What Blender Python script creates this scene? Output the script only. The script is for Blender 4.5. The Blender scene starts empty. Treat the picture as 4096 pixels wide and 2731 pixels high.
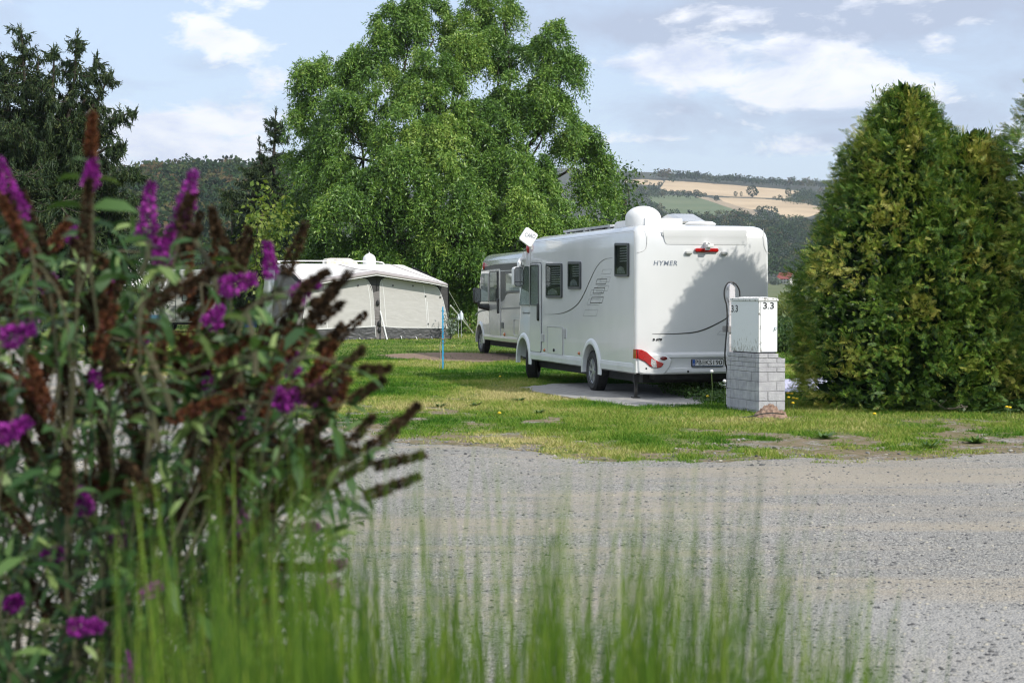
import bpy, math, random
import numpy as np
from mathutils import Vector, Matrix

# ---------------------------------------------------------------- camera, sky, sun, exposure
SC = bpy.context.scene
COL = SC.collection
F = 7073.0            # focal length in photo pixels (photo 4096 x 2731)
CAMH = 1.67
PITCH = math.atan((1365.5 - 1178.0) / F)
cam_d = bpy.data.cameras.new("camera")
cam = bpy.data.objects.new("camera", cam_d)
COL.objects.link(cam)
cam.location = (0, 0, CAMH)
cam.rotation_euler = (math.pi / 2 - PITCH, 0, 0)
cam_d.sensor_width = 36.0
cam_d.lens = F * 36.0 / 4096.0
cam_d.clip_start = 0.05
cam_d.clip_end = 12000
cam_d.dof.use_dof = True
cam_d.dof.focus_distance = 27.0
cam_d.dof.aperture_fstop = 5.6
SC.camera = cam

SUN_EL = math.radians(38.0)
SUN_DIR = Vector((0.719 * math.cos(SUN_EL), -0.695 * math.cos(SUN_EL), math.sin(SUN_EL)))  # towards the sun
SC.view_settings.view_transform = 'Standard'
SC.view_settings.look = 'None'
SC.view_settings.exposure = 0.0
SC.view_settings.gamma = 1.0
SC.view_settings.use_curve_mapping = False
SC.cycles.use_denoising = True
SC.cycles.filter_width = 1.15
SC.cycles.max_bounces = 8
SC.cycles.transparent_max_bounces = 8
SC.cycles.diffuse_bounces = 3

world = bpy.data.worlds.new("World")
SC.world = world
world.use_nodes = True

def build_world():
    nt = world.node_tree
    nt.nodes.clear()
    N = nt.nodes; L = nt.links
    out = N.new('ShaderNodeOutputWorld')
    bg = N.new('ShaderNodeBackground'); bg.inputs['Strength'].default_value = 0.153
    sky = N.new('ShaderNodeTexSky'); sky.sky_type = 'NISHITA'; sky.sun_disc = False
    sky.sun_elevation = SUN_EL; sky.sun_rotation = math.atan2(SUN_DIR.x, SUN_DIR.y)
    sky.air_density = 1.0; sky.dust_density = 0.6; sky.ozone_density = 1.0
    tc = N.new('ShaderNodeTexCoord')
    sep = N.new('ShaderNodeSeparateXYZ'); L.new(tc.outputs['Generated'], sep.inputs[0])

    def M(op, a, b=None, c=None, clamp=False):
        n = N.new('ShaderNodeMath'); n.operation = op; n.use_clamp = clamp
        for i, v in enumerate((a, b, c)):
            if v is None: continue
            if isinstance(v, (int, float)): n.inputs[i].default_value = v
            else: L.new(v, n.inputs[i])
        return n.outputs[0]
    az = M('ARCTAN2', sep.outputs[0], sep.outputs[1])          # bearing, 0 = straight ahead
    el = M('ARCSINE', sep.outputs[2])
    comb = N.new('ShaderNodeCombineXYZ')
    L.new(M('MULTIPLY', az, 7.0), comb.inputs[0]); L.new(M('MULTIPLY', el, 17.0), comb.inputs[1])
    def noise(scale, det, rough, seed, dist=0.0):
        n = N.new('ShaderNodeTexNoise'); n.noise_dimensions = '4D'
        n.inputs['W'].default_value = seed
        n.inputs['Scale'].default_value = scale; n.inputs['Detail'].default_value = det
        n.inputs['Roughness'].default_value = rough; n.inputs['Distortion'].default_value = dist
        L.new(comb.outputs[0], n.inputs['Vector'])
        return n.outputs[0]
    nz = noise(1.3, 7, 0.58, 3.7, 0.25)
    nb = noise(3.6, 8, 0.62, 8.1, 0.4)
    nz2 = noise(1.9, 7, 0.6, 21.3, 0.4)
    # where cloud banks sit in this sky: (bearing deg, elevation deg, half width, half height, amount)
    def banks(lst):
        acc = None
        for (a0, e0, wa, we, k) in lst:
            da = M('DIVIDE', M('SUBTRACT', az, math.radians(a0)), math.radians(wa))
            de = M('DIVIDE', M('SUBTRACT', el, math.radians(e0)), math.radians(we))
            g = M('MULTIPLY', M('EXPONENT', M('MULTIPLY', M('ADD', M('MULTIPLY', da, da), M('MULTIPLY', de, de)), -1.0)), k)
            acc = g if acc is None else M('ADD', acc, g)
        return acc
    def B(x, y, w, h, k):
        return (math.degrees(math.atan((x - 2048) / F)), math.degrees(math.atan((1178 - y) / F)), w / F * 57.3, h / F * 57.3, k)
    white = banks([B(640, 550, 380, 125, .85), B(900, 190, 190, 110, .34), B(2700, 270, 170, 95, .60), B(3150, 330, 440, 120, .72),
                   B(3500, 330, 330, 120, .34), B(2500, 560, 300, 60, .30), B(3100, 620, 420, 60, .30), B(2950, 200, 300, 60, .2),
                   B(950, 700, 300, 70, .34)])
    grey = banks([B(3500, 60, 900, 150, .80), B(2560, 120, 420, 90, .45), B(3100, 560, 700, 85, .38), B(3950, 420, 300, 160, .40),
                  B(2900, 450, 700, 70, .35), B(840, 275, 260, 55, .34), B(1150, 440, 330, 50, .2), B(120, 200, 260, 100, .25),
                  B(30, 420, 300, 160, .2)])
    high = M('MULTIPLY', M('SUBTRACT', el, 0.26), 1.4, clamp=True)      # extra unseen cloud overhead, added to brighten and warm the fill light
    wv = M('ADD', M('MULTIPLY', M('SUBTRACT', nz, 0.5), 2.0), M('MULTIPLY', M('SUBTRACT', nb, 0.5), 1.5))
    wmask = M('MULTIPLY', M('SUBTRACT', M('ADD', M('ADD', wv, M('MULTIPLY', high, 0.6)), M('MULTIPLY', white, 1.0)), 0.15), 4.0, clamp=True)
    gmask = M('MULTIPLY', M('SUBTRACT', M('ADD', M('ADD', M('MULTIPLY', M('SUBTRACT', nz2, 0.5), 1.5), 0.5), grey), 0.62), 2.2, clamp=True)
    mg = N.new('ShaderNodeMix'); mg.data_type = 'RGBA'
    mw = N.new('ShaderNodeMix'); mw.data_type = 'RGBA'
    base = N.new('ShaderNodeMix'); base.data_type = 'RGBA'
    base.inputs[0].default_value = 0.62
    L.new(sky.outputs[0], base.inputs[6]); base.inputs[7].default_value = (4.7, 5.55, 7.15, 1)   # thin high veil
    L.new(M('MULTIPLY', gmask, 0.85), mg.inputs[0]); L.new(base.outputs[2], mg.inputs[6]); mg.inputs[7].default_value = (3.35, 3.85, 4.95, 1)
    L.new(M('MULTIPLY', wmask, 0.9), mw.inputs[0]); L.new(mg.outputs[2], mw.inputs[6])
    wc = N.new('ShaderNodeMix'); wc.data_type = 'RGBA'; L.new(M('MULTIPLY', M('SUBTRACT', nz2, 0.46), 5.0, clamp=True), wc.inputs[0]); wc.inputs[6].default_value = (7.6, 7.65, 7.9, 1); wc.inputs[7].default_value = (4.9, 5.4, 6.6, 1); L.new(wc.outputs[2], mw.inputs[7])
    L.new(mw.outputs[2], bg.inputs['Color'])
    L.new(bg.outputs[0], out.inputs['Surface'])
build_world()

sun_d = bpy.data.lights.new("sun", 'SUN')
sun_d.energy = 4.1; sun_d.angle = math.radians(0.55); sun_d.color = (1.0, 0.955, 0.88)
sun = bpy.data.objects.new("sun", sun_d); COL.objects.link(sun)
sun.rotation_euler = SUN_DIR.to_track_quat('Z', 'Y').to_euler()
sun.location = (20, -20, 30)

# ---------------------------------------------------------------- helpers
rng = np.random.default_rng(7)
random.seed(7)

def ray(x, y):
    u = (x - 2048.0) / F; v = (1365.5 - y) / F
    c, s = math.cos(PITCH), math.sin(PITCH)
    return np.array([u, c + v * s, -s + v * c])
def P(x, y, Y):
    r = ray(x, y); t = Y / r[1]
    return np.array([r[0] * t, Y, CAMH + r[2] * t])
def G(x, y, z=0.0):
    r = ray(x, y); t = (z - CAMH) / r[2]
    return np.array([r[0] * t, r[1] * t, z])

def tag(o, label=None, cat=None, group=None, kind=None):
    if label: o['label'] = label
    if cat: o['category'] = cat
    if group: o['group'] = group
    if kind: o['kind'] = kind
    return o
def empty(name, loc=(0, 0, 0), rz=0.0, label=None, cat=None, group=None):
    o = bpy.data.objects.new(name, None); COL.objects.link(o)
    o.location = loc; o.rotation_euler = (0, 0, rz); o.empty_display_size = 0.2
    return tag(o, label, cat, group)
def link(name, me, m, parent=None):
    o = bpy.data.objects.new(name, me); COL.objects.link(o)
    if m is not None:
        for mm in (m if isinstance(m, (list, tuple)) else [m]): me.materials.append(mm)
    if parent is not None: o.parent = parent
    return o
def copy_tree(o, parent=None):
    c = o.copy(); COL.objects.link(c)
    if parent is not None: c.parent = parent
    for ch in o.children: copy_tree(ch, c)
    return c
def np_mesh(name, V, faces, tone=None, smooth=False):
    """V (n,3); faces: list of int arrays (k, sides)"""
    me = bpy.data.meshes.new(name)
    V = np.asarray(V, dtype=np.float32)
    me.vertices.add(len(V)); me.vertices.foreach_set('co', V.ravel())
    nl = sum(f.size for f in faces); nf = sum(len(f) for f in faces)
    me.loops.add(nl); me.polygons.add(nf)
    me.loops.foreach_set('vertex_index', np.concatenate([f.ravel() for f in faces]).astype(np.int32))
    tot = np.concatenate([np.full(len(f), f.shape[1]) for f in faces])
    st = np.concatenate([[0], np.cumsum(tot)[:-1]])
    me.polygons.foreach_set('loop_start', st.astype(np.int32))
    me.polygons.foreach_set('loop_total', tot.astype(np.int32))
    if smooth: me.polygons.foreach_set('use_smooth', np.ones(nf, dtype=bool))
    if tone is not None:
        a = me.attributes.new('tone', 'FLOAT', 'FACE')
        a.data.foreach_set('value', np.asarray(tone, dtype=np.float32))
    me.update(calc_edges=True)
    return me

class MB:
    """collects solid pieces; build() links them as ONE mesh object"""
    def __init__(s, M=None):
        s.v = []; s.f = []; s.mi = []; s.M = M; s.cur = 0
    def add(s, pts, faces):
        b = len(s.v)
        for p in pts:
            p = (float(p[0]), float(p[1]), float(p[2]))
            s.v.append(tuple(s.M @ Vector(p)) if s.M is not None else p)
        for f in faces:
            s.f.append([b + i for i in f]); s.mi.append(s.cur)
        return s
    def box(s, a, b):
        x0, y0, z0 = a; x1, y1, z1 = b
        return s.add([(x0,y0,z0),(x1,y0,z0),(x1,y1,z0),(x0,y1,z0),(x0,y0,z1),(x1,y0,z1),(x1,y1,z1),(x0,y1,z1)],
              [(0,3,2,1),(4,5,6,7),(0,1,5,4),(1,2,6,5),(2,3,7,6),(3,0,4,7)])
    def prism(s, poly, w0, w1, chamfer=0.0, inset=None):
        """poly in (u,v), extruded along w"""
        n = len(poly); A = sum(poly[i][0]*poly[(i+1)%n][1]-poly[(i+1)%n][0]*poly[i][1] for i in range(n))
        if A < 0: poly = poly[::-1]
        if chamfer > 0:
            inn = offset_poly(poly, -chamfer)
            pts = [(u,v,w0) for u,v in poly] + [(u,v,w1-chamfer) for u,v in poly] + [(u,v,w1) for u,v in inn]
            fs = [tuple(range(n))[::-1], tuple(range(2*n,3*n))]
            for k in (0,1):
                for i in range(n):
                    j=(i+1)%n; fs.append((k*n+i,k*n+j,(k+1)*n+j,(k+1)*n+i))
        else:
            pts = [(u,v,w0) for u,v in poly] + [(u,v,w1) for u,v in poly]
            fs = [tuple(range(n))[::-1], tuple(range(n,2*n))]
            for i in range(n):
                j=(i+1)%n; fs.append((i,j,n+j,n+i))
        return s.add(pts, fs)
    def ring(s, outer, inner, w0, w1):
        n = len(outer)
        pts = [(u,v,w0) for u,v in outer]+[(u,v,w1) for u,v in outer]+[(u,v,w1) for u,v in inner]+[(u,v,w0) for u,v in inner]
        fs = []
        for k in range(3):
            for i in range(n):
                j=(i+1)%n; fs.append((k*n+i,k*n+j,(k+1)*n+j,(k+1)*n+i))
        for i in range(n):
            j=(i+1)%n; fs.append((3*n+i,3*n+j,j,i))
        return s.add(pts, fs)
    def ribbon(s, pts, widths, w, t=0.002, closed=False):
        n = len(pts); P2=[]; 
        for i in range(n):
            a = pts[(i-1)%n] if (closed or i>0) else pts[i]; b = pts[(i+1)%n] if (closed or i<n-1) else pts[i]
            dx,dy=b[0]-a[0],b[1]-a[1]; l=math.hypot(dx,dy) or 1; nx,ny=-dy/l,dx/l
            h=(widths[i] if hasattr(widths,'__len__') else widths)/2
            P2.append(((pts[i][0]+nx*h,pts[i][1]+ny*h),(pts[i][0]-nx*h,pts[i][1]-ny*h)))
        vs=[]; 
        for a,b in P2: vs += [(a[0],a[1],w+t),(b[0],b[1],w+t),(a[0],a[1],w),(b[0],b[1],w)]
        fs=[]
        for i in range(n if closed else n-1):
            j=(i+1)%n; fs += [(4*i,4*i+1,4*j+1,4*j),(4*i+2,4*j+2,4*j+3,4*i+3),(4*i,4*j,4*j+2,4*i+2),(4*i+1,4*i+3,4*j+3,4*j+1)]
        return s.add(vs, fs)
    def tube(s, pts, r, n=8, cap=True):
        pts=[Vector(p) for p in pts]; m=len(pts); vs=[]; up=None
        for i in range(m):
            d=(pts[min(i+1,m-1)]-pts[max(i-1,0)]); d.normalize()
            if up is None:
                up=Vector((0,0,1)) if abs(d.z)<.9 else Vector((1,0,0))
            x=d.cross(up); 
            if x.length<1e-5: x=d.cross(Vector((0,1,0)))
            x.normalize(); y=x.cross(d); up=y
            rr=r[i] if hasattr(r,'__len__') else r
            for k in range(n):
                a=2*math.pi*k/n; vs.append(tuple(pts[i]+x*(rr*math.cos(a))+y*(rr*math.sin(a))))
        fs=[]
        for i in range(m-1):
            for k in range(n):
                l=(k+1)%n; fs.append((i*n+k,i*n+l,(i+1)*n+l,(i+1)*n+k))
        if cap: fs += [tuple(range(n))[::-1], tuple(range((m-1)*n,m*n))]
        return s.add(vs, fs)
    def lathe(s, prof, n=32, c=(0,0,0), axis='z', close=False):
        """prof list of (r, h)"""
        vs=[]
        for r,h in prof:
            for k in range(n):
                a=2*math.pi*k/n; x,y=r*math.cos(a),r*math.sin(a)
                if axis=='z': vs.append((c[0]+x,c[1]+y,c[2]+h))
                elif axis=='x': vs.append((c[0]+h,c[1]+x,c[2]+y))
                else: vs.append((c[0]+y,c[1]+h,c[2]+x))
        m=len(prof); fs=[]
        for i in range(m if close else m-1):
            i2=(i+1)%m
            for k in range(n):
                l=(k+1)%n; fs.append((i*n+k,i*n+l,i2*n+l,i2*n+k))
        if not close:
            if prof[0][0]>1e-4: fs.append(tuple(range(n))[::-1])
            if prof[-1][0]>1e-4: fs.append(tuple(range((m-1)*n,m*n)))
        return s.add(vs, fs)
    def ellipsoid(s, c, r, nu=16, nv=10, h0=-1.0):
        prof=[]
        for i in range(nv+1):
            t=math.asin(h0)+(math.pi/2-math.asin(h0))*i/nv; prof.append((math.cos(t),math.sin(t)))
        b=len(s.v); vs=[]
        for rr,h in prof:
            for k in range(nu):
                a=2*math.pi*k/nu; vs.append((c[0]+r[0]*rr*math.cos(a),c[1]+r[1]*rr*math.sin(a),c[2]+r[2]*h))
        fs=[(i*nu+k,i*nu+(k+1)%nu,(i+1)*nu+(k+1)%nu,(i+1)*nu+k) for i in range(nv) for k in range(nu)]
        fs.append(tuple(range(nu))[::-1])
        return s.add(vs, fs)
    def build(s, name, m, parent=None, smooth=None, label=None):
        me = bpy.data.meshes.new(name); me.from_pydata(s.v, [], s.f); me.validate()
        if any(s.mi): me.polygons.foreach_set('material_index', s.mi[:len(me.polygons)])
        import bmesh
        bm=bmesh.new(); bm.from_mesh(me); bmesh.ops.remove_doubles(bm,verts=bm.verts,dist=1e-5)
        bmesh.ops.recalc_face_normals(bm,faces=bm.faces); bm.to_mesh(me); bm.free()
        if smooth is not None:
            me.shade_smooth(); me.set_sharp_from_angle(angle=math.radians(smooth))
        o = link(name, me, m, parent)
        if label: o['label']=label
        return o

def offset_poly(poly, d):
    n=len(poly); out=[]
    for i in range(n):
        p0,p1,p2=poly[i-1],poly[i],poly[(i+1)%n]
        def nrm(a,b):
            dx,dy=b[0]-a[0],b[1]-a[1]; l=math.hypot(dx,dy) or 1; return (dy/l,-dx/l)
        n1,n2=nrm(p0,p1),nrm(p1,p2); mx,my=n1[0]+n2[0],n1[1]+n2[1]; l=math.hypot(mx,my) or 1
        mx/=l; my/=l; c=max(.35,mx*n1[0]+my*n1[1]); out.append((p1[0]+mx*d/c,p1[1]+my*d/c))
    return out
def rrect(u0, v0, u1, v1, r, n=4):
    if u0>u1: u0,u1=u1,u0
    if v0>v1: v0,v1=v1,v0
    r=min(r,(u1-u0)/2.01,(v1-v0)/2.01); out=[]
    for cx,cy,a0 in ((u1-r,v0+r,-90),(u1-r,v1-r,0),(u0+r,v1-r,90),(u0+r,v0+r,180)):
        for k in range(n+1):
            a=math.radians(a0+90*k/n); out.append((cx+r*math.cos(a),cy+r*math.sin(a)))
    return out
def rpoly(pts, r, n=4):
    out=[]; m=len(pts)
    for i in range(m):
        a,b,c=[Vector((*pts[j%m],0)) for j in (i-1,i,i+1)]
        d1=(a-b); d2=(c-b); rr=min(r,d1.length/2.1,d2.length/2.1); p=b+d1.normalized()*rr; q=b+d2.normalized()*rr
        for k in range(n+1):
            t=k/n; w=p*(1-t)**2+b*2*t*(1-t)+q*t*t; out.append((w.x,w.y))
    return out
def smooth_line(pts, n=5):
    out=[]
    for i in range(len(pts)-1):
        p=[np.array(pts[max(i-1,0)]),np.array(pts[i]),np.array(pts[i+1]),np.array(pts[min(i+2,len(pts)-1)])]
        for k in range(n):
            t=k/n
            out.append(tuple(.5*((2*p[1])+(-p[0]+p[2])*t+(2*p[0]-5*p[1]+4*p[2]-p[3])*t*t+(-p[0]+3*p[1]-3*p[2]+p[3])*t**3)))
    out.append(tuple(pts[-1])); return out

def text_obj(name, txt, box, frame, w, m, parent, shear=0.0, bold=0.0, thick=0.002, space=1.0):
    """box (u0,v0,u1,v1) in the frame's plane"""
    cu=bpy.data.curves.new(name,'FONT'); cu.body=txt; cu.size=1; cu.shear=shear; cu.offset=bold; cu.extrude=0.02; cu.resolution_u=4; cu.space_character=space
    t=bpy.data.objects.new(name,cu); COL.objects.link(t)
    dg=bpy.context.evaluated_depsgraph_get(); me=bpy.data.meshes.new_from_object(t.evaluated_get(dg))
    bpy.data.objects.remove(t); bpy.data.curves.remove(cu)
    n=len(me.vertices); co=np.empty(n*3,dtype=np.float32); me.vertices.foreach_get('co',co); co=co.reshape(-1,3)
    mn,mx=co.min(0),co.max(0); u0,v0,u1,v1=box
    co[:,0]=u0+(co[:,0]-mn[0])/(mx[0]-mn[0])*(u1-u0); co[:,1]=v0+(co[:,1]-mn[1])/(mx[1]-mn[1])*(v1-v0)
    co[:,2]=w+(co[:,2]-mn[2])/(mx[2]-mn[2])*thick
    Mn=np.array(frame) if frame is not None else np.eye(4)
    co=co@Mn[:3,:3].T+Mn[:3,3]
    me.vertices.foreach_set('co',co.astype(np.float32).ravel()); me.materials.clear(); me.update()
    return link(name, me, m, parent)

# ---- value noise in numpy
def vnoise(x, y, seed=0):
    xi=np.floor(x).astype(np.int64); yi=np.floor(y).astype(np.int64); xf=x-xi; yf=y-yi
    def h(a,b):
        n=(a*374761393+b*668265263+seed*1442695041)&0x7fffffff; n=((n^(n>>13))*1274126177)&0x7fffffff
        return ((n^(n>>16))&0xffff)/65535.0
    u=xf*xf*(3-2*xf); v=yf*yf*(3-2*yf)
    return (h(xi,yi)*(1-u)+h(xi+1,yi)*u)*(1-v)+(h(xi,yi+1)*(1-u)+h(xi+1,yi+1)*u)*v
def fbm(x, y, seed=0, oct=4):
    x=np.asarray(x,float); y=np.asarray(y,float); s=0; a=.5; t=0
    for i in range(oct): s=s+a*vnoise(x,y,seed+i*17); t+=a; a*=.5; x=x*2.03+3.1; y=y*2.03+1.7
    return s/t

# ---- leaves
def unit(v): return v/np.maximum(np.linalg.norm(v,axis=-1,keepdims=True),1e-9)
def rand_unit(n): return unit(rng.normal(size=(n,3)))
def rhombs(Pt, D, S, L, W, mid=.45):
    L=np.asarray(L).reshape(-1,1); W=np.asarray(W).reshape(-1,1)
    n=len(Pt); V=np.empty((n,4,3))
    V[:,0]=Pt; V[:,1]=Pt+D*L*mid+S*W*.5; V[:,2]=Pt+D*L; V[:,3]=Pt+D*L*mid-S*W*.5
    return V.reshape(-1,3), np.arange(n*4).reshape(n,4)
def perp(D, R): return unit(np.cross(D, R))

# ---------------------------------------------------------------- materials
def newmat(name):
    m=bpy.data.materials.new(name); m.use_nodes=True; nt=m.node_tree; b=nt.nodes['Principled BSDF']; return m,nt,b
def rgba(c): return (c[0],c[1],c[2],1.0)
def pm(name, c1, c2=None, scale=5.0, rough=.5, metal=0.0, bump=0.0, bscale=40.0, coat=0.0, detail=5, contrast=None, spec=.5, coords='Object', rough2=None):
    m,nt,b=newmat(name); N=nt.nodes; L=nt.links
    b.inputs['Base Color'].default_value=rgba(c1); b.inputs['Roughness'].default_value=rough; b.inputs['Metallic'].default_value=metal
    b.inputs['Coat Weight'].default_value=coat; b.inputs['Coat Roughness'].default_value=.08; b.inputs['Specular IOR Level'].default_value=spec
    tc=N.new('ShaderNodeTexCoord')
    if c2 is not None:
        n=N.new('ShaderNodeTexNoise'); n.inputs['Scale'].default_value=scale; n.inputs['Detail'].default_value=detail; L.new(tc.outputs[coords],n.inputs['Vector'])
        r=N.new('ShaderNodeValToRGB'); lo,hi=contrast or (.35,.65)
        r.color_ramp.elements[0].position=lo; r.color_ramp.elements[1].position=hi
        r.color_ramp.elements[0].color=rgba(c1); r.color_ramp.elements[1].color=rgba(c2)
        L.new(n.outputs[0],r.inputs[0]); L.new(r.outputs[0],b.inputs['Base Color'])
        if rough2 is not None:
            mr=N.new('ShaderNodeMapRange'); mr.inputs[1].default_value=lo; mr.inputs[2].default_value=hi; mr.inputs[3].default_value=rough; mr.inputs[4].default_value=rough2
            L.new(n.outputs[0],mr.inputs[0]); L.new(mr.outputs[0],b.inputs['Roughness'])
    if bump>0:
        n2=N.new('ShaderNodeTexNoise'); n2.inputs['Scale'].default_value=bscale; n2.inputs['Detail'].default_value=6; L.new(tc.outputs[coords],n2.inputs['Vector'])
        bp=N.new('ShaderNodeBump'); bp.inputs['Strength'].default_value=bump; bp.inputs['Distance'].default_value=.01
        L.new(n2.outputs[0],bp.inputs['Height']); L.new(bp.outputs[0],b.inputs['Normal'])
    return m
def leafmat(name, cols, trans=.3, rough=.5, spec=.3, pos=None, tcol=1.6):
    """cols: colours over the leaf's own 'tone' attribute"""
    m,nt,b=newmat(name); N=nt.nodes; L=nt.links
    at=N.new('ShaderNodeAttribute'); at.attribute_name='tone'
    r=N.new('ShaderNodeValToRGB'); n=len(cols)
    while len(r.color_ramp.elements)<n: r.color_ramp.elements.new(.5)
    for i,c in enumerate(cols):
        r.color_ramp.elements[i].position=(pos[i] if pos else i/(n-1)); r.color_ramp.elements[i].color=rgba(c)
    L.new(at.outputs['Fac'],r.inputs[0]); L.new(r.outputs[0],b.inputs['Base Color'])
    b.inputs['Roughness'].default_value=rough; b.inputs['Specular IOR Level'].default_value=spec
    if trans>0:
        t=N.new('ShaderNodeBsdfTranslucent'); mx=N.new('ShaderNodeMixShader'); mx.inputs[0].default_value=trans
        hs=N.new('ShaderNodeMix'); hs.data_type='RGBA'; hs.blend_type='MULTIPLY'; hs.inputs[0].default_value=1.0
        hs.inputs[7].default_value=(tcol,tcol*1.0,tcol*.45,1); L.new(r.outputs[0],hs.inputs[6]); L.new(hs.outputs[2],t.inputs['Color'])
        L.new(b.outputs[0],mx.inputs[1]); L.new(t.outputs[0],mx.inputs[2]); L.new(mx.outputs[0],N['Material Output'].inputs['Surface'])
    return m
def glassmat(name, tint=(.5,.55,.55), refl=.12):
    m,nt,b=newmat(name); N=nt.nodes; L=nt.links; N.remove(b)
    tr=N.new('ShaderNodeBsdfTransparent'); tr.inputs[0].default_value=rgba(tint)
    gl=N.new('ShaderNodeBsdfGlossy'); gl.inputs['Roughness'].default_value=.03; gl.inputs[0].default_value=(.9,.95,.95,1)
    lw=N.new('ShaderNodeLayerWeight'); lw.inputs[0].default_value=.5
    fr=N.new('ShaderNodeMath'); fr.operation='POWER'; fr.inputs[1].default_value=3.0; L.new(lw.outputs['Facing'],fr.inputs[0])
    f2=N.new('ShaderNodeMath'); f2.operation='MULTIPLY'; f2.inputs[1].default_value=.55; L.new(fr.outputs[0],f2.inputs[0]); fr=f2
    ad=N.new('ShaderNodeMath'); ad.operation='ADD'; ad.inputs[1].default_value=refl; ad.use_clamp=True
    mx=N.new('ShaderNodeMixShader'); L.new(fr.outputs[0],ad.inputs[0]); L.new(ad.outputs[0],mx.inputs[0])
    L.new(tr.outputs[0],mx.inputs[1]); L.new(gl.outputs[0],mx.inputs[2]); L.new(mx.outputs[0],N['Material Output'].inputs['Surface'])
    return m

MT=dict(
 white=pm('white_paint',(.70,.705,.70),(.65,.66,.65),1.2,.22,coat=.6),
 white_plastic=pm('white_plastic',(.80,.80,.79),(.72,.72,.70),3,.4),
 offwhite=pm('aged_white_plastic',(.72,.70,.64),(.60,.54,.42),9,.5),
 skirt=pm('painted_skirt',(.74,.76,.75),(.66,.675,.66),2,.28,coat=.4),
 seam=pm('joint_sealant',(.42,.42,.40),(.50,.50,.47),6,.6),
 greige=pm('silver_paint',(.50,.51,.48),(.56,.57,.545),1.0,.2,metal=.2,coat=.7),
 darkband=pm('graphite_film',(.035,.036,.036),(.045,.047,.047),2,.45,coat=.1),
 stripe=pm('dark_decal',(.05,.05,.045),(.06,.06,.05),5,.35),
 stripe2=pm('fine_grey_decal',(.16,.17,.17),(.18,.18,.18),5,.4),
 logo=pm('grey_decal',(.17,.20,.24),(.19,.22,.26),5,.4),
 rubber=pm('rubber',(.02,.02,.02),(.03,.03,.028),12,.75,bump=.2,bscale=60),
 black=pm('black_plastic',(.018,.018,.018),(.028,.028,.028),9,.4),
 chassis=pm('chassis_black',(.015,.015,.015),(.03,.028,.025),7,.8),
 frame=pm('window_frame_grey',(.06,.065,.07),(.075,.08,.085),9,.4),
 alu=pm('aluminium',(.52,.53,.54),(.60,.61,.62),6,.35,metal=.7),
 rim=pm('alloy_rim',(.55,.56,.57),(.45,.46,.47),8,.3,metal=.75),
 steel=pm('galvanised_steel',(.40,.45,.48),(.52,.56,.58),40,.45,metal=.6),
 pane=glassmat('window_glass',(.88,.91,.90),.07),
 inside=pm('dark_window_backing',(.035,.036,.036),(.05,.05,.048),3,.8),
 blind=pm('blind_grey',(.42,.425,.42),(.5,.5,.49),3,.6),
 curtain=pm('pale_curtain_reflection',(.75,.77,.77),(.60,.62,.62),14,.8),
 fold_reflection=pm('grey_curtain_reflection',(.20,.21,.21),(.32,.33,.33),14,.8),
 red=pm('red_lens',(.45,.012,.012),(.30,.006,.006),60,.12,coat=1.0),
 redd=pm('dark_red_lens',(.14,.01,.012),None,60,.2,coat=1.0),
 clear=pm('clear_lens',(.55,.54,.53),(.25,.25,.26),60,.15,coat=1.0),
 amber=pm('amber_lens',(.55,.17,.03),(.42,.12,.02),60,.2,coat=1.0),
 grey_plastic=pm('grey_plastic',(.40,.41,.39),(.46,.46,.44),9,.5),
 plate=pm('number_plate',(.72,.72,.70),None,1,.35),
 plate_blue=pm('plate_blue',(.02,.09,.36),None,1,.35),
 solar=pm('solar_cell',(.03,.04,.07),(.05,.06,.10),20,.15,coat=.8),
)
# ---------------------------------------------------------------- the place, in metres
# ================================================================= motorhomes
FR_SIDE = Matrix(((0,0,-1,0),(-1,0,0,0),(0,1,0,0),(0,0,0,1)))    # u -> -y, v -> z, w -> -x
FR_REAR = Matrix(((1,0,0,0),(0,0,-1,0),(0,1,0,0),(0,0,0,1)))     # u -> x,  v -> z, w -> -y
def proj_fns(root_loc, ang):
    c, s = math.cos(ang), math.sin(ang)
    ex = np.array([c, s, 0]); ey = np.array([-s, c, 0]); o = np.array(root_loc, float)
    def side(x, y, off=0.0):                  # pixel ray met with the plane x_local = off -> (u=-y_local, v)
        r = ray(x, y); p0 = np.array([0, 0, CAMH]) - o
        t = (off - p0 @ ex) / (r @ ex); q = p0 + r * t
        return (-(q @ ey), q[2])
    def rear(x, y, off=0.0):
        r = ray(x, y); p0 = np.array([0, 0, CAMH]) - o
        t = (off - p0 @ ey) / (r @ ey); q = p0 + r * t
        return (q @ ex, q[2])
    return side, rear

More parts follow.
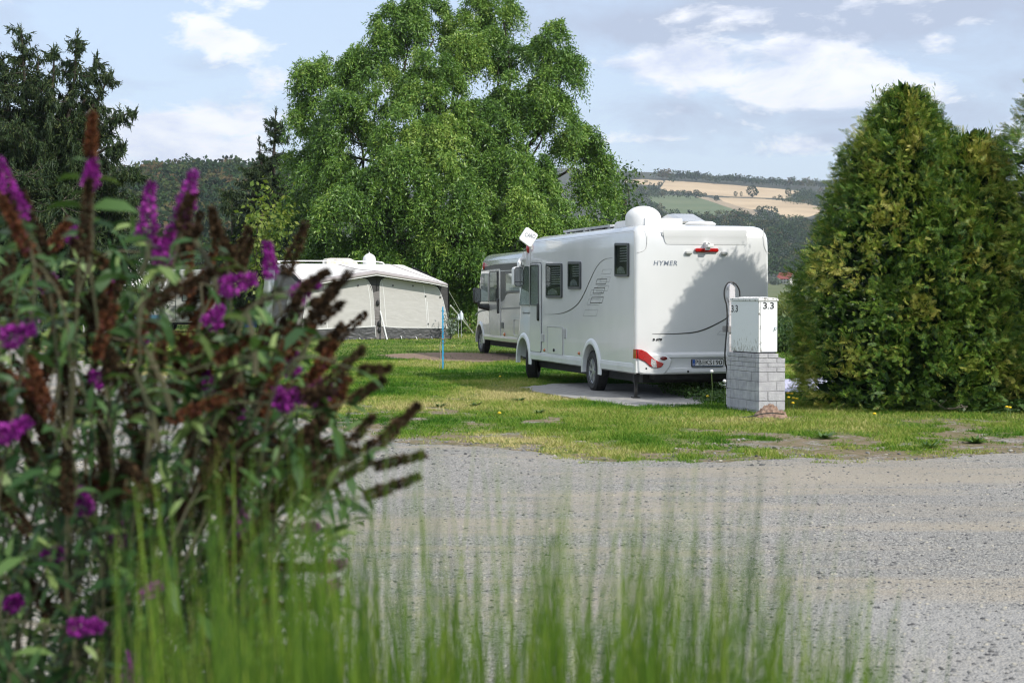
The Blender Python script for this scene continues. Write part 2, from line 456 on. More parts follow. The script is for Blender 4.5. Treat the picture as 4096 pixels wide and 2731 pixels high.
def make_shell(W):
    def outline(x0, x1, y0, y1, rr, rf, bulge):
        pts = []
        n = 7
        for cx, cy, a0, r in ((x0+rr, y0+rr, 180, rr), (x1-rr, y0+rr, 270, rr), (x1-rf, y1-rf, 0, rf), (x0+rf, y1-rf, 90, rf)):
            for k in range(n):
                a = math.radians(a0 + 90*k/(n-1)); pts.append([cx+r*math.cos(a), cy+r*math.sin(a)])
            if a0 == 0:      # curved nose between the two front corners
                for k in range(1, 6): pts.append([x1-rf-(x1-x0-2*rf)*k/6, y1])
        for p in pts:
            if p[1] > y1-rf-.01:
                t = (p[0]-(x0+x1)/2)/((x1-x0)/2); p[1] += bulge*(1-t*t) - bulge*.25
        return pts
    #        z     inset  rear-y  front-y  rr   rf
    lay = [(.41, .05, .03, 7.55, .05, .30), (.45, .015, .0, 7.66, .06, .32), (.57, .0, .0, 7.70, .06, .32), (.90, .0, .0, 7.69, .06, .32),
           (1.36, .0, .0, 7.58, .06, .30), (1.89, .0, .0, 7.36, .06, .28), (2.30, .0, .0, 7.15, .07, .28), (2.45, .0, .005, 7.03, .08, .28),
           (2.58, .002, .012, 6.90, .10, .26), (2.65, .012, .03, 6.80, .12, .26), (2.71, .035, .06, 6.68, .14, .26), (2.755, .075, .11, 6.53, .15, .26), (2.785, .14, .2, 6.3, .16, .26), (2.797, .26, .4, 5.9, .18, .26)]
    mb = MB(); n = None; vs = []
    for z, i, y0, y1, rr, rf in lay:
        o = outline(i, W-i, y0, y1, rr, rf, .10); n = len(o); vs += [(p[0], p[1], z) for p in o]
    fs = [tuple(range(n))[::-1], tuple(range((len(lay)-1)*n, len(lay)*n))]
    for k in range(len(lay)-1):
        for i in range(n):
            j = (i+1) % n; fs.append((k*n+i, k*n+j, (k+1)*n+j, (k+1)*n+i))
    return vs, fs

def cut_arches(vs, fs, W, centres, r, m, name, parent):
    me = bpy.data.meshes.new(name); me.from_pydata(vs, [], fs); ob = bpy.data.objects.new(name, me); COL.objects.link(ob)
    cut = MB()
    for s, rr in centres:
        for (a, b) in ((-.2, .42), (W-.42, W+.2)):
            prof = []
            for k in range(25):
                t = math.pi*k/24; prof.append((s+rr*math.cos(t), .36+rr*math.sin(t)))
            prof += [(s-rr, .1), (s+rr, .1)]
            n = len(prof)
            cut.add([(a, p[0], p[1]) for p in prof]+[(b, p[0], p[1]) for p in prof],
                    [tuple(range(n)), tuple(range(n, 2*n))[::-1]]+[(i, n+i, n+(i+1) % n, (i+1) % n) for i in range(n)])
    cm = bpy.data.meshes.new('cut'); cm.from_pydata(cut.v, [], cut.f)
    import bmesh
    for q in (me, cm):
        bm = bmesh.new(); bm.from_mesh(q); bmesh.ops.recalc_face_normals(bm, faces=bm.faces); bm.to_mesh(q); bm.free()
    co = bpy.data.objects.new('cut', cm); COL.objects.link(co)
    md = ob.modifiers.new('b', 'BOOLEAN'); md.object = co; md.operation = 'DIFFERENCE'; md.solver = 'EXACT'
    dg = bpy.context.evaluated_depsgraph_get(); dg.update()
    res = bpy.data.meshes.new_from_object(ob.evaluated_get(dg))
    bpy.data.objects.remove(ob); bpy.data.objects.remove(co); bpy.data.meshes.remove(cm)
    res.materials.clear(); res.shade_smooth(); res.set_sharp_from_angle(angle=math.radians(35))
    return link(name, res, m, parent)

def make_wheel(parent, loc, steer, spokes, rimmat=None):
    """wheel whose outer face points to -x"""
    R, w = .345, .215
    ty = MB()
    ty.lathe([(.215, -w/2+.02), (.235, -w/2), (.30, -w/2-.004), (.33, -w/2+.018), (R, -w/2+.045), (R, w/2-.045), (.33, w/2-.018), (.30, w/2), (.22, w/2), (.21, 0)], 40, axis='x', close=True)
    for k in range(44):      # tread blocks
        a = 2*math.pi*k/44
        for (a0, a1) in ((-.085, -.045), (-.03, .03), (.045, .085)):
            c, s = math.cos(a), math.sin(a); t = .016
            pts = []
            for x in (a0, a1):
                for q, rr in ((-t, R-.004), (t, R-.004), (t, R+.006), (-t, R+.006)):
                    pts.append((x, rr*c - q*s, rr*s + q*c))
            ty.add(pts, [(0,1,2,3),(7,6,5,4),(0,4,5,1),(1,5,6,2),(2,6,7,3),(3,7,4,0)])
    o = ty.build('wheel', MT['rubber'], parent, smooth=30); o.location = loc; o.rotation_euler = (0, 0, steer)
    r = MB()
    r.lathe([(.222, -w/2+.004), (.222, -w/2+.02), (.205, -w/2+.03), (.200, -w/2+.07), (.200, 0), (.218, .02), (.226, 0)], 36, axis='x', close=True)
    r.lathe([(.055, -.085), (.06, -.08), (.062, -.04), (.0, -.04)], 20, axis='x')
    r.lathe([(.0, -.088), (.055, -.085)], 20, axis='x')
    for k in range(spokes):
        a = 2*math.pi*k/spokes + .2
        for da in ((-.1, .1) if spokes <= 6 else (0,)):
            b = a+da; c, s = math.cos(b), math.sin(b); hw = .017
            pts = []
            for rr, x0, x1, h in ((.045, -.084, -.05, hw*1.2), (.204, -.095, -.06, hw*.9)):
                for q, x in ((-h, x1), (-h*.7, x0), (h*.7, x0), (h, x1)):
                    pts.append((x, rr*c-q*s, rr*s+q*c))
            r.add(pts, [(0,1,2,3),(7,6,5,4),(0,4,5,1),(1,5,6,2),(2,6,7,3),(3,7,4,0)])
    r.build('rim', rimmat or MT['rim'], o, smooth=40)
    h = MB(); h.lathe([(.0, -.03), (.198, -.03), (.198, -.01), (0, -.01)], 28, axis='x')
    h.build('brake_disc', MT['chassis'], o)
    return o

def window(parent, poly, kind='blind', thick=.022, fw=.035, frame='frame', M=FR_SIDE, name='window'):
    outer = rpoly(poly, .055); inner = offset_poly(outer, -fw) if poly_area(outer) > 0 else offset_poly(outer, fw)
    fr = MB(M); fr.ring(outer, inner, .0, thick); wo = fr.build(name, MT[frame], parent, smooth=50)
    bk = MB(M); bk.prism(inner, .001, .004); bk.build('dark_backing', MT['inside'], wo)  # dark sheet behind the glass, the cabin's shade put into its colour
    us = [p[0] for p in inner]; vs = [p[1] for p in inner]; u0, u1, v0, v1 = min(us), max(us), min(vs), max(vs)
    if kind == 'blind':
        b = MB(M); n = int((v1-v0)*.6/.042)
        for k in range(n):
            v = v1-.05-k*.042
            b.box((u0+(u1-u0)*.30, v-.011, .006), (u1-.012, v+.005, .010))
        b.build('blind', MT['blind'], wo)
        b = MB(M)     # pale shape standing in for the reflection along the foot of the pane
        b.prism([(u0+.02, v0+.015), (u0+(u1-u0)*.75, v0+.015), (u0+(u1-u0)*.62, v0+.10), (u0+(u1-u0)*.35, v0+.14), (u0+.05, v0+.09)], .006, .010)
        b.build('sill_reflection', MT['fold_reflection'], wo)
    elif kind in ('curtain', 'curtain_reflection_low'):
        top = v1-.01 if kind == 'curtain' else v0+(v1-v0)*.48
        for nm, m_, a, bb, t0, t1 in (('curtain', 'fold_reflection', u0+.008, u1-.008, v0+.01, v1-.01), ('lower_curtain', 'curtain', u0+.008, u1-.02, v0+.012, v0+(v1-v0)*.46)):  # grey and pale pleats stand in for reflections on the pane
            c = MB(M); n = 26; pts = []; 
            for k in range(n+1):
                u = a+(bb-a)*k/n; w = .0095+.003*math.sin(k*1.9)+(.003 if nm[0] == 'l' else 0)
                tt = t1 - (.10*(k/n) if nm[0] == 'l' else 0)
                pts += [(u, t0, w-.003 if False else w), (u, tt, w)]
            c.add(pts, [(2*k, 2*k+2, 2*k+3, 2*k+1) for k in range(n)])
            c.build(nm, MT[m_], wo, smooth=60)
    g = MB(M); g.prism(inner, thick-.006, thick-.003); g.build('glass', MT['pane'], wo)
    return wo
def poly_area(p): return sum(p[i][0]*p[(i+1) % len(p)][1]-p[(i+1) % len(p)][0]*p[i][1] for i in range(len(p)))

def make_motorhome(name, loc, ang, label, style, W=2.30):
    root = empty(name, loc, ang, label, 'motorhome')
    side, rear = proj_fns(loc, ang)
    one = style == 1
    if one: q = lambda x, y: (1850+x*.59524, 800+y*.59524)
    else:   q = lambda x, y: (1850+x*.44643, 950+y*.44643)
    S = lambda x, y, off=0.0: side(*q(x, y), off)
    Rr = lambda x, y, off=0.0: rear(*q(x, y), off)
    paint = MT['white'] if one else MT['greige']
    SF, SR = 7.02, (2.40 if one else 1.7)
    vs, fs = make_shell(W)
    body = cut_arches(vs, fs, W, ((SF, .46), (SR, .46)), .46, paint, 'body', root)
    # wheel arch flares (proud rings)
    for s0 in (SF, SR):
        for xs, M_ in ((0, FR_SIDE), (W, None)):
            a = MB(); outp, inp = [], []
            for k in range(29):
                t = math.radians(-6+192*k/28)
                outp.append((s0+.60*math.cos(t)*1.0, .36+.555*math.sin(t))); inp.append((s0+.455*math.cos(t), .36+.455*math.sin(t)))
            if s0 == SF: outp = [(min(p[0], 7.66), p[1]) for p in outp]
            sg = -1 if xs == 0 else 1; n = len(outp); pts = []
            for o_, i_ in zip(outp, inp):
                m_ = ((o_[0]*.35+i_[0]*.65), (o_[1]*.35+i_[1]*.65))
                pts += [(xs+sg*.001, o_[0], o_[1]), (xs+sg*.018, (o_[0]*.85+i_[0]*.15), (o_[1]*.85+i_[1]*.15)), (xs+sg*.03, m_[0], m_[1]), (xs+sg*.026, i_[0], i_[1]), (xs-sg*.05, i_[0], i_[1])]
            fs2 = [(5*k+j, 5*(k+1)+j, 5*(k+1)+j+1, 5*k+j+1) for k in range(n-1) for j in range(4)]
            a.add(pts, fs2); a.build('wheel_arch', MT['skirt'] if one else MT['greige'], root, smooth=50)
    # skirts between the arches
    for xs in (0, W):
        sg = -1 if xs == 0 else 1
        a = MB()
        for y0, y1 in ((.02, SR-.585), (SR+.585, SF-.585)):
            prof = [(xs+sg*.002, .565), (xs+sg*.016, .558), (xs+sg*.024, .50), (xs+sg*.018, .42), (xs-sg*.03, .395), (xs-sg*.03, .565)]
            n = 6
            a.add([(p[0], y0, p[1]) for p in prof]+[(p[0], y1, p[1]) for p in prof], [(0,1,2,3,4,5), (11,10,9,8,7,6)]+[(i, 6+i, 6+(i+1) % 6, (i+1) % 6) for i in range(6)])
        a.build('skirt', MT['skirt'] if one else MT['greige'], root)
    # chassis below
    c = MB(); c.box((.25, .35, .24), (W-.25, 7.0, .405)); c.box((.4, SF-.2, .3), (W-.4, SF+.2, .38))
    c.tube([(.1, SR, .34), (W-.1, SR, .34)], .055); c.tube([(.1, SF, .34), (W-.1, SF, .34)], .045)
    c.box((.7, 3.2, .2), (1.5, 5.4, .3)); c.box((.35, .08, .30), (W-.35, .34, .43))
    c.build('chassis', MT['chassis'], root)
    st = math.radians(-24) if one else math.radians(3)
    sp = 6 if one else 8
    for x, s_, z in ((.15, SF, 0), (.15, SR, 0)):
        make_wheel(root, (x+(.05 if s_ == SF and one else 0), s_+(.0 if s_ == SF and one else .13), .345), st if s_ == SF else 0, sp)
    for s_ in (SF, SR):
        w = make_wheel(root, (W-.15, s_, .345), math.pi+(st if s_ == SF else 0), sp)
    # roof edge seams
    sm = MB(FR_SIDE)
    if one:
        line = [S(438, 304), S(446, 292), S(458, 286), S(600, 270), S(800, 247.5), S(1000, 225), S(1142, 208.5), S(1158, 213), S(1164, 232), S(1164, 350), S(1163, 600), S(1160, 1000), S(1158, 1104)]
        sm.ribbon([(min(a,-.035), b) for a, b in line], .007, .0, .004)
        sm.ribbon([S(446, 1021), S(600, 1038), S(790, 1057)], .006, .001, .003)
        sm.ribbon([S(456, 300, 0), S(457, 415), S(457, 1010)], .006, .0, .004)
        sm.ribbon([S(385, 712), S(457, 713)], .006, 0, .004)
    else:
        sm.ribbon([S(168, 302), S(185, 225), S(205, 214), S(560, 184), S(900, 150)], .007, .0, .004)
        sm.ribbon([S(240, 292), S(240, 888)], .006, 0, .004); sm.ribbon([S(240, 890), S(540, 893)], .006, 0, .004)
    sm.build('seam', MT['seam'], root)
    if one:
        # ---------------- left side
        def door(x0, y0, x1, y1, wx0, wy0, wx1, wy1):
            a, b = S(x0, y1), S(x1, y0)
            op = rrect(a[0], a[1], b[0], b[1], .07)
            d = MB(FR_SIDE); d.prism(op, .0, .016, chamfer=.005); do = d.build('door', paint, root)
            g = MB(FR_SIDE); g.ring(offset_poly(op, .014), offset_poly(op, .002), .0, .012); g.build('door_seal', MT['frame'], do)
            a, b = S(wx0, wy1), S(wx1, wy0)
            window(do, [(a[0], a[1]), (b[0], a[1]), (b[0], b[1]), (a[0], b[1])], 'curtain', .034, .014, name='door_window')
            return do
        do = door(459, 424, 530, 1014, 464, 434, 518, 708)
        h = MB(FR_SIDE); a = S(517, 752); h.prism(rrect(a[0]-.045, a[1]-.17, a[0]+.045, a[1]+.17, .045), .014, .05, chamfer=.012); h.build('handle', MT['black'], do, smooth=40)
        window(root, [S(385, 709), S(455, 711), S(455, 443), S(420, 443)], 'curtain', .02, .012, frame='seam', name='cab_window')
        for (x0, y0, x1, y1, kd) in ((569, 426, 673, 658, 'blind'), (717, 414, 799, 599, 'blind'), (1032, 289, 1122, 516, 'blind')):
            window(root, [S(x0, y1), S(x1, y1), S(x1, y0), S(x0, y0)], kd, .034, .042)
        a, b = S(572, 1032), S(677, 853); hp = rrect(a[0], a[1], b[0], b[1], .05)
        h = MB(FR_SIDE); h.prism(offset_poly(hp, -.012), .0, .010, chamfer=.004); ho = h.build('storage_hatch', paint, root)
        g = MB(FR_SIDE); g.ring(hp, offset_poly(hp, -.012), .0, .016); g.build('hatch_frame', MT['grey_plastic'], ho)
        g = MB(FR_SIDE); a = S(620, 1008); g.lathe([(.028, 0), (.028, .02), (.02, .026), (0, .026)], 16, (a[0], a[1], .01)); a=S(690,898)
        g.build('lock', MT['black'], ho)
        g = MB(FR_SIDE); g.prism(rrect(a[0]-.035, a[1]-.09, a[0]+.035, a[1]+.09, .03), .001, .03, chamfer=.008); g.build('catch', MT['grey_plastic'], ho)
        g = MB(FR_SIDE); a, b = S(532, 950), S(549, 901); g.prism(rrect(a[0], a[1], b[0], b[1], .01), .001, .02, chamfer=.004); g.build('socket_cover', MT['grey_plastic'], root)
        for x, y in ((553, 1008), (785, 1029)):
            a = S(x, y); g = MB(FR_SIDE); g.ellipsoid((a[0], a[1], .01), (.042, .03, .022)); g.build('side_marker', MT['amber'], root, smooth=50)
        a = S(441, 323); g = MB(FR_SIDE); g.ellipsoid((a[0]+.03, a[1], -.002), (.05, .105, .05)); g.build('marker_light', MT['red'], root, smooth=50)
        # stripe swoosh
        pts = smooth_line([S(*p) for p in ((552, 768), (620, 767), (680, 757), (730, 735), (770, 703), (800, 662), (830, 602), (860, 533), (895, 462), (930, 416), (965, 396), (1007, 389))], 6)
        n = len(pts); wd = [.004+.022*math.sin(math.pi*min(1, k/(n-1)*1.05))**1.3 for k in range(n)]
        g = MB(FR_SIDE); g.ribbon(pts, wd, .001, .002); g.build('swoosh_stripe', MT['stripe'], root)
        g = MB(FR_SIDE); th = MB(FR_SIDE)
        for (x0, y0, x1, y1, bold) in ((935, 467, 1003, 498, 0), (896, 533, 972, 566, 1), (923, 520, 995, 552, 0), (876, 590, 958, 627, 1), (901, 577, 984, 612, 0), (856, 603, 940, 640, 0), (858, 654, 948, 692, 1), (836, 667, 928, 706, 0), (812, 737, 912, 780, 0)):
            sl = (y1-y0)*.3
            pp = [S(x0, y1), S(x1-sl, y1-1.5), S(x1, y0-1.5), S(x0+sl, y0)]
            (g if bold else th).ribbon(pp, .013 if bold else .005, .001 if bold else .0012, .0015 if bold else .001, closed=True)
        g.build('box_decal', MT['stripe'], root); th.build('fine_box_decal', MT['stripe2'], root)
        a, b = S(405, 767), S(452, 752); text_obj('lettering', 'Hymermobil', (a[0], a[1], b[0], b[1]), FR_SIDE, .002, MT['stripe2'], root, .2, .01)
        # mirror on its arm
        mo = -.30
        c_ = side(*q(379, 513), mo); u, v = c_
        g = MB(FR_SIDE); g.M = FR_SIDE
        mb = MB(); mx, my = mo, -u
        mirror_pts = rrect(-.10, -.205, .10, .185, .06)
        Mm = Matrix.Translation((mx, my, v)) @ Matrix.Rotation(math.radians(8), 4, 'Z') @ FR_REAR
        mb = MB(Mm); mb.prism(mirror_pts, -.13, .0, chamfer=.02); mo_ = mb.build('mirror', MT['white_plastic'], root, smooth=50)
        mb = MB(Mm); mb.ring(offset_poly(mirror_pts, -.006), offset_poly(mirror_pts, -.018), -.004, .008); mb.box((-.08, -.11, -.002), (.08, -.098, .008)); mb.build('mirror_edge', MT['black'], mo_)
        mb = MB(Mm); mb.prism(offset_poly(mirror_pts, -.018), -.004, .003); mb.build('mirror_glass', pm('mirror_glass', (.35, .36, .36), (.26, .27, .27), 3, .12, metal=.8), mo_)
        br = S(432, 395)
        mb = MB(FR_SIDE); mb.box((br[0]-.10, br[1]-.14, 0), (br[0]+.06, br[1]+.14, .03)); mb.box((br[0]-.09, br[1]-.12, .03), (br[0]-.02, br[1]+.12, .07)); mb.build('mirror_bracket', MT['white_plastic'], root)
        mb = MB(); p0 = Vector((-.05, -br[0]+.06, br[1]-.02)); p3 = Vector((mx+.02, my+.06, v+.20))
        pts = [p0, p0.lerp(p3, .3)+Vector((-.03, .02, .04)), p0.lerp(p3, .65)+Vector((-.02, .02, .03)), p3+Vector((0, 0, .06)), p3+Vector((0, 0, -.04))]
        mb.tube(smooth_line([tuple(p) for p in pts], 5), [.04, ]*21, 12); mb.build('mirror_arm', MT['white_plastic'], root, smooth=60)
        # ---------------- rear
        R = Rr
        sp_ = [R(1337, 178, -.0), R(1905, 186), R(1912, 292), R(1900, 305), R(1368, 297), R(1356, 280), R(1350, 240)]
        zt, zm, zb = 2.585, R(1600, 243)[1], R(1600, 301)[1]
        u0, u1 = R(1340, 200)[0], R(1908, 200)[0]
        g = MB(FR_REAR)
        U = lambda k, a, b: a+(b-a)*k
        rows = [(zt+.085, -.022, u0, u1), (zt+.03, -.004, u0+.005, u1), (zm+.10, .014, u0+.012, u1), (zm, .022, u0+.03, u1+.005), (zm-.012, .016, u0+.033, u1+.005), (zb+.05, .003, u0+.05, u1+.006), (zb+.01, .001, u0+.075, u1-.02), (zb, -.004, u0+.12, u1-.06)]
        pts = []; nn = 12; rows = [(z_, w_*.45+.001, a, b) for z_, w_, a, b in rows]
        for z_, w_, a, b in rows:
            for k in range(nn+1): pts.append((a+(b-a)*k/nn, z_, w_))
        g.add(pts, [(r_*(nn+1)+k, r_*(nn+1)+k+1, (r_+1)*(nn+1)+k+1, (r_+1)*(nn+1)+k) for r_ in range(len(rows)-1) for k in range(nn)])
        g.build('spoiler_panel', MT['white'], root, smooth=30)
        # corner caps: seam lines of the moulded roof corners
        for cpts in ([R(1240, 180), R(1240, 250), R(1236, 310), R(1222, 337), R(1195, 350), R(1172, 351)], [R(2022, 190), R(2024, 260), R(2028, 310), R(2042, 345), R(2064, 361)]):
            g = MB(FR_REAR); g.ribbon(smooth_line(cpts, 4), .007, .001, .003); g.build('corner_cap_seam', MT['seam'], root)
        # high brake light, camera, marker lamps
        a, b = R(1557, 350), R(1716, 325)
        g = MB(FR_REAR); g.prism(rrect(a[0], a[1], b[0], b[1], .03), .0, .05, chamfer=.012); g.build('brake_light', MT['red'], root, smooth=40)
        g = MB(FR_REAR); a, b = R(1622, 321), R(1663, 298); g.prism(rrect(a[0], a[1], b[0], b[1], .012), .09, .18, chamfer=.008)
        a = R(1637, 330); g.box((a[0]-.035, a[1]-.02, .0), (a[0]+.035, a[1]+.11, .095)); co_ = g.build('rear_camera', MT['white_plastic'], root)
        g = MB(FR_REAR); a = R(1637, 296); g.tube([(a[0], a[1]-.03, .06), (a[0], a[1]+.01, .08), (a[0]+.01, a[1], .12)], .012); g.build('cable', MT['black'], co_)
        for (x0, x1, y0, y1) in ((1494, 1539, 344, 366), (1734, 1778, 347, 369)):
            a, b = R(x0, y1), R(x1, y0); g = MB(FR_REAR); g.prism(rrect(a[0], a[1], b[0], b[1], .02), 0, .055, chamfer=.014); g.build('marker_lamp', MT['grey_plastic'], root, smooth=40)
        a, b = R(1283, 440), R(1443, 409); text_obj('maker_lettering', 'HYMER', (a[0], a[1], b[0], b[1]), FR_REAR, .002, MT['logo'], root, .18, .016, space=1.16)
        a, b = R(1278, 945), R(1339, 929); text_obj('model_lettering', 'B 678', (a[0], a[1], b[0], b[1]), FR_REAR, .001, MT['black'], root, .1, .03, .01)
        pts = smooth_line([R(*p) for p in ((1275, 900), (1380, 900), (1480, 896), (1560, 888), (1630, 868), (1700, 836), (1775, 793), (1830, 740), (1870, 690))], 5); n = len(pts)
        g = MB(FR_REAR); g.ribbon(pts, [.005+.016*math.sin(math.pi*k/(n-1))**.9 for k in range(n)], .001, .002); g.build('rear_stripe', MT['stripe'], root)
        g = MB(FR_REAR)
        for (x0, y0, x1, y1) in ((1712, 882, 1800, 903), (1742, 849, 1810, 868)):
            g.ribbon([R(x0, y1), R(x1, y1), R(x1+10, y0), R(x0+18, y0)], .005, .001, .001, closed=True)
        g.build('rear_box_decal', MT['stripe2'], root)
        # bumper
        zr = R(1500, 1036)[1]; zr2 = R(1500, 1060)[1]; z3 = R(1500, 1136)[1]; z4 = R(1500, 1166)[1]
        prof = [(0.0, zr+.035), (-.035, zr+.02), (-.075, zr-.005), (-.08, zr2+.015), (-.055, zr2), (-.04, (zr2+z3)/2), (-.05, z3+.03), (-.085, z3+.01), (-.088, z4+.03), (-.06, z4), (.05, z4-.01), (.05, zr)]
        g = MB(); n = len(prof); xa, xb = .10, W-.10
        g.add([(xa, *p) for p in prof]+[(xb, *p) for p in prof], [tuple(range(n)), tuple(range(n, 2*n))[::-1]]+[(i, n+i, n+(i+1) % n, (i+1) % n) for i in range(n)])
        bo = g.build('rear_bumper', MT['white'], root, smooth=25)
        cp = [R(*p) for p in ((1163, 1040), (1215, 1040), (1262, 1037), (1300, 1033), (1360, 1046), (1393, 1070), (1391, 1092), (1376, 1130), (1343, 1170), (1260, 1171), (1200, 1168), (1168, 1160))]
        lp = [R(*p) for p in ((1162, 1000), (1190, 1004), (1224, 1020), (1250, 1045), (1276, 1070), (1310, 1086), (1337, 1096), (1327, 1114), (1312, 1124), (1290, 1127), (1245, 1117), (1212, 1086), (1162, 1063))]
        cl = [R(*p) for p in ((1252, 1062), (1283, 1079), (1289, 1124), (1262, 1120), (1248, 1100))]
        ov = R(1338, 1062)
        for mir in (0, 1):
            mm = (lambda ps: [(W-u, v) for u, v in ps][::-1]) if mir else (lambda ps: ps)
            g = MB(FR_REAR); g.prism(rpoly(mm(cp), .03), .0, .105, chamfer=.02)
            x_ = -.012 if not mir else W-.052
            g.M = None; g.box((x_, -.08, .42), (x_+.062, .10, .66)) ; g.M = FR_REAR
            g.build('bumper_corner', MT['white'], root, smooth=30)
            g = MB(FR_REAR); g.prism(rpoly(mm(lp), .012, 2), .0, .128, chamfer=.012); lo = g.build('tail_lamp', MT['red'], root, smooth=40)
            x_ = -.014 if not mir else W-.02
            g = MB(); g.box((x_, -.10, R(1162, 1063)[1]), (x_+.034, .045, R(1162, 1002)[1])); g.build('side_lens', MT['red'], lo)
            g = MB(FR_REAR); g.prism(mm(cl), .10, .131); g.build('clear_lens', MT['clear'], lo)
            o_ = (W-ov[0], ov[1]) if mir else ov
            g = MB(FR_REAR); g.ellipsoid((o_[0], o_[1], .105), (.062, .032, .015)); g.build('reflector', MT['redd'], root, smooth=60)
        for x, y in ((1221, 1130), (1502, 1150)):
            a = R(x, y); g = MB(FR_REAR); g.lathe([(.016, .08), (.016, .108), (0, .108)], 12, (a[0], a[1], 0)); g.build('parking_sensor', MT['black'], bo)
        # number plate
        a, b = R(1529, 1119), R(1740, 1066)
        g = MB(FR_REAR); g.prism(rrect(a[0], a[1], b[0], b[1], .008), .04, .085); po = g.build('number_plate', MT['black'], root)
        a2, b2 = R(1533, 1111), R(1736, 1069)
        g = MB(FR_REAR); g.prism(rrect(a2[0], a2[1], b2[0], b2[1], .006), .085, .0865); g.build('plate_face', MT['plate'], po)
        g = MB(FR_REAR); b3 = R(1550, 1069); g.prism([(a2[0]+.002, a2[1]+.002), (b3[0], a2[1]+.002), (b3[0], b2[1]-.002), (a2[0]+.002, b2[1]-.002)], .0866, .0875)
        g.build('plate_band', MT['plate_blue'], po)
        g = MB(FR_REAR); c1 = R(1535, 1117); c2 = R(1735, 1112.5); g.prism([(c1[0], c1[1]), (c2[0], c1[1]), (c2[0], c2[1]), (c1[0], c2[1])], .085, .0862); g.build('plate_holder_strip', pm('holder_blue', (.35, .42, .55), (.12, .2, .4), 60, .4), po)
        for t_, x0, x1 in (('PB', 1553, 1594), ('KS', 1621, 1663), ('190', 1673, 1731)):
            a, b = R(x0, 1106), R(x1, 1073); text_obj('plate_letters', t_, (a[0], a[1], b[0], b[1]), FR_REAR, .0868, MT['black'], po, 0, .012, .001)
        a, b = R(1537, 1106), R(1546, 1096); text_obj('plate_letters', 'D', (a[0], a[1], b[0], b[1]), FR_REAR, .0877, MT['plate'], po, 0, 0, .001)
        for y, m_ in ((1082, 'seam'), (1097, 'grey_plastic')):
            a = R(1607, y); g = MB(FR_REAR); g.lathe([(.030, .0868), (.030, .089), (0, .089)], 16, (a[0], a[1], 0)); g.build('plate_seal', MT[m_], po)
        # jacks
        for x in (R(1188, 1200)[0], W-.35):
            g = MB(); g.box((x-.022, .16, .03), (x+.022, .21, .42)); g.box((x-.06, .12, .006), (x+.06, .25, .022)); g.box((x-.036, .14, .25), (x+.036, .23, .42)); g.build('jack', MT['chassis'], root)
        # ---------------- roof
        zt = 2.79
        dx = (R(1118, 165, .7)[0]+R(1347, 165, .7)[0])/2; dr = abs(R(1347, 165, .7)[0]-R(1118, 165, .7)[0])/2
        g = MB(); g.lathe([(dr*.93, zt-.02), (dr, zt+.04), (dr*1.0, zt+.14)]+[(dr*math.cos(t), zt+.14+.20*math.sin(t)) for t in [i*math.pi/2/8 for i in range(1, 9)]], 40, (dx, .85, 0)); g.build('satellite_dome', MT['white_plastic'], root, smooth=50)
        # raised roof light behind the dome
        x0 = R(1372, 150, 1.3)[0]; x1 = R(1598, 150, 1.3)[0]
        g = MB(); g.box((x0, 1.0, zt), (x1-.05, 1.65, zt+.05)); rl = g.build('roof_light', MT['white_plastic'], root)
        Mx = Matrix.Translation((0, 1.62, zt+.20)) @ Matrix.Rotation(math.radians(12), 4, 'X')
        g = MB(Mx); n = 8; 
        pts = [(x0+.0, -.62, -.09), (x0+.05, -.62, -.02), (x0+.12, -.62, .02), (x0+.22, -.62, .035), (x1-.02, -.62, .035), (x1, -.62, .02), (x1, -.62, .0), (x0+.22, -.62, .0), (x0+.14, -.62, -.015)]
        m_ = len(pts); g.add(pts+[(p[0], .0, p[2]+.02) for p in pts], [tuple(range(m_)), tuple(range(m_, 2*m_))[::-1]]+[(i, m_+i, m_+(i+1) % m_, (i+1) % m_) for i in range(m_)])
        g.build('tinted_lid', pm('smoked_acrylic', (.30, .30, .28), (.42, .42, .40), 3, .12, coat=1), rl)
        xs_ = (R(1500, 155, 1.0)[0]+R(1628, 155, 1.0)[0])/2
        g = MB(); g.lathe([(.20, zt+.0), (.25, zt+.03), (.26, zt+.05), (.20, zt+.085), (0, zt+.10)], 28, (xs_, .75, 0)); g.build('roof_vent', MT['white_plastic'], root, smooth=40)
        # solar panels and white vent box, towards the front
        y0, y1 = -S(892, 190)[0], -S(580, 222)[0]
        for (ya, yb) in ((y0+.05, (y0+y1)/2-.03), ((y0+y1)/2+.03, y1)):
            g = MB(); g.box((.28, ya, zt+.045), (1.0, yb, zt+.085)); g.box((.30, ya+.1, zt-.01), (.36, ya+.2, zt+.045)); g.box((.30, yb-.2, zt-.01), (.36, yb-.1, zt+.045)); so = g.build('solar_panel', MT['alu'], root)
            g = MB(); g.box((.30, ya+.02, zt+.085), (.98, yb-.02, zt+.088)); g.build('cells', MT['solar'], so)
        ya, yb = -S(1090, 180)[0], -S(885, 190)[0]
        g = MB(Matrix(((0,0,1,0),(1,0,0,0),(0,1,0,0),(0,0,0,1))))   # (u,v,w)->(x=w,y=u,z=v)
        g.prism([(ya, zt), (yb, zt), (yb, zt+.05), (yb-.10, zt+.11), (yb-.2, zt+.13), (ya, zt+.13)], .35, 1.0, chamfer=.02); g.build('roof_box', MT['white_plastic'], root)
        # flat aerial standing up at the front of the roof
        sq = [(378, 262), (432, 178), (512, 235), (458, 322)]
        lo = 5.9
        pr = [rear(*q(x, y), lo) for x, y in sq]
        Mt = Matrix.Translation((0, lo, 0)) @ FR_REAR
        g = MB(Mt); g.prism(rpoly(pr, .05), -.04, .0, chamfer=.008); ao = g.build('flat_aerial', MT['white_plastic'], root)
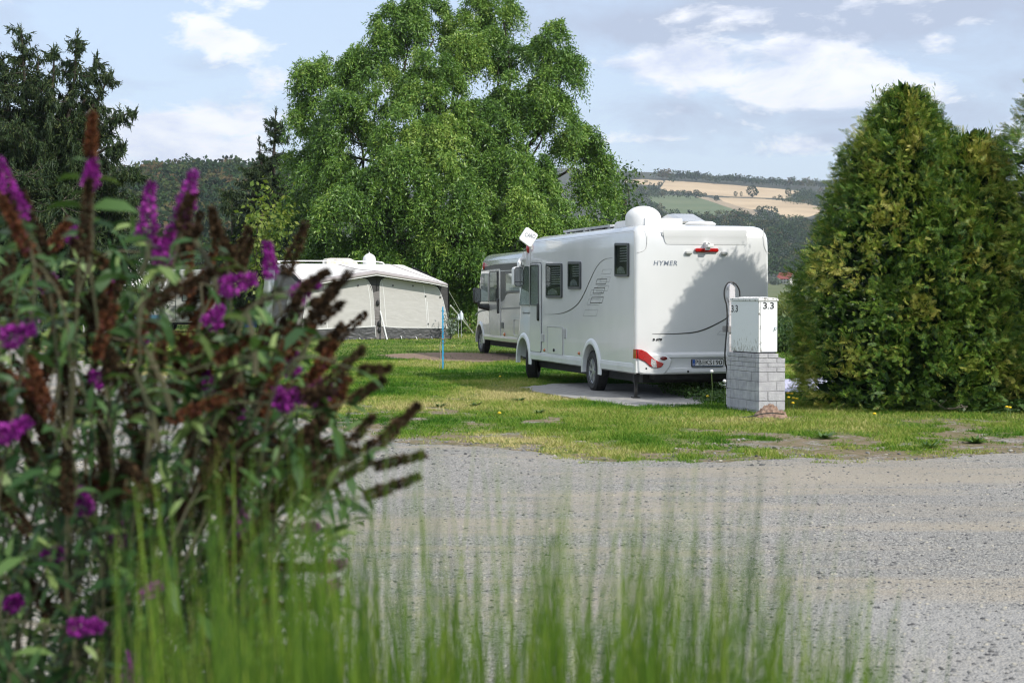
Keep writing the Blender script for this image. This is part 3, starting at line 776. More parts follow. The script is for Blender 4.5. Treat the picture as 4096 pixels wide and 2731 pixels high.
        bx = (pr[2][0]+pr[3][0])/2; g = MB(); g.tube([(bx-.05, lo+.06, zt-.25), (bx-.05, lo+.05, zt+.05)], .025); g.build('aerial_mast', MT['grey_plastic'], ao)
        c0 = rear(*q(424, 246), lo); ang_ = math.atan2(pr[2][1]-pr[1][1], pr[2][0]-pr[1][0])*.35
        Mt2 = Mt @ Matrix.Translation((c0[0], c0[1], 0)) @ Matrix.Rotation(ang_, 4, 'Z')
        text_obj('aerial_lettering', 'CARO', (-.02, -.0, .19, .075), Mt2, .001, MT['logo'], ao, .1)
    else:
        band = [S(*p) for p in ((170, 302), (185, 280), (205, 263), (290, 243), (420, 233), (700, 215), (700, 488), (405, 500), (388, 520), (372, 558), (356, 571), (343, 572), (343, 420), (343, 290), (245, 290))]
        g = MB(FR_SIDE); g.prism(band, .0, .003); g.build('dark_band', MT['darkband'], root)
        g = MB(FR_SIDE); g.prism([S(*p) for p in ((150, 590), (238, 590), (232, 605), (205, 628), (180, 640), (165, 630))], .0, .003); g.build('mirror_panel', MT['darkband'], root)
        g = MB(FR_SIDE); pts = smooth_line([S(*p) for p in ((116, 700), (135, 675), (170, 657), (245, 645), (350, 638), (600, 626))], 5); g.ribbon(pts, .045, .001, .002); g.build('waist_stripe', MT['stripe2'], root)
        g = MB(FR_SIDE); g.ribbon([S(343, 300), S(600, 285)], .02, .004, .002); g.build('light_strip', MT['alu'], root)
        a, b = S(246, 879), S(341, 286); op = rrect(a[0], a[1], b[0], b[1], .09)
        d = MB(FR_SIDE); d.prism(op, .0, .016, chamfer=.005); do = d.build('door', paint, root)
        g = MB(FR_SIDE); g.ring(offset_poly(op, .02), offset_poly(op, .002), .0, .014); g.build('door_seal', MT['seam'], do)
        a, b = S(249, 575), S(333, 297); g = MB(FR_SIDE); g.prism(rrect(a[0], a[1], b[0], b[1], .06), .016, .019); g.build('door_panel', MT['darkband'], do)
        a, b = S(252, 574), S(318, 303); window(do, [(a[0], a[1]), (b[0], a[1]), (b[0], b[1]), (a[0], b[1])], 'curtain', .036, .016, frame='black', name='door_window')
        a = S(326, 614); h = MB(FR_SIDE); h.prism(rrect(a[0]-.055, a[1]-.2, a[0]+.055, a[1]+.2, .05), .014, .055, chamfer=.012); h.build('handle', MT['black'], do)
        window(root, [S(166, 577), S(233, 578), S(233, 318), S(176, 322)], 'curtain', .02, .018, frame='seam', name='cab_window')
        window(root, [S(391, 496), S(600, 488), S(600, 292), S(391, 312)], 'curtain', .034, .045)
        a, b = S(346, 810), S(368, 762); g = MB(FR_SIDE); g.prism(rrect(a[0], a[1], b[0], b[1], .01), .001, .02); g.build('vent_cover', MT['frame'], root)
        a = S(378, 866); g = MB(FR_SIDE); g.ellipsoid((a[0], a[1], .01), (.07, .05, .03)); g.build('side_marker', MT['amber'], root, smooth=50)
        a = S(192, 258); g = MB(FR_SIDE); g.ellipsoid((a[0]+.03, a[1], -.002), (.06, .11, .05)); g.build('marker_light', MT['red'], root, smooth=50)
        a, b = S(461, 878), S(700, 742); hp = rrect(a[0], a[1], b[0], b[1], .08); g = MB(FR_SIDE); g.ring(hp, offset_poly(hp, -.02), 0, .014); g.build('storage_hatch', MT['seam'], root)
        mo = -.34; c_ = side(*q(137, 520), mo); mp = rrect(-.10, -.21, .10, .21, .06)
        Mm = Matrix.Translation((mo, -c_[0], c_[1])) @ Matrix.Rotation(math.radians(6), 4, 'Z') @ FR_REAR
        g = MB(Mm); g.prism(mp, -.14, 0, chamfer=.02); m1 = g.build('mirror', MT['black'], root, smooth=50)
        g = MB(Mm); g.prism(offset_poly(mp, -.02), -.004, .004); g.build('mirror_glass', pm('mirror_glass_grey', (.30, .31, .31), (.22, .23, .23), 2, .15, metal=.8), m1)
        g = MB(); g.tube([(mo, -c_[0], c_[1]-.18), (mo+.05, -c_[0], c_[1]-.30), (-.0, -c_[0]+.05, c_[1]-.34)], [.04, .06, .09]); g.build('mirror_arm', MT['black'], m1, smooth=50)
    return root

A1 = math.radians(14.3)
r1 = ray(2540, 1178); MH1 = (r1[0]/r1[1]*28.3, 28.3, 0)
mh1 = make_motorhome('motorhome', MH1, A1, 'large white motorhome with roof dome and HYMER on its rear, beside the meter cabinet', 1)
A2 = math.radians(13.0)
mh2 = make_motorhome('motorhome', (-.789-.12+7.02*math.sin(A2), 50.3-7.02*math.cos(A2), 0), A2, 'silver and dark grey motorhome half hidden beyond the front of the large white one', 2)
# ================================================================= meter cabinet on its brick pier
AC = math.radians(19)
cc = G(3036, 1652); BW, BD = .405, 1.02
CAB = (cc[0]+BW*math.cos(AC), cc[1]+BW*math.sin(AC), 0)      # root at the right end of the narrow face
cs, cr = proj_fns(CAB, AC)
pier = empty('brick_pier', CAB, AC, 'grey painted brick pier carrying the white meter cabinet', 'brick pier')
MB_BRICK = pm('painted_brick', (.33, .325, .345), (.47, .465, .475), 9, .75, bump=.9, bscale=45, contrast=(.3, .7))
MB_MORT = pm('painted_mortar', (.30, .295, .30), (.36, .35, .36), 14, .85, bump=.8, bscale=60)
def brick_courses():
    rows = []; z = -.06
    for h in (.09, .136, .136, .138, .134, .066, .066, .066, .066): rows.append((z, z+h)); z += h
    return rows
rows = brick_courses(); ztop = rows[-1][1]
core = MB(); core.box((-BW+.006, .006, -.06), (-.006, BD-.006, rows[-2][1]-.004)); core.box((-BW+.006, .006, rows[-2][1]-.004), (-.12, BD-.006, ztop-.006))
core.build('mortar', MB_MORT, pier)
bk = MB(); rr = random.Random(4)
for ri, (z0, z1) in enumerate(rows):
    tall = (z1-z0) > .1; last = ri == len(rows)-1
    def jit(): return rr.uniform(-.003, .004)
    # narrow end (faces the road): two bricks; long side: four
    off = .27 if ri % 2 == 0 else .13
    xs = [-BW, -off, 0] if not last else [-BW, -.27, -.10]
    for a, b in zip(xs[:-1], xs[1:]):
        g = .006; j = jit()
        x0 = a+(g if a > -BW else -.003); x1 = b-(g if b < 0 else -.003)
        dd = .11
        bk.box((x0, -.004+j, z0+.004), (x1, dd, z1-.004))
        bk.box((x0, BD-dd, z0+.004), (x1, BD+.003, z1-.004))
    ys = [.11+k*(BD-.22)/3 for k in range(4)] if ri % 2 else [.11, .24, .52, .80, BD-.11]
    for a, b in zip(ys[:-1], ys[1:]):
        j = jit(); bk.box((-BW-.004+j, a+.004, z0+.004), (-BW+.1, b-.004, z1-.004)); bk.box((-.1, a+.004, z0+.004), (.003+j, b-.004, z1-.004 if not last else z1-.07))
bo = bk.build('bricks', MB_BRICK, pier)
bv = bo.modifiers.new('b', 'BEVEL'); bv.width = .005; bv.segments = 2; bv.limit_method = 'ANGLE'

# cabinet
def cabmat():
    m, nt, b = newmat('flaking_white_enamel'); N = nt.nodes; L = nt.links
    tc = N.new('ShaderNodeTexCoord'); mp = N.new('ShaderNodeMapping'); mp.inputs['Scale'].default_value = (1, 14, 5); L.new(tc.outputs['Object'], mp.inputs[0])
    n = N.new('ShaderNodeTexNoise'); n.inputs['Scale'].default_value = 2.3; n.inputs['Detail'].default_value = 8; n.inputs['Roughness'].default_value = .75; L.new(mp.outputs[0], n.inputs[0])
    sp = N.new('ShaderNodeSeparateXYZ'); L.new(tc.outputs['Object'], sp.inputs[0])
    # grime sits low on the long side: its own stain, fixed to the box
    lo = N.new('ShaderNodeMapRange'); lo.inputs[1].default_value = 1.18; lo.inputs[2].default_value = .80; lo.inputs[3].default_value = -.08; lo.inputs[4].default_value = .10; L.new(sp.outputs[2], lo.inputs[0])
    si = N.new('ShaderNodeMapRange'); si.inputs[1].default_value = -.35; si.inputs[2].default_value = -.30; si.inputs[3].default_value = 0; si.inputs[4].default_value = -.25; L.new(sp.outputs[0], si.inputs[0])
    a = N.new('ShaderNodeMath'); a.operation = 'ADD'; L.new(n.outputs[0], a.inputs[0]); L.new(lo.outputs[0], a.inputs[1])
    a2 = N.new('ShaderNodeMath'); a2.operation = 'ADD'; L.new(a.outputs[0], a2.inputs[0]); L.new(si.outputs[0], a2.inputs[1])
    r = N.new('ShaderNodeValToRGB'); e = r.color_ramp.elements
    e[0].position = .545; e[0].color = (.74, .76, .76, 1); e[1].position = .70; e[1].color = (.12, .11, .09, 1); x = e.new(.60); x.color = (.46, .46, .42, 1)
    L.new(a2.outputs[0], r.inputs[0]); L.new(r.outputs[0], b.inputs['Base Color']); b.inputs['Roughness'].default_value = .42
    return m
MCAB = cabmat()
MDIRT = pm('chipped_edge', (.72, .72, .70), (.13, .12, .10), 22, .6, contrast=(.55, .62), detail=8)
cab = empty('meter_cabinet', CAB, AC, 'white metal meter cabinet numbered 3.3, flaking and stained on its long side', 'meter cabinet')
zb = ztop+.012
CX0, CX1, CY0, CY1 = -BW+.02, -.09, .06, .94
zt = cr(*(2800+300/2.412, 1100+214/2.412), .06)[1]
g = MB(); g.box((CX0+.02, CY0+.02, ztop-.004), (CX1-.02, CY1-.02, zb+.02)); g.build('plinth', MT['black'], cab)
g = MB(); g.box((CX0, CY0+.014, zb), (CX1, CY1, zt-.055)); b_ = g.build('body', MCAB, cab); q_ = b_.modifiers.new('b', 'BEVEL'); q_.width = .006; q_.segments = 2
g = MB(); g.box((CX0+.03, CY0-.004, zb+.012), (CX1-.002, CY0+.013, zt-.064)); dr_ = g.build('door', MCAB, cab); q_ = dr_.modifiers.new('b', 'BEVEL'); q_.width = .004
g = MB(); g.box((CX0+.001, CY0-.002, zb+.006), (CX0+.026, CY0+.013, zt-.06)); g.build('door_post', MDIRT, cab)
g = MB(); g.box((CX0-.012, CY0-.018, zt-.054), (CX1+.012, CY1+.012, zt-.016)); g.add([(CX0-.012, CY0-.018, zt-.016), (CX1+.012, CY0-.018, zt-.016), (CX1+.012, CY1+.012, zt-.016), (CX0-.012, CY1+.012, zt-.016), ((CX0+CX1)/2, CY0+.1, zt+.006), ((CX0+CX1)/2, CY1-.1, zt+.006)], [(0, 1, 4), (1, 2, 5, 4), (2, 3, 5), (3, 0, 4, 5)])
l_ = g.build('lid', MDIRT, cab); q_ = l_.modifiers.new('b', 'BEVEL'); q_.width = .006; q_.segments = 2
FRC = MB; Fr = Matrix.Translation((0, CY0-.004, 0)) @ FR_REAR; Fs = Matrix.Translation((CX0, 0, 0)) @ FR_SIDE
zz = lambda x, y: (2800+x/2.412, 1100+y/2.412)
def cabrear(x, y): return cr(*zz(x, y), CY0)
def cabside(x, y): return cs(*zz(x, y), CX0)
for fn, frm, boxes in ((cabrear, Fr, (('3', 607, 328, 645, 263), ('3', 674, 328, 712, 263))), (cabside, Fs, (('3', 303, 358, 325, 291), ('3', 343, 357, 366, 289)))):
    for t_, x0, y0, x1, y1 in boxes:
        a, b = fn(x0, y0), fn(x1, y1); text_obj('number', t_, (a[0], a[1], b[0], b[1]), frm, .001, MT['black'], cab, 0, .018, .001)
    x, y = ((657, 322) if fn is cabrear else (334, 353)); a = fn(x, y); g = MB(frm); g.lathe([(.009, .001), (.009, .002), (0, .002)], 8, (a[0], a[1], 0)); g.build('number_dot', MT['black'], cab)
a = cabrear(727, 511); g = MB(Fr); g.box((a[0]-.014, a[1]-.014, 0), (a[0]+.014, a[1]+.014, .02)); g.tube([(a[0], a[1], .02), (a[0]-.02, a[1]-.02, .03)], .007); g.build('lock', MT['steel'], dr_)
a = cabrear(684, 775); b = cabrear(700, 915)
g = MB(Fr); g.box((a[0]-.02-.012, b[1]+.13, .001), (a[0]+.018-.012, a[1], .006)); g.box((a[0]+.0, b[1], .03), (a[0]+.038, b[1]+.12, .035)); g.add([(a[0]-.032, b[1]+.13, .001), (a[0]+.006, b[1]+.13, .001), (a[0]+.038, b[1]+.12, .03), (a[0]+0, b[1]+.12, .03), (a[0]-.032, b[1]+.13, .006), (a[0]+.006, b[1]+.13, .006), (a[0]+.038, b[1]+.12, .035), (a[0]+0, b[1]+.12, .035)], [(0,1,2,3),(4,7,6,5),(0,4,5,1),(1,5,6,2),(2,6,7,3),(3,7,4,0)])
for v in (.02, .06, .10): g.lathe([(.007, .036), (.005, .042), (0, .042)], 8, (a[0]+.019, b[1]+v, 0))
g.build('strap_bracket', MT['steel'], cab)

# wooden post behind, cable over it
pb = empty('wooden_post', (0, 0, 0), 0, 'weathered white wooden post standing behind the meter cabinet', 'post')
pY = CAB[1]+1.16
pt = P(zz(313, 80)[0], zz(313, 80)[1], pY); pl = P(zz(283, 80)[0], zz(283, 80)[1], pY)[0]; prx = P(zz(342, 80)[0], zz(342, 80)[1], pY)[0]
hw = (prx-pl)/2; pz = pt[2]
g = MB(Matrix.Translation(((pl+prx)/2, pY, 0)) @ Matrix.Rotation(math.radians(14), 4, 'Z'))
g.prism([(-hw, 0), (hw, 0), (hw, pz-.05), (hw*.5, pz-.005), (0, pz), (-hw*.6, pz-.012), (-hw, pz-.045)], 0, .001) if False else None
pts = [(-hw, 0), (hw, 0), (hw, pz-.05), (hw*.5, pz-.005), (0, pz), (-hw*.6, pz-.012), (-hw, pz-.045)]
n = len(pts); g.add([(u, 0, v) for u, v in pts]+[(u, .12, v) for u, v in pts], [tuple(range(n)), tuple(range(n, 2*n))[::-1]]+[(i, n+i, n+(i+1) % n, (i+1) % n) for i in range(n)])
g.build('post', pm('weathered_painted_wood', (.62, .60, .61), (.22, .20, .20), 13, .8, contrast=(.50, .72), bump=.4, bscale=30), pb)
a = P(zz(250, 520)[0], zz(250, 520)[1], pY-.02); g = MB(); g.box((a[0]-.05, a[1]-.02, a[2]-.045), (a[0]+.10, a[1]+.01, a[2]+.045)); g.build('cable_clamp', pm('grey_clamp', (.25, .24, .24), (.32, .31, .30), 30, .6), pb)
cz = lambda x, y, Y: tuple(P(*zz(x, y), Y))
pts = [cz(383, 206, pY+.02), cz(380, 150, pY+.02), cz(350, 95, pY), cz(305, 68, pY-.02), cz(262, 85, pY-.04), cz(237, 140, pY-.05), cz(236, 210, pY-.05), cz(258, 300, pY-.05), cz(262, 420, pY-.05), cz(258, 520, pY-.06), cz(248, 640, pY-.06), cz(240, 760, pY-.06), cz(245, 850, pY-.05), cz(262, 920, pY-.02), cz(262, 1060, pY+.05), (cz(262, 1060, pY)[0], pY+.1, .01), (cz(225, 1060, pY)[0]-.3, pY+.5, .01)]
g = MB(); g.tube(smooth_line(pts, 5), .0115, 8); tag(g.build('power_cable', MT['black'], None, smooth=60), 'black power cable looped over the post behind the meter cabinet', 'cable')
pts = [cz(355, 1010, pY-.1)]
# soil heap with a rope and pebbles
sh = G(3080, 1662)
def heap(name, c, r, h, m, label, cat, seed):
    n = 40; xs, ys = np.meshgrid(np.linspace(-1, 1, n), np.linspace(-1, 1, n)); d = np.sqrt(xs**2+ys**2)
    z = h*np.clip(1-(d*(1+.5*(fbm(xs*2+9, ys*2, seed+1)-.5)))**1.5, -.1, 1)*(.4+1.2*fbm(xs*4+seed, ys*4, seed)) + .05*(fbm(xs*11, ys*11, seed+3)-.5)*2*(d < 1); z = np.where(d > .98, -.02, z)
    V = np.stack([c[0]+xs*r[0], c[1]+ys*r[1], z], -1).reshape(-1, 3); idx = np.arange(n*n).reshape(n, n)
    F_ = np.stack([idx[:-1, :-1], idx[:-1, 1:], idx[1:, 1:], idx[1:, :-1]], -1).reshape(-1, 4)
    return tag(link(name, np_mesh(name, V, [F_], smooth=True), m), label, cat)
MSOIL = pm('dug_soil', (.21, .13, .09), (.34, .24, .18), 30, .95, bump=1.0, bscale=90)
sh = G(3082, 1668)
so = heap('soil_heap', (sh[0], sh[1]+.03), (.24, .22), .15, MSOIL, 'heap of reddish dug soil against the foot of the brick pier', 'soil heap', 5)
g = MB(); pts = [G(2878, 1655), G(2950, 1668), G(3010, 1664, .05), G(3045, 1655, .12), G(3085, 1652, .14), G(3120, 1654, .12), G(3136, 1656, .08)]
g.tube(smooth_line([tuple(p) for p in pts], 4), .008, 6); tag(g.build('ground_cable', MT['black'], None), 'thin black cable lying over the soil heap at the pier foot', 'cable')

# ================================================================= awning tent and caravan behind it
AT = math.radians(19)
tl = G(1201, 1360); TENT = (tl[0], tl[1], 0)
ts, tr_ = proj_fns(TENT, AT)
zt4 = lambda x, y: (950+x*.42517, 950+y*.42517)
TF = lambda x, y, off=0.0: tr_(*zt4(x, y), off)     # -> (u, v) on the plane y_local = off
tent = empty('awning_tent', TENT, AT, 'beige and charcoal caravan awning with white roof and peaked mauve eave', 'awning')
def cloth(name, c1, c2, scale=3, bump=.5, bscale=2.5, rough=.8, trans=0):
    m, nt, b = newmat(name); N = nt.nodes; L = nt.links
    tc = N.new('ShaderNodeTexCoord'); mp = N.new('ShaderNodeMapping'); mp.inputs['Scale'].default_value = (1, 1, 2.6); L.new(tc.outputs['Object'], mp.inputs[0])
    n = N.new('ShaderNodeTexNoise'); n.inputs['Scale'].default_value = scale; L.new(mp.outputs[0], n.inputs[0])
    r = N.new('ShaderNodeValToRGB'); r.color_ramp.elements[0].position = .35; r.color_ramp.elements[1].position = .65; r.color_ramp.elements[0].color = rgba(c1); r.color_ramp.elements[1].color = rgba(c2)
    L.new(n.outputs[0], r.inputs[0]); L.new(r.outputs[0], b.inputs['Base Color']); b.inputs['Roughness'].default_value = rough
    w = N.new('ShaderNodeTexNoise'); w.inputs['Scale'].default_value = bscale; w.inputs['Detail'].default_value = 3; w.inputs['Distortion'].default_value = 1.2; L.new(mp.outputs[0], w.inputs[0])
    bp = N.new('ShaderNodeBump'); bp.inputs['Strength'].default_value = bump; bp.inputs['Distance'].default_value = .08; L.new(w.outputs[0], bp.inputs['Height']); L.new(bp.outputs[0], b.inputs['Normal'])
    return m
MBEI = cloth('beige_canvas', (.47, .455, .43), (.505, .49, .465), 3, .22, 1.1)
MCHA = cloth('charcoal_pvc', (.055, .055, .058), (.08, .08, .08), 3, .5, 3, .4)
MMAU = cloth('mauve_canvas', (.33, .30, .30), (.36, .33, .325), 3, .3)
MROOF = cloth('roof_canvas', (.74, .73, .71), (.70, .69, .66), 1.2, .25, 1.5)
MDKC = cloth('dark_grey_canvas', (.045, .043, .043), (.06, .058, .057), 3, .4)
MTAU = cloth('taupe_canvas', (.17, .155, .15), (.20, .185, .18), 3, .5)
MPIP = pm('white_piping', (.72, .72, .70), None, 1, .6)
FT = FR_REAR
def tpoly(pts, w0, w1, m, name, par=tent, off=0.0, cham=0):
    Mx = Matrix.Translation((0, off, 0)) @ FT
    g = MB(Mx); g.prism([TF(x, y, off) for x, y in pts], w0, w1, chamfer=cham); return g.build(name, m, par)
L_, Rt = TF(592, 965), TF(1990, 950)
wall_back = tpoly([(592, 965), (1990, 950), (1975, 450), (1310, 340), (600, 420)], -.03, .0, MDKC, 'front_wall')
skirt_t = tpoly([(592, 966), (1302, 955), (1390, 950), (2018, 948), (1990, 845), (1560, 846), (1300, 832), (860, 852), (606, 862)], .004, .02, MCHA, 'mud_skirt')
pL = tpoly([(608, 860), (855, 852), (1290, 832), (1268, 520), (1235, 425), (1200, 392), (1150, 388), (1020, 400), (800, 432), (655, 455), (640, 560)], .004, .016, MBEI, 'left_panel')
pR = tpoly([(1352, 830), (1560, 845), (1988, 846), (1938, 620), (1915, 540), (1880, 475), (1820, 445), (1600, 410), (1440, 385), (1390, 385), (1350, 410), (1338, 470)], .004, .016, MBEI, 'right_panel')
tpoly([(1268, 520), (1300, 832), (1352, 830), (1338, 500)], .004, .02, MTAU, 'centre_column')
tpoly([(1302, 832), (1305, 955), (1385, 952), (1358, 832)], .021, .03, MTAU, 'centre_foot')
tpoly([(545, 870), (600, 862), (638, 560), (600, 570)], .004, .018, MTAU, 'corner_column')
tpoly([(548, 962), (592, 965), (606, 862), (548, 866)], .004, .018, MCHA, 'corner_skirt')
def line_t(name, pts, wdt, m, w=.02, off=0.0, par=tent):
    Mx = Matrix.Translation((0, off, 0)) @ FT
    g = MB(Mx); g.ribbon(smooth_line([TF(x, y, off) for x, y in pts], 4), wdt, w, .004); return g.build(name, m, par)
line_t('piping', [(606, 864), (855, 855), (1100, 845), (1300, 834)], .035, MPIP)
line_t('piping', [(1352, 832), (1480, 843), (1560, 846), (1900, 848), (1990, 848)], .03, MPIP)
line_t('piping', [(590, 965), (606, 864), (625, 700), (648, 545), (655, 455)], .022, MPIP)
line_t('piping', [(1302, 935), (1290, 800), (1270, 520), (1240, 430), (1205, 392), (1150, 388)], .018, MPIP)
line_t('piping', [(1380, 930), (1352, 800), (1338, 500), (1348, 410), (1390, 385), (1440, 385)], .018, MPIP)
line_t('piping', [(1990, 846), (1940, 620), (1915, 540), (1880, 475), (1820, 445)], .018, MPIP)
for a in ([(845, 852), (835, 700), (815, 445)], [(1258, 834), (1248, 600), (1222, 440)], [(1398, 834), (1378, 560), (1362, 430)], [(1785, 844), (1768, 600), (1750, 450)], [(1800, 844), (1790, 700), (1782, 600)]):
    line_t('panel_zip', a, .022, MPIP, .018)
for x, y in ((985, 955), (1145, 950), (1535, 930), (1675, 935), (1820, 935), (690, 962), (820, 960)):
    a = TF(x, y); g = MB(FT); g.tube([(a[0], a[1]+.02, .02), (a[0]+.02, .02, .10), (a[0]+.02, -.03, .12)], .016); g.build('ground_peg', MT['white_plastic'], tent)
for x, y in ((905, 455), (1132, 452), (1460, 452), (1648, 455), (800, 550), (822, 808), (1768, 552), (1905, 562), (1792, 812)):
    a = TF(x, y); g = MB(FT); g.box((a[0]-.02, a[1]-.03, .016), (a[0]+.025, a[1]+.03, .04)); g.build('toggle', MT['black'], tent)
# eave tube, roof
EO = -.38
ev = [(598, 402), (780, 388), (1040, 352), (1310, 315), (1600, 365), (1800, 400), (1976, 437)]; ev_b = [(604, 446), (780, 432), (1040, 395), (1310, 353), (1600, 398), (1800, 428), (1978, 462)]
top = [TF(x, y, EO) for x, y in ev]; bot = [TF(x, y, EO) for x, y in ev_b]
g = MB(); pts = []
for (a, b) in zip(top, bot):
    h = a[1]-b[1]
    for y, z in ((0.0+EO+.14, a[1]+.03), (EO+.02, a[1]), (EO-.04, a[1]-h*.3), (EO-.04, a[1]-h*.7), (EO, b[1]), (EO+.08, b[1]+.02)): pts.append((a[0], y, z))
m_ = 6; g.add(pts, [(i*m_+k, (i+1)*m_+k, (i+1)*m_+k+1, i*m_+k+1) for i in range(len(top)-1) for k in range(m_-1)]); g.build('eave', MMAU, tent, smooth=60)
Mx = Matrix.Translation((0, EO, 0)) @ FT; g = MB(Mx); g.ribbon(bot, .03, .012, .006); g.build('piping', MPIP, tent)
BK = 2.6
g = MB(); backz = TF(900, 252, BK)[1]; bu0 = TF(505, 252, BK)[0]-.35; bu1 = TF(1608, 252, BK)[0]
nn = 24; pts = []; rows_ = 7
for r_ in range(rows_+1):
    t = r_/rows_
    for k in range(nn+1):
        s = k/nn; u = top[0][0]+(top[-1][0]-top[0][0])*s
        zf = np.interp(u, [p[0] for p in top], [p[1] for p in top])+.025; ub = bu0+(bu1-bu0)*s
        zb_ = backz-.10*max(0, (s-.93)/.07)**2
        sag = -.05*math.sin(math.pi*t)*(1-abs(2*s-1)**4)
        pts.append((u*(1-t)+ub*t, (EO+.10)*(1-t)+BK*t, zf*(1-t)+zb_*t+sag))
g.add(pts, [(r_*(nn+1)+k, r_*(nn+1)+k+1, (r_+1)*(nn+1)+k+1, (r_+1)*(nn+1)+k) for r_ in range(rows_) for k in range(nn)])
g.build('roof', MROOF, tent, smooth=50)
def roofpt(s, t):
    k = min(nn, max(0, s*nn)); r_ = t*rows_; k0 = int(min(nn-1, k)); r0 = int(min(rows_-1, r_)); fk = k-k0; fr_ = r_-r0
    g_ = lambda a, b: Vector(pts[a*(nn+1)+b]); return (g_(r0, k0)*(1-fk)*(1-fr_)+g_(r0, k0+1)*fk*(1-fr_)+g_(r0+1, k0)*(1-fk)*fr_+g_(r0+1, k0+1)*fk*fr_)+Vector((0, 0, .006))
g = MB()
for s0, s1 in (((.505, .0), (.44, 1.0)), ((.94, .0), (.86, 1.0)), ((.0, .0), (.03, 1.0))):
    q1 = [roofpt(s0[0]+(s1[0]-s0[0])*t, t) for t in np.linspace(0, 1, 8)]; wv = .05
    pp = []; 
    for p in q1: pp += [(p.x-wv, p.y, p.z), (p.x+wv, p.y, p.z)]
    g.add(pp, [(2*i, 2*i+1, 2*i+3, 2*i+2) for i in range(7)])
g.build('roof_seam', MMAU, tent)
# side walls
u0, u1 = L_[0], Rt[0]
for nm, ua, ub, ta in (('left_side_wall', u0, bu0-.25, -.35), ('right_side_wall', u1, bu1+.15, .12)):
    zf = 2.05
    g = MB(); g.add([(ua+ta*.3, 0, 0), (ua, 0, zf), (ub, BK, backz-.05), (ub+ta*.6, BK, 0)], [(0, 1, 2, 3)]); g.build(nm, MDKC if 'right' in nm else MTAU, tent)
    sg = -1 if 'left' in nm else 1
    g = MB(); g.add([(ua+ta*.3+sg*.012, 0, 0), (ua+ta*.26+sg*.012, 0, .36), (ub+ta*.5+sg*.012, BK, .36), (ub+ta*.6+sg*.012, BK, 0)], [(0, 1, 2, 3)]); g.build('mud_skirt', MCHA, tent)
    if sg < 0:
        f = lambda t, z: (ua+(ub-ua)*t+(ta*(1-z/2)*(.3+.3*t))-.014, BK*t, z)
        g = MB(); g.add([f(.18, .4), f(.18, 1.75), f(.82, 2.0), f(.82, .4)], [(0, 1, 2, 3)]); g.build('side_panel', MBEI, tent)
# guy lines and poles
def guy(pts, r, name='guy_line', m='white_plastic', par=tent):
    g = MB(); g.tube(pts, r, 6); return g.build(name, MT[m], par)
W2T = Matrix.Translation(TENT) @ Matrix.Rotation(AT, 4, 'Z'); T2L = W2T.inverted()
def wl(p): return tuple(T2L @ Vector(p))
guy([wl(P(*zt4(1320, 600), 66.0)), wl(G(*zt4(1408, 960)))], .028); guy([wl(P(*zt4(1315, 500), 66.0)), wl(G(*zt4(1350, 955)))], .014)
guy([wl(P(*zt4(535, 665), 65.0)), wl(G(*zt4(385, 978)))], .028); guy([wl(P(*zt4(515, 590), 65.2)), wl(G(*zt4(400, 960)))], .02)
guy([wl(P(*zt4(2005, 640), 67.0)), wl(G(*zt4(2220, 900)))], .03); guy([wl(P(*zt4(1985, 500), 67.0)), wl(G(*zt4(2215, 905)))], .012)
guy([wl(P(*zt4(1312, 380), 65.8)), wl(P(*zt4(1302, 640), 65.9)), wl(G(*zt4(1262, 955)))], .012, m='black')
g = MB()
for x, y in ((1318, 615), (1330, 810), (1332, 870), (555, 905)):
    a = TF(x, y); g.M = FT; g.ellipsoid((a[0], a[1], .05), (.07, .12, .05), 8, 6)
g.build('rolled_ties', MT['black'], tent)

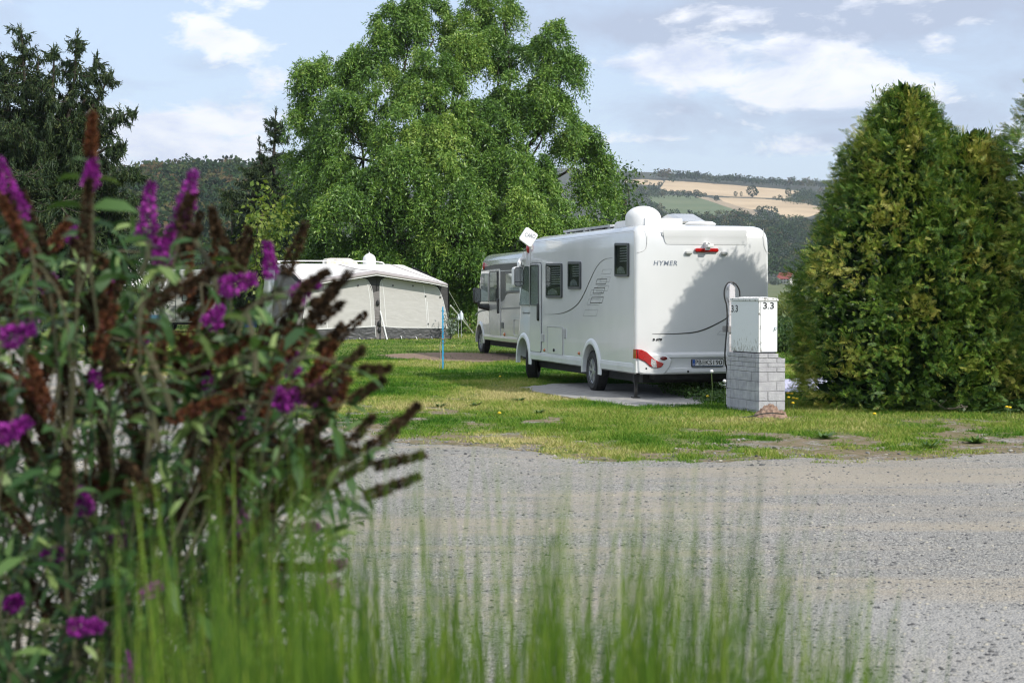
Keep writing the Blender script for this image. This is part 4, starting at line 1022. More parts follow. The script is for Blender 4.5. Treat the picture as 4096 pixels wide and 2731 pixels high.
def caravan(name, loc, ang, L, H, label, m_body, door=True, rail=True, extras=(), W=2.3):
    """long side faces -y local; x from 0 to L"""
    root = empty(name, loc, ang, label, 'caravan')
    prof = []     # side silhouette in (x,z)
    r1_, r2_ = .45, .55
    base = .42
    prof = rpoly([(0.05, base), (L-.15, base), (L, 1.2), (L-.35, H), (.15, H), (-.05, 1.3)], .32, 6)
    g = MB(); n = len(prof); lay = [(0, .03), (.0+.05, 0), (W-.05, 0), (W, .03)]
    pts = []
    for y, i in lay:
        pp = offset_poly(prof, -i) if i else prof
        pts += [(p[0], y, p[1]) for p in pp]
    fs = [tuple(range(n))[::-1], tuple(range(3*n, 4*n))]+[(k*n+i, k*n+(i+1) % n, (k+1)*n+(i+1) % n, (k+1)*n+i) for k in range(3) for i in range(n)]
    g.add(pts, fs); g.build('body', m_body, root, smooth=40)
    g = MB(); g.box((.3, .02, .34), (L-.3, W-.02, .46)); g.build('chassis', MT['chassis'], root)
    for y in (.12, W-.12):
        w = MB(); w.lathe([(.20, -.09), (.30, -.1), (.325, -.07), (.325, .07), (.30, .1), (.20, .09)], 24, axis='y', close=True); wo = w.build('wheel', MT['rubber'], root, smooth=40); wo.location = (L*.52, y, .325)
        w = MB(); w.lathe([(0, -.05), (.2, -.07), (.2, .07), (0, .05)], 24, axis='y'); w.build('rim', MT['rim'], wo)
    for x0, x1, z0, z1 in ((.5, 1.6, 1.35, 2.0), (L*.36, L*.52, 1.4, 2.0), (L-1.5, L-.6, 1.35, 2.0)):
        window(root, [(x0, z0), (x1, z0), (x1, z1), (x0, z1)], 'curtain', .03, .05, M=FR_REAR)
    if door:
        d = MB(FR_REAR); op = rrect(L*.62, .5, L*.62+.62, 2.25, .08); d.prism(op, 0, .02); do = d.build('door', m_body, root)
        d = MB(FR_REAR); d.ring(offset_poly(op, .02), op, 0, .024); d.build('door_seal', MT['frame'], do)
    g = MB(FR_REAR); g.ribbon([(.1, 1.15), (L-.1, 1.15)], .05, .001, .003); g.build('trim_stripe', MT['stripe2'], root)
    if rail:
        g = MB(); g.tube(smooth_line([(.3, .3, H+.02), (.5, .3, H+.10), (L*.75, .3, H+.10), (L*.85, .3, H-.0)], 6), .025, 8)
        for x in (.9, 2.0, 3.1, L*.72): g.tube([(x, .3, H-.02), (x, .3, H+.1)], .02)
        g.build('roof_rail', MT['white_plastic'], root)
    return root
# caravan behind the awning
cloc = Matrix.Translation(TENT) @ Matrix.Rotation(AT, 4, 'Z') @ Vector((bu0-.30, BK+.06, 0))
cv = caravan('caravan', tuple(cloc), AT, bu1-bu0+.2, backz+.02, 'white caravan standing behind the beige awning, with air conditioner and dome on its roof', MT['white'])
cvs, cvr = proj_fns(tuple(cloc), AT)
CR = lambda x, y, off: cvr(*zt4(x, y), off)
a, b = CR(818, 248, 1.1), CR(1120, 197, 1.1); H_ = backz+.02
g = MB(Matrix.Translation((0, .75, 0)) @ FR_REAR); g.prism(rpoly([(a[0], H_-.02), (b[0], H_-.02), (b[0]-.10, H_+.12), (b[0]-.35, b[1]), (a[0]+.1, b[1]), (a[0], b[1]-.08)], .06), -.75, .0, chamfer=.03); ac = g.build('air_conditioner', MT['offwhite'], cv, smooth=40)
a2, b2 = cvr(*zt4(908, 222), .75), cvr(*zt4(995, 205), .75); text_obj('air_conditioner_lettering', 'Dometic', (a2[0], a2[1], b2[0], b2[1]), Matrix.Translation((0, .745, 0)) @ FR_REAR, .001, MT['grey_plastic'], ac, 0, .01)
x = CR(1240, 200, 1.2)[0]; rad = (CR(1300, 230, 1.2)[0]-CR(1180, 230, 1.2)[0])/2; zt_ = CR(1240, 150, 1.2)[1]
g = MB(); g.lathe([(rad*.96, H_-.05), (rad, H_+.1), (rad, zt_-rad)]+[(rad*math.cos(t), zt_-rad+rad*math.sin(t)) for t in [i*math.pi/2/7 for i in range(1, 8)]], 28, (x, 1.2, 0)); g.tube([(x, 1.2, zt_-.02), (x, 1.2, zt_+.05)], .03); g.build('satellite_dome', MT['white_plastic'], cv, smooth=50)

# ---- the neighbours behind the flowering shrub
z5 = lambda x, y: (x*.4677, 900+y*.4677)
n1 = G(640, 1332); c2 = caravan('caravan', (P(470, 1178, 79)[0], 77.5, 0), math.radians(6), 4.6, 2.78, 'pale caravan with a small awning seen through the flowering shrub', MT['greige'], rail=False)
g = MB(); g.lathe([(.30, 2.76), (.33, 2.95)]+[(.33*math.cos(t), 2.95+.33*math.sin(t)) for t in [i*math.pi/2/6 for i in range(1, 7)]], 24, (1.35, 1.1, 0)); g.build('satellite_dome', MT['white_plastic'], c2, smooth=50)
g = MB(); g.box((-.3, .7, 2.76), (1.1, 1.4, 2.92)); g.build('air_conditioner', MT['offwhite'], c2)
aw = empty('awning_tent', (P(360, 1178, 75)[0], 74.5, 0), math.radians(6), 'small grey awning with a white roof beside the pale caravan behind the flowering shrub', 'awning')
g = MB(); pts = []; 
for t in np.linspace(0, 1, 8):
    for s in np.linspace(0, 1, 13): pts.append((-.2+3.4*s, t*3.0, 2.05+.72*t-.25*abs(2*s-1)**2*(1-t)))
g.add(pts, [(i*13+k, i*13+k+1, (i+1)*13+k+1, (i+1)*13+k) for i in range(7) for k in range(12)]); g.build('roof', MROOF, aw, smooth=50)
g = MB(FR_REAR); g.prism([(-.2, 0), (3.2, 0), (3.1, 1.85), (1.5, 2.02), (-.1, 1.85)], -.9, -.86); g.build('front_wall', cloth('grey_canvas', (.20, .20, .195), (.24, .24, .235), 3), aw)
g = MB(FR_REAR); g.ribbon(smooth_line([(.75, .0), (.85, .7), (1.15, 1.4), (1.6, 1.9)], 6), .16, .0, .02); g.ribbon([(-.15, 0), (-.1, 1.82)], .08, 0, .02); g.ribbon([(1.75, 0), (1.7, 1.95)], .03, 0, .02); g.build('white_leg', MROOF, aw)
g = MB(FR_REAR); g.prism([(.95, .62), (3.1, .62), (3.1, .80), (.95, .80)], -.85, -.83); g.build('blue_band', pm('blue_canvas', (.04, .13, .20), (.06, .16, .24), 4, .7), aw)
c3 = caravan('caravan', (P(20, 1178, 76)[0], 75.5, 0), math.radians(4), 3.6, 2.72, 'grey caravan at the left edge behind the flowering shrub, with a dish aerial', MT['greige'], rail=False)
g = MB(); dx = P(306, 1178, 76)[0]-P(20, 1178, 76)[0]; g.tube([(dx, 1, 2.70), (dx, 1, 2.90)], .05); g.M = Matrix.Translation((dx, 1, 2.99)) @ Matrix.Rotation(math.radians(-60), 4, 'X'); g.lathe([(0, .0), (.15, -.02), (.30, -.09), (.30, -.07), (.15, .0), (0, .02)], 20); g.build('dish_aerial', MT['white_plastic'], c3)
g = MB(FR_REAR); g.prism(rrect(3.0, 1.9, 3.5, 2.6, .05), .0, .05); g.build('rear_panel', MT['white'], c3)
# folding chair
ch = empty('folding_chair', tuple(G(168, 1330)), math.radians(30), 'folding camping chair in front of the grey caravan at the left edge', 'chair')
for y in (-.26, .26):
    g = MB(); g.tube([(-.28, y, 0), (.22, y, .46), (.30, y, 1.05)], .013); g.build('frame', MT['alu'], ch)
    g = MB(); g.tube([(.28, y, 0), (-.26, y, .46)], .013); g.build('frame', MT['alu'], ch)
g = MB(); g.box((-.26, -.25, .44), (.22, .25, .46)); g.build('seat', MT['black'], ch)
g = MB(Matrix.Translation((.22, 0, .46)) @ Matrix.Rotation(math.radians(8), 4, 'Y')); g.box((0, -.25, .02), (.015, .25, .62)); g.build('backrest', MT['red'] if False else pm('dark_red_canvas', (.14, .03, .03), (.18, .04, .04), 6, .8), ch)
# blue bag left of the tent
bgp = G(1000, 1345); bag = empty('pop_up_bin', tuple(bgp), .2, 'small round blue pop-up bin on the grass left of the beige awning', 'bin')
g = MB(); g.lathe([(.0, .0), (.26, .01), (.29, .2), (.27, .42), (.25, .5), (.24, .5), (.26, .4), (.27, .2), (.0, .06)], 20, (0, 0, .35)); g.build('bowl', pm('blue_fabric', (.03, .06, .42), (.05, .09, .5), 5, .6), bag)
g = MB(); 
for k in range(4):
    a = k*math.pi/2+.4; g.tube([(.3*math.cos(a), .3*math.sin(a), 0), (.22*math.cos(a), .22*math.sin(a), .9)], .012)
g.build('stand', MT['black'], bag)

# ================================================================= small things on the grass
# blue marker pole with string
bp_ = G(1772, 1478); tp = P(1771, 1227, bp_[1])
pole = empty('marker_pole', tuple(bp_), 0, 'thin blue marker pole with string wound round it, standing on the grass', 'pole')
g = MB(); h = tp[2]; g.box((-.018, -.018, -.05), (.012, .012, h)); 
for k in range(11): g.box((.010, -.012, .12+k*.115), (.02, .004, .17+k*.115))
g.build('stake', pm('blue_plastic', (.02, .26, .50), (.03, .34, .58), 8, .45), pole)
g = MB(); pts = [(.03*math.cos(t*.9)+(.0), .03*math.sin(t*.9)-.02, .58+.012*t+.05*math.sin(t*.37)) for t in range(0, 26)]
g.tube(smooth_line(pts, 2), .005, 5); g.tube(smooth_line([(-.02, -.03, .72), (-.07, -.04, .5), (-.05, -.04, .3), (-.08, -.04, .03)], 5), .005, 5); g.tube(smooth_line([(.02, -.03, .8), (.05, -.03, .62), (-.06, -.03, .55), (-.03, -.03, .15)], 5), .005, 5)
g.build('string', pm('twine', (.35, .30, .24), (.28, .24, .2), 30, .9), pole)
# stake and water bottles right of the tent
a = G(1881, 1303); g = MB(Matrix.Translation(a)); h = P(1881, 1262, a[1])[2]; g.box((-.05, -.05, 0), (.05, .05, h)); g.add([(-.05, -.05, h), (.05, -.05, h), (.05, .05, h), (-.05, .05, h), (0, 0, h+.06)], [(0, 1, 4), (1, 2, 4), (2, 3, 4), (3, 0, 4)])
tag(g.build('wooden_stake', pm('pine_wood', (.42, .25, .11), (.34, .19, .08), 9, .8), None), 'short pine stake in the grass between the awning and the silver motorhome', 'stake')
for k, (px, lab) in enumerate(((1833, 'left one of two pale plastic bottles hung by the awning guy lines'), (1845, 'right one of two pale plastic bottles hung by the awning guy lines'))):
    a = P(px, 1280, 68.5); zt_ = P(px, 1243 if k else 1256, 68.5)[2]; zb_ = a[2]
    g = MB(Matrix.Translation((a[0], a[1], 0))); g.lathe([(.0, zb_), (.075, zb_+.01), (.08, zb_+.05), (.08, zt_-.12), (.03, zt_-.04), (.03, zt_), (0, zt_)], 14)
    bo_ = g.build('bottle', pm('pale_plastic', (.62, .68, .74), (.55, .62, .7), 5, .3), None, smooth=50); tag(bo_, lab, 'bottle', 'plastic bottles by the awning')
    g = MB(Matrix.Translation((a[0], a[1], 0))); g.tube([(0, 0, -.02), (0, 0, zb_+.02)], .015); g.build('stick', MT['alu'], bo_)
# groundsheet
gp = [G(2870, 1528, .02), G(3330, 1512, .02), G(3330, 1568, .02), G(2895, 1572, .02)]
n = 40; V = []; 
for i in range(n):
    for j in range(n):
        s, t = i/(n-1), j/(n-1); p = (gp[0]*(1-s)+gp[1]*s)*(1-t)+(gp[3]*(1-s)+gp[2]*s)*t; V.append((p[0], p[1], .015+.05*fbm(s*9, t*5, 3)))
idx = np.arange(n*n).reshape(n, n); F_ = np.stack([idx[:-1, :-1], idx[:-1, 1:], idx[1:, 1:], idx[1:, :-1]], -1).reshape(-1, 4)
tag(link('groundsheet', np_mesh('groundsheet', V, [F_], smooth=True), pm('lilac_sheet', (.46, .45, .62), (.56, .55, .70), 5, .6, bump=.3, bscale=6)), 'pale lilac groundsheet spread on the grass behind the brick pier', 'groundsheet')
# dead branch at hedge foot
g = MB(); Yb = 24.9; b_ = lambda x, y, Y=Yb: tuple(P(3100+x*.42347, 1400+y*.42347, Y))
g.tube(smooth_line([b_(1475, 450, 25.4), b_(1530, 500, 25.2), b_(1590, 545, 25.0), b_(1650, 555), b_(1720, 545, 24.7), b_(1815, 533, 24.5)], 4), list(np.linspace(.022, .006, 21)), 7)
g.tube([b_(1700, 548, 24.75), b_(1760, 515, 24.7), b_(1800, 560, 24.6)], .005); g.tube([b_(1560, 525, 25.1), b_(1620, 470, 25.0)], .006)
tag(g.build('dead_branch', pm('bare_wood', (.36, .29, .23), (.27, .21, .16), 20, .85), None, smooth=60), 'pale dead branch lying at the foot of the thuja bushes', 'branch')

# far parked car under the trees
cw = G(1860, 1274); car = empty('parked_car', (cw[0]-2.9, cw[1]-.6, 0), math.radians(4), 'silver parked car glimpsed far off between the awning and the silver motorhome', 'car')
bodyp = [(-.05, .35), (.25, .30), (4.0, .30), (4.2, .45), (4.2, .85), (3.95, .98), (3.1, 1.05), (2.45, 1.45), (1.0, 1.48), (.35, 1.1), (-.02, .95)]
g = MB(FR_REAR); g.prism(rpoly(bodyp, .12), -1.7, .0, chamfer=.06); g.build('body', MT['greige'], car, smooth=35)
g = MB(FR_REAR); g.prism([(.75, 1.08), (2.75, 1.08), (2.35, 1.38), (1.05, 1.40)], .0, .012); g.build('side_window', MT['black'], car)
for x in (.8, 3.3):
    for y in (.08, 1.62):
        w = MB(); w.lathe([(.2, -.09), (.31, -.1), (.33, -.06), (.33, .06), (.31, .1), (.2, .09)], 24, axis='y', close=True); wo = w.build('wheel', MT['rubber'], car, smooth=40); wo.location = (x, y, .33)
        w = MB(); w.lathe([(0, -.06), (.2, -.08), (.2, .08), (0, .06)], 24, axis='y'); w.build('rim', MT['rim'], wo)
g = MB(); g.ellipsoid((4.18, .3, .72), (.06, .18, .09)); g.build('headlight', MT['clear'], car); g = MB(); g.ellipsoid((4.18, 1.4, .72), (.06, .18, .09)); g.build('headlight', MT['clear'], car)
# ================================================================= ground, road, lawn, far hills
# road edge: from the left background to the right foreground, in metres
EDGE_PX = [(-900, 1335), (-300, 1362), (0, 1383), (198, 1417), (472, 1475), (900, 1590), (1250, 1690), (1580, 1762), (1850, 1783), (2080, 1800), (2330, 1838), (2700, 1843), (3000, 1838), (3350, 1838), (3620, 1838), (3850, 1815), (4096, 1800), (4500, 1795), (5400, 1800)]
EDGE = np.array([G(x, y)[:2] for x, y in EDGE_PX])
def edge_y(X): return np.interp(X, EDGE[:, 0], EDGE[:, 1])
def pad_px(pts): return np.array([G(x, y)[:2] for x, y in pts])
def inpoly(X, Y, poly):
    c = np.zeros(np.shape(X), bool); n = len(poly)
    for i in range(n):
        x0, y0 = poly[i-1]; x1, y1 = poly[i]
        with np.errstate(divide='ignore', invalid='ignore'):
            c ^= ((y0 > Y) != (y1 > Y)) & (X < (x1-x0)*(Y-y0)/(y1-y0+1e-12)+x0)
    return c
def wobble(X, Y, a, f, seed): return a*(fbm(X*f, Y*f, seed, 3)-.5)*2
PAD = pad_px([(2075, 1552), (2160, 1570), (2290, 1592), (2420, 1612), (2560, 1626), (2700, 1627), (2790, 1617), (2860, 1600), (2900, 1560), (2500, 1530), (2200, 1535)])
DIRT = pad_px([(1505, 1421), (1600, 1414), (1760, 1410), (2075, 1414), (2120, 1436), (2000, 1444), (1880, 1449), (1740, 1442), (1620, 1433)])
BARE = [pad_px(p) for p in ([(2480, 1705), (2600, 1698), (2740, 1702), (2850, 1715), (2800, 1728), (2600, 1725)], [(1650, 1635), (1760, 1632), (1880, 1640), (1850, 1655), (1700, 1652)],
        [(1860, 1600), (1900, 1596), (1900, 1612), (1850, 1615)], [(3120, 1735), (3240, 1738), (3290, 1760), (3380, 1775), (3300, 1790), (3130, 1775), (2980, 1760), (2990, 1745)],
        [(2090, 1665), (2230, 1660), (2220, 1690), (2100, 1685)], [(3840, 1778), (3920, 1772), (3900, 1800), (3820, 1805)], [(3960, 1745), (4096, 1738), (4096, 1760), (3980, 1760)],
        [(1700, 1580), (1820, 1583), (1840, 1592), (1720, 1592)], [(2950, 1650), (3160, 1660), (3140, 1685), (2960, 1675)], [(1960, 1735), (2150, 1740), (2110, 1760), (1980, 1752)])]
def grassiness(X, Y):
    """0 = bare ground, 1 = thick turf"""
    e = edge_y(X)+wobble(X, Y, .55, .9, 11)+wobble(X, Y, .45, 3.1, 12)-.25
    d = Y-e
    g = np.clip(d/1.6, 0, 1)*.75+.25*np.clip(d/5.5, 0, 1); g = np.where(d < 0, 0, g*.62+.38)
    n = fbm(X*1.1, Y*.55, 21, 4); n2 = fbm(X*4.0, Y*2.5, 22, 3)
    thin = np.clip(1-(d-3.5)/4.0, 0, 1)
    hole = np.clip(((.485-n)+(.5-n2)*.6)*6, 0, 1)*thin*.95
    g = g*(1-hole)
    fine = np.clip((fbm(X*5.5, Y*3.2, 23, 3)-.40)*6, .12, 1); near_ = np.clip(1-(d-1.2)/5.5, 0, 1)*.85; g = g*(1-near_+near_*fine)
    Xw = X+wobble(X, Y, .5, 1.6, 31); Yw = Y+wobble(X, Y, .9, 1.6, 32)
    for p in BARE: g = np.where(inpoly(Xw, Yw, p), g*np.clip((fbm(X*2.2, Y*1.6, 35, 3)-.38)*4, .05, .9), g)
    g = np.where(inpoly(Xw, Yw, PAD), 0.0, g)
    Xd = X+wobble(X, Y, .5, 1.0, 41); Yd = Y+wobble(X, Y, .6, 1.0, 42)
    g = np.where(inpoly(Xd, Yd, DIRT), g*.06, g)
    return g

# --- materials
def groundmat():
    m, nt, b = newmat('lawn_soil'); N = nt.nodes; L = nt.links
    tc = N.new('ShaderNodeTexCoord'); at = N.new('ShaderNodeAttribute'); at.attribute_name = 'turf'
    def nz(scale, det=5, rough=.6):
        n = N.new('ShaderNodeTexNoise'); n.inputs['Scale'].default_value = scale; n.inputs['Detail'].default_value = det; n.inputs['Roughness'].default_value = rough; L.new(tc.outputs['Object'], n.inputs[0]); return n.outputs[0]
    def ramp(src, stops):
        r = N.new('ShaderNodeValToRGB')
        while len(r.color_ramp.elements) < len(stops): r.color_ramp.elements.new(.5)
        for i, (p, c) in enumerate(stops): r.color_ramp.elements[i].position = p; r.color_ramp.elements[i].color = rgba(c)
        L.new(src, r.inputs[0]); return r.outputs[0]
    def mix(f, a, c):
        x = N.new('ShaderNodeMix'); x.data_type = 'RGBA'; L.new(f, x.inputs[0]) if not isinstance(f, float) else None; L.new(a, x.inputs[6]); L.new(c, x.inputs[7]); return x.outputs[2]
    grass = ramp(nz(.35, 6), [(.3, (.06, .12, .015)), (.5, (.11, .17, .025)), (.7, (.19, .20, .055))])
    grass2 = ramp(nz(22, 5, .75), [(.32, (.018, .04, .006)), (.5, (.10, .15, .025)), (.68, (.30, .31, .11))])
    x = N.new('ShaderNodeMix'); x.data_type = 'RGBA'; x.inputs[0].default_value = .55; L.new(grass, x.inputs[6]); L.new(grass2, x.inputs[7]); gcol = x.outputs[2]
    soil = ramp(nz(7, 9, .75), [(.3, (.10, .085, .045)), (.45, (.17, .155, .075)), (.55, (.26, .20, .14)), (.7, (.36, .30, .23))])
    vo = N.new('ShaderNodeTexVoronoi'); vo.inputs['Scale'].default_value = 45; L.new(tc.outputs['Object'], vo.inputs[0])
    peb = ramp(vo.outputs['Color'], [(.15, (.07, .065, .06)), (.5, (.27, .25, .225)), (.85, (.50, .48, .45))])
    pm_ = ramp(nz(2.0, 4), [(.50, (0, 0, 0)), (.60, (.8, .8, .8))]); soil = mix(pm_, soil, peb)
    ma = N.new('ShaderNodeMath'); ma.operation = 'ADD'; L.new(at.outputs['Fac'], ma.inputs[0])
    mm = N.new('ShaderNodeMath'); mm.operation = 'MULTIPLY_ADD'; L.new(nz(9, 5, .7), mm.inputs[0]); mm.inputs[1].default_value = 1.1; mm.inputs[2].default_value = -.55; L.new(mm.outputs[0], ma.inputs[1])
    f = ramp(ma.outputs[0], [(.33, (0, 0, 0)), (.55, (1, 1, 1))])
    L.new(mix(f, soil, gcol), b.inputs['Base Color']); b.inputs['Roughness'].default_value = .95; b.inputs['Specular IOR Level'].default_value = .15
    bp = N.new('ShaderNodeBump'); bp.inputs['Strength'].default_value = 1; bp.inputs['Distance'].default_value = .03; L.new(nz(28, 8, .75), bp.inputs['Height']); L.new(bp.outputs[0], b.inputs['Normal'])
    return m
def gravelmat():
    m, nt, b = newmat('crushed_limestone'); N = nt.nodes; L = nt.links
    tc = N.new('ShaderNodeTexCoord')
    def vor(scale, out='Color', rnd=1.0):
        v = N.new('ShaderNodeTexVoronoi'); v.inputs['Scale'].default_value = scale; v.inputs['Randomness'].default_value = rnd; L.new(tc.outputs['Object'], v.inputs[0]); return v.outputs[out]
    def nz(scale, det=5, rough=.6):
        n = N.new('ShaderNodeTexNoise'); n.inputs['Scale'].default_value = scale; n.inputs['Detail'].default_value = det; n.inputs['Roughness'].default_value = rough; L.new(tc.outputs['Object'], n.inputs[0]); return n.outputs[0]
    def ramp(src, stops, interp='LINEAR'):
        r = N.new('ShaderNodeValToRGB'); r.color_ramp.interpolation = interp
        while len(r.color_ramp.elements) < len(stops): r.color_ramp.elements.new(.5)
        for i, (p, c) in enumerate(stops): r.color_ramp.elements[i].position = p; r.color_ramp.elements[i].color = rgba(c)
        L.new(src, r.inputs[0]); return r.outputs[0]
    def mix(f, a, c, mode='MIX'):
        x = N.new('ShaderNodeMix'); x.data_type = 'RGBA'; x.blend_type = mode
        if isinstance(f, float): x.inputs[0].default_value = f
        else: L.new(f, x.inputs[0])
        L.new(a, x.inputs[6]); L.new(c, x.inputs[7]); return x.outputs[2]
    k = .86
    st = ramp(vor(70), [(.14, (.035*k, .035*k, .04*k)), (.30, (.20*k, .20*k, .198*k)), (.5, (.35*k, .35*k, .34*k)), (.75, (.46*k, .455*k, .43*k)), (.93, (.62*k, .61*k, .56*k))])
    st2 = ramp(vor(170), [(.12, (.05, .05, .052)), (.5, (.30, .295, .285)), (.9, (.53, .52, .48))])
    base = mix(ramp(nz(6, 4), [(.42, (0, 0, 0)), (.58, (1, 1, 1))]), st, st2)
    # sandy, compacted places
    mpn = N.new('ShaderNodeMapping'); mpn.inputs['Scale'].default_value = (.22, 1.0, 1.0); mpn.inputs['Rotation'].default_value = (0, 0, -.12); L.new(tc.outputs['Object'], mpn.inputs[0])
    ns_ = N.new('ShaderNodeTexNoise'); ns_.inputs['Scale'].default_value = .9; ns_.inputs['Detail'].default_value = 7; ns_.inputs['Roughness'].default_value = .62; L.new(mpn.outputs[0], ns_.inputs[0])
    sand = ramp(ns_.outputs[0], [(.46, (0, 0, 0)), (.60, (.9, .9, .9))])
    sc = ramp(nz(30, 5, .7), [(.3, (.30, .27, .225)), (.7, (.44, .40, .33))])
    base = mix(sand, base, sc)
    big = ramp(nz(.22, 4), [(.35, (.88, .87, .845)), (.65, (1.05, 1.03, 1.0))]); base = mix(1.0, base, big, 'MULTIPLY')
    # a compacted, finer strip where vehicles turn in, close to the viewer on the right
    sx_ = N.new('ShaderNodeSeparateXYZ'); L.new(tc.outputs['Object'], sx_.inputs[0])
    wv_ = N.new('ShaderNodeMath'); wv_.operation = 'MULTIPLY_ADD'; L.new(nz(.7, 5), wv_.inputs[0]); wv_.inputs[1].default_value = 2.2; L.new(sx_.outputs[1], wv_.inputs[2])
    c1_ = N.new('ShaderNodeMapRange'); c1_.inputs[1].default_value = 10.9; c1_.inputs[2].default_value = 10.3; L.new(wv_.outputs[0], c1_.inputs[0])
    c2_ = N.new('ShaderNodeMapRange'); c2_.inputs[1].default_value = .6; c2_.inputs[2].default_value = 2.0; L.new(sx_.outputs[0], c2_.inputs[0])
    cm_ = N.new('ShaderNodeMath'); cm_.operation = 'MULTIPLY'; L.new(c1_.outputs[0], cm_.inputs[0]); L.new(c2_.outputs[0], cm_.inputs[1])
    cm2 = N.new('ShaderNodeMath'); cm2.operation = 'MULTIPLY'; L.new(cm_.outputs[0], cm2.inputs[0]); cm2.inputs[1].default_value = .75
    base = mix(cm2.outputs[0], base, ramp(nz(55, 6, .75), [(.3, (.25, .245, .235)), (.7, (.42, .41, .385))]))
    L.new(base, b.inputs['Base Color']); b.inputs['Roughness'].default_value = .92; b.inputs['Specular IOR Level'].default_value = .2
    ad = N.new('ShaderNodeMath'); ad.operation = 'ADD'; L.new(vor(70, 'Distance'), ad.inputs[0]); L.new(vor(20, 'Distance'), ad.inputs[1])
    bp = N.new('ShaderNodeBump'); bp.inputs['Strength'].default_value = .9; bp.inputs['Distance'].default_value = .012; bp.invert = True; L.new(ad.outputs[0], bp.inputs['Height']); L.new(bp.outputs[0], b.inputs['Normal'])
    return m
MGROUND = groundmat(); MGRAV = gravelmat()

def grid_sheet(name, xs, ys, z, m, turf=True, bumps=0.0):
    X, Y = np.meshgrid(xs, ys)
    Z = np.full_like(X, z)
    if bumps: Z = Z+bumps*(fbm(X*.8, Y*.8, 77, 3)-.5)
    V = np.stack([X, Y, Z], -1).reshape(-1, 3); a, b = len(ys), len(xs); idx = np.arange(a*b).reshape(a, b)
    F_ = np.stack([idx[:-1, :-1], idx[:-1, 1:], idx[1:, 1:], idx[1:, :-1]], -1).reshape(-1, 4)
    me = np_mesh(name, V, [F_], smooth=True)
    if turf:
        at = me.attributes.new('turf', 'FLOAT', 'POINT'); at.data.foreach_set('value', grassiness(X, Y).astype(np.float32).ravel())
    return tag(link(name, me, m), kind='structure')
# one lawn sheet, finely divided where the turf is patchy
xs = np.unique(np.concatenate([np.linspace(-260, -24, 30), np.linspace(-24, 14, 260), np.linspace(14, 260, 30)]))
ys = np.unique(np.concatenate([np.linspace(-60, 12, 10), np.linspace(12, 36, 260), np.linspace(36, 60, 90), np.linspace(60, 210, 30)]))
lawn = grid_sheet('ground', xs, ys, 0.0, MGROUND)
# gravel road sheet
n = 420; xs = np.concatenate([np.linspace(-70, -25, 20), np.linspace(-24.9, 16, 400), np.linspace(16.3, 60, 20)])
ye = edge_y(xs)+wobble(xs, edge_y(xs), .40, .9, 51)+wobble(xs, edge_y(xs), .35, 3.0, 52)-.02
rows_ = 24; V = []
for t in np.linspace(0, 1, rows_): V.append(np.stack([xs, -30+(ye+30)*t, np.full_like(xs, .004)], -1))
V = np.array(V).reshape(-1, 3); idx = np.arange(rows_*len(xs)).reshape(rows_, len(xs)); F_ = np.stack([idx[:-1, :-1], idx[:-1, 1:], idx[1:, 1:], idx[1:, :-1]], -1).reshape(-1, 4)
tag(link('gravel_road', np_mesh('gravel_road', V, [F_]), MGRAV), kind='structure')
# hard standing under the motorhome
th = np.linspace(0, 2*np.pi, 90, endpoint=False)
def blob_sheet(name, poly, z, m, seed):
    c = poly.mean(0); pts = []
    for i in range(len(poly)):
        for t in np.linspace(0, 1, 14, endpoint=False):
            p = poly[i]*(1-t)+poly[(i+1) % len(poly)]*t; w = 1+.05*(fbm(p[0]*2.5, p[1]*2.5, seed)-.5)*2; pts.append(((p[0]-c[0])*w+c[0], (p[1]-c[1])*w+c[1], z))
    g = MB(); g.add(pts, [tuple(range(len(pts)))]); return tag(g.build(name, m), kind='structure')
MPAD = pm('worn_hardstanding', (.23, .225, .215), (.36, .35, .325), 7, .95, bump=1.0, bscale=50, detail=9)
blob_sheet('hard_standing', PAD, .005, MPAD, 3)
blob_sheet('dirt_patch', DIRT, .004, pm('dry_brown_earth', (.16, .105, .07), (.28, .20, .14), 9, .98, bump=1.0, bscale=40, detail=9), 9)

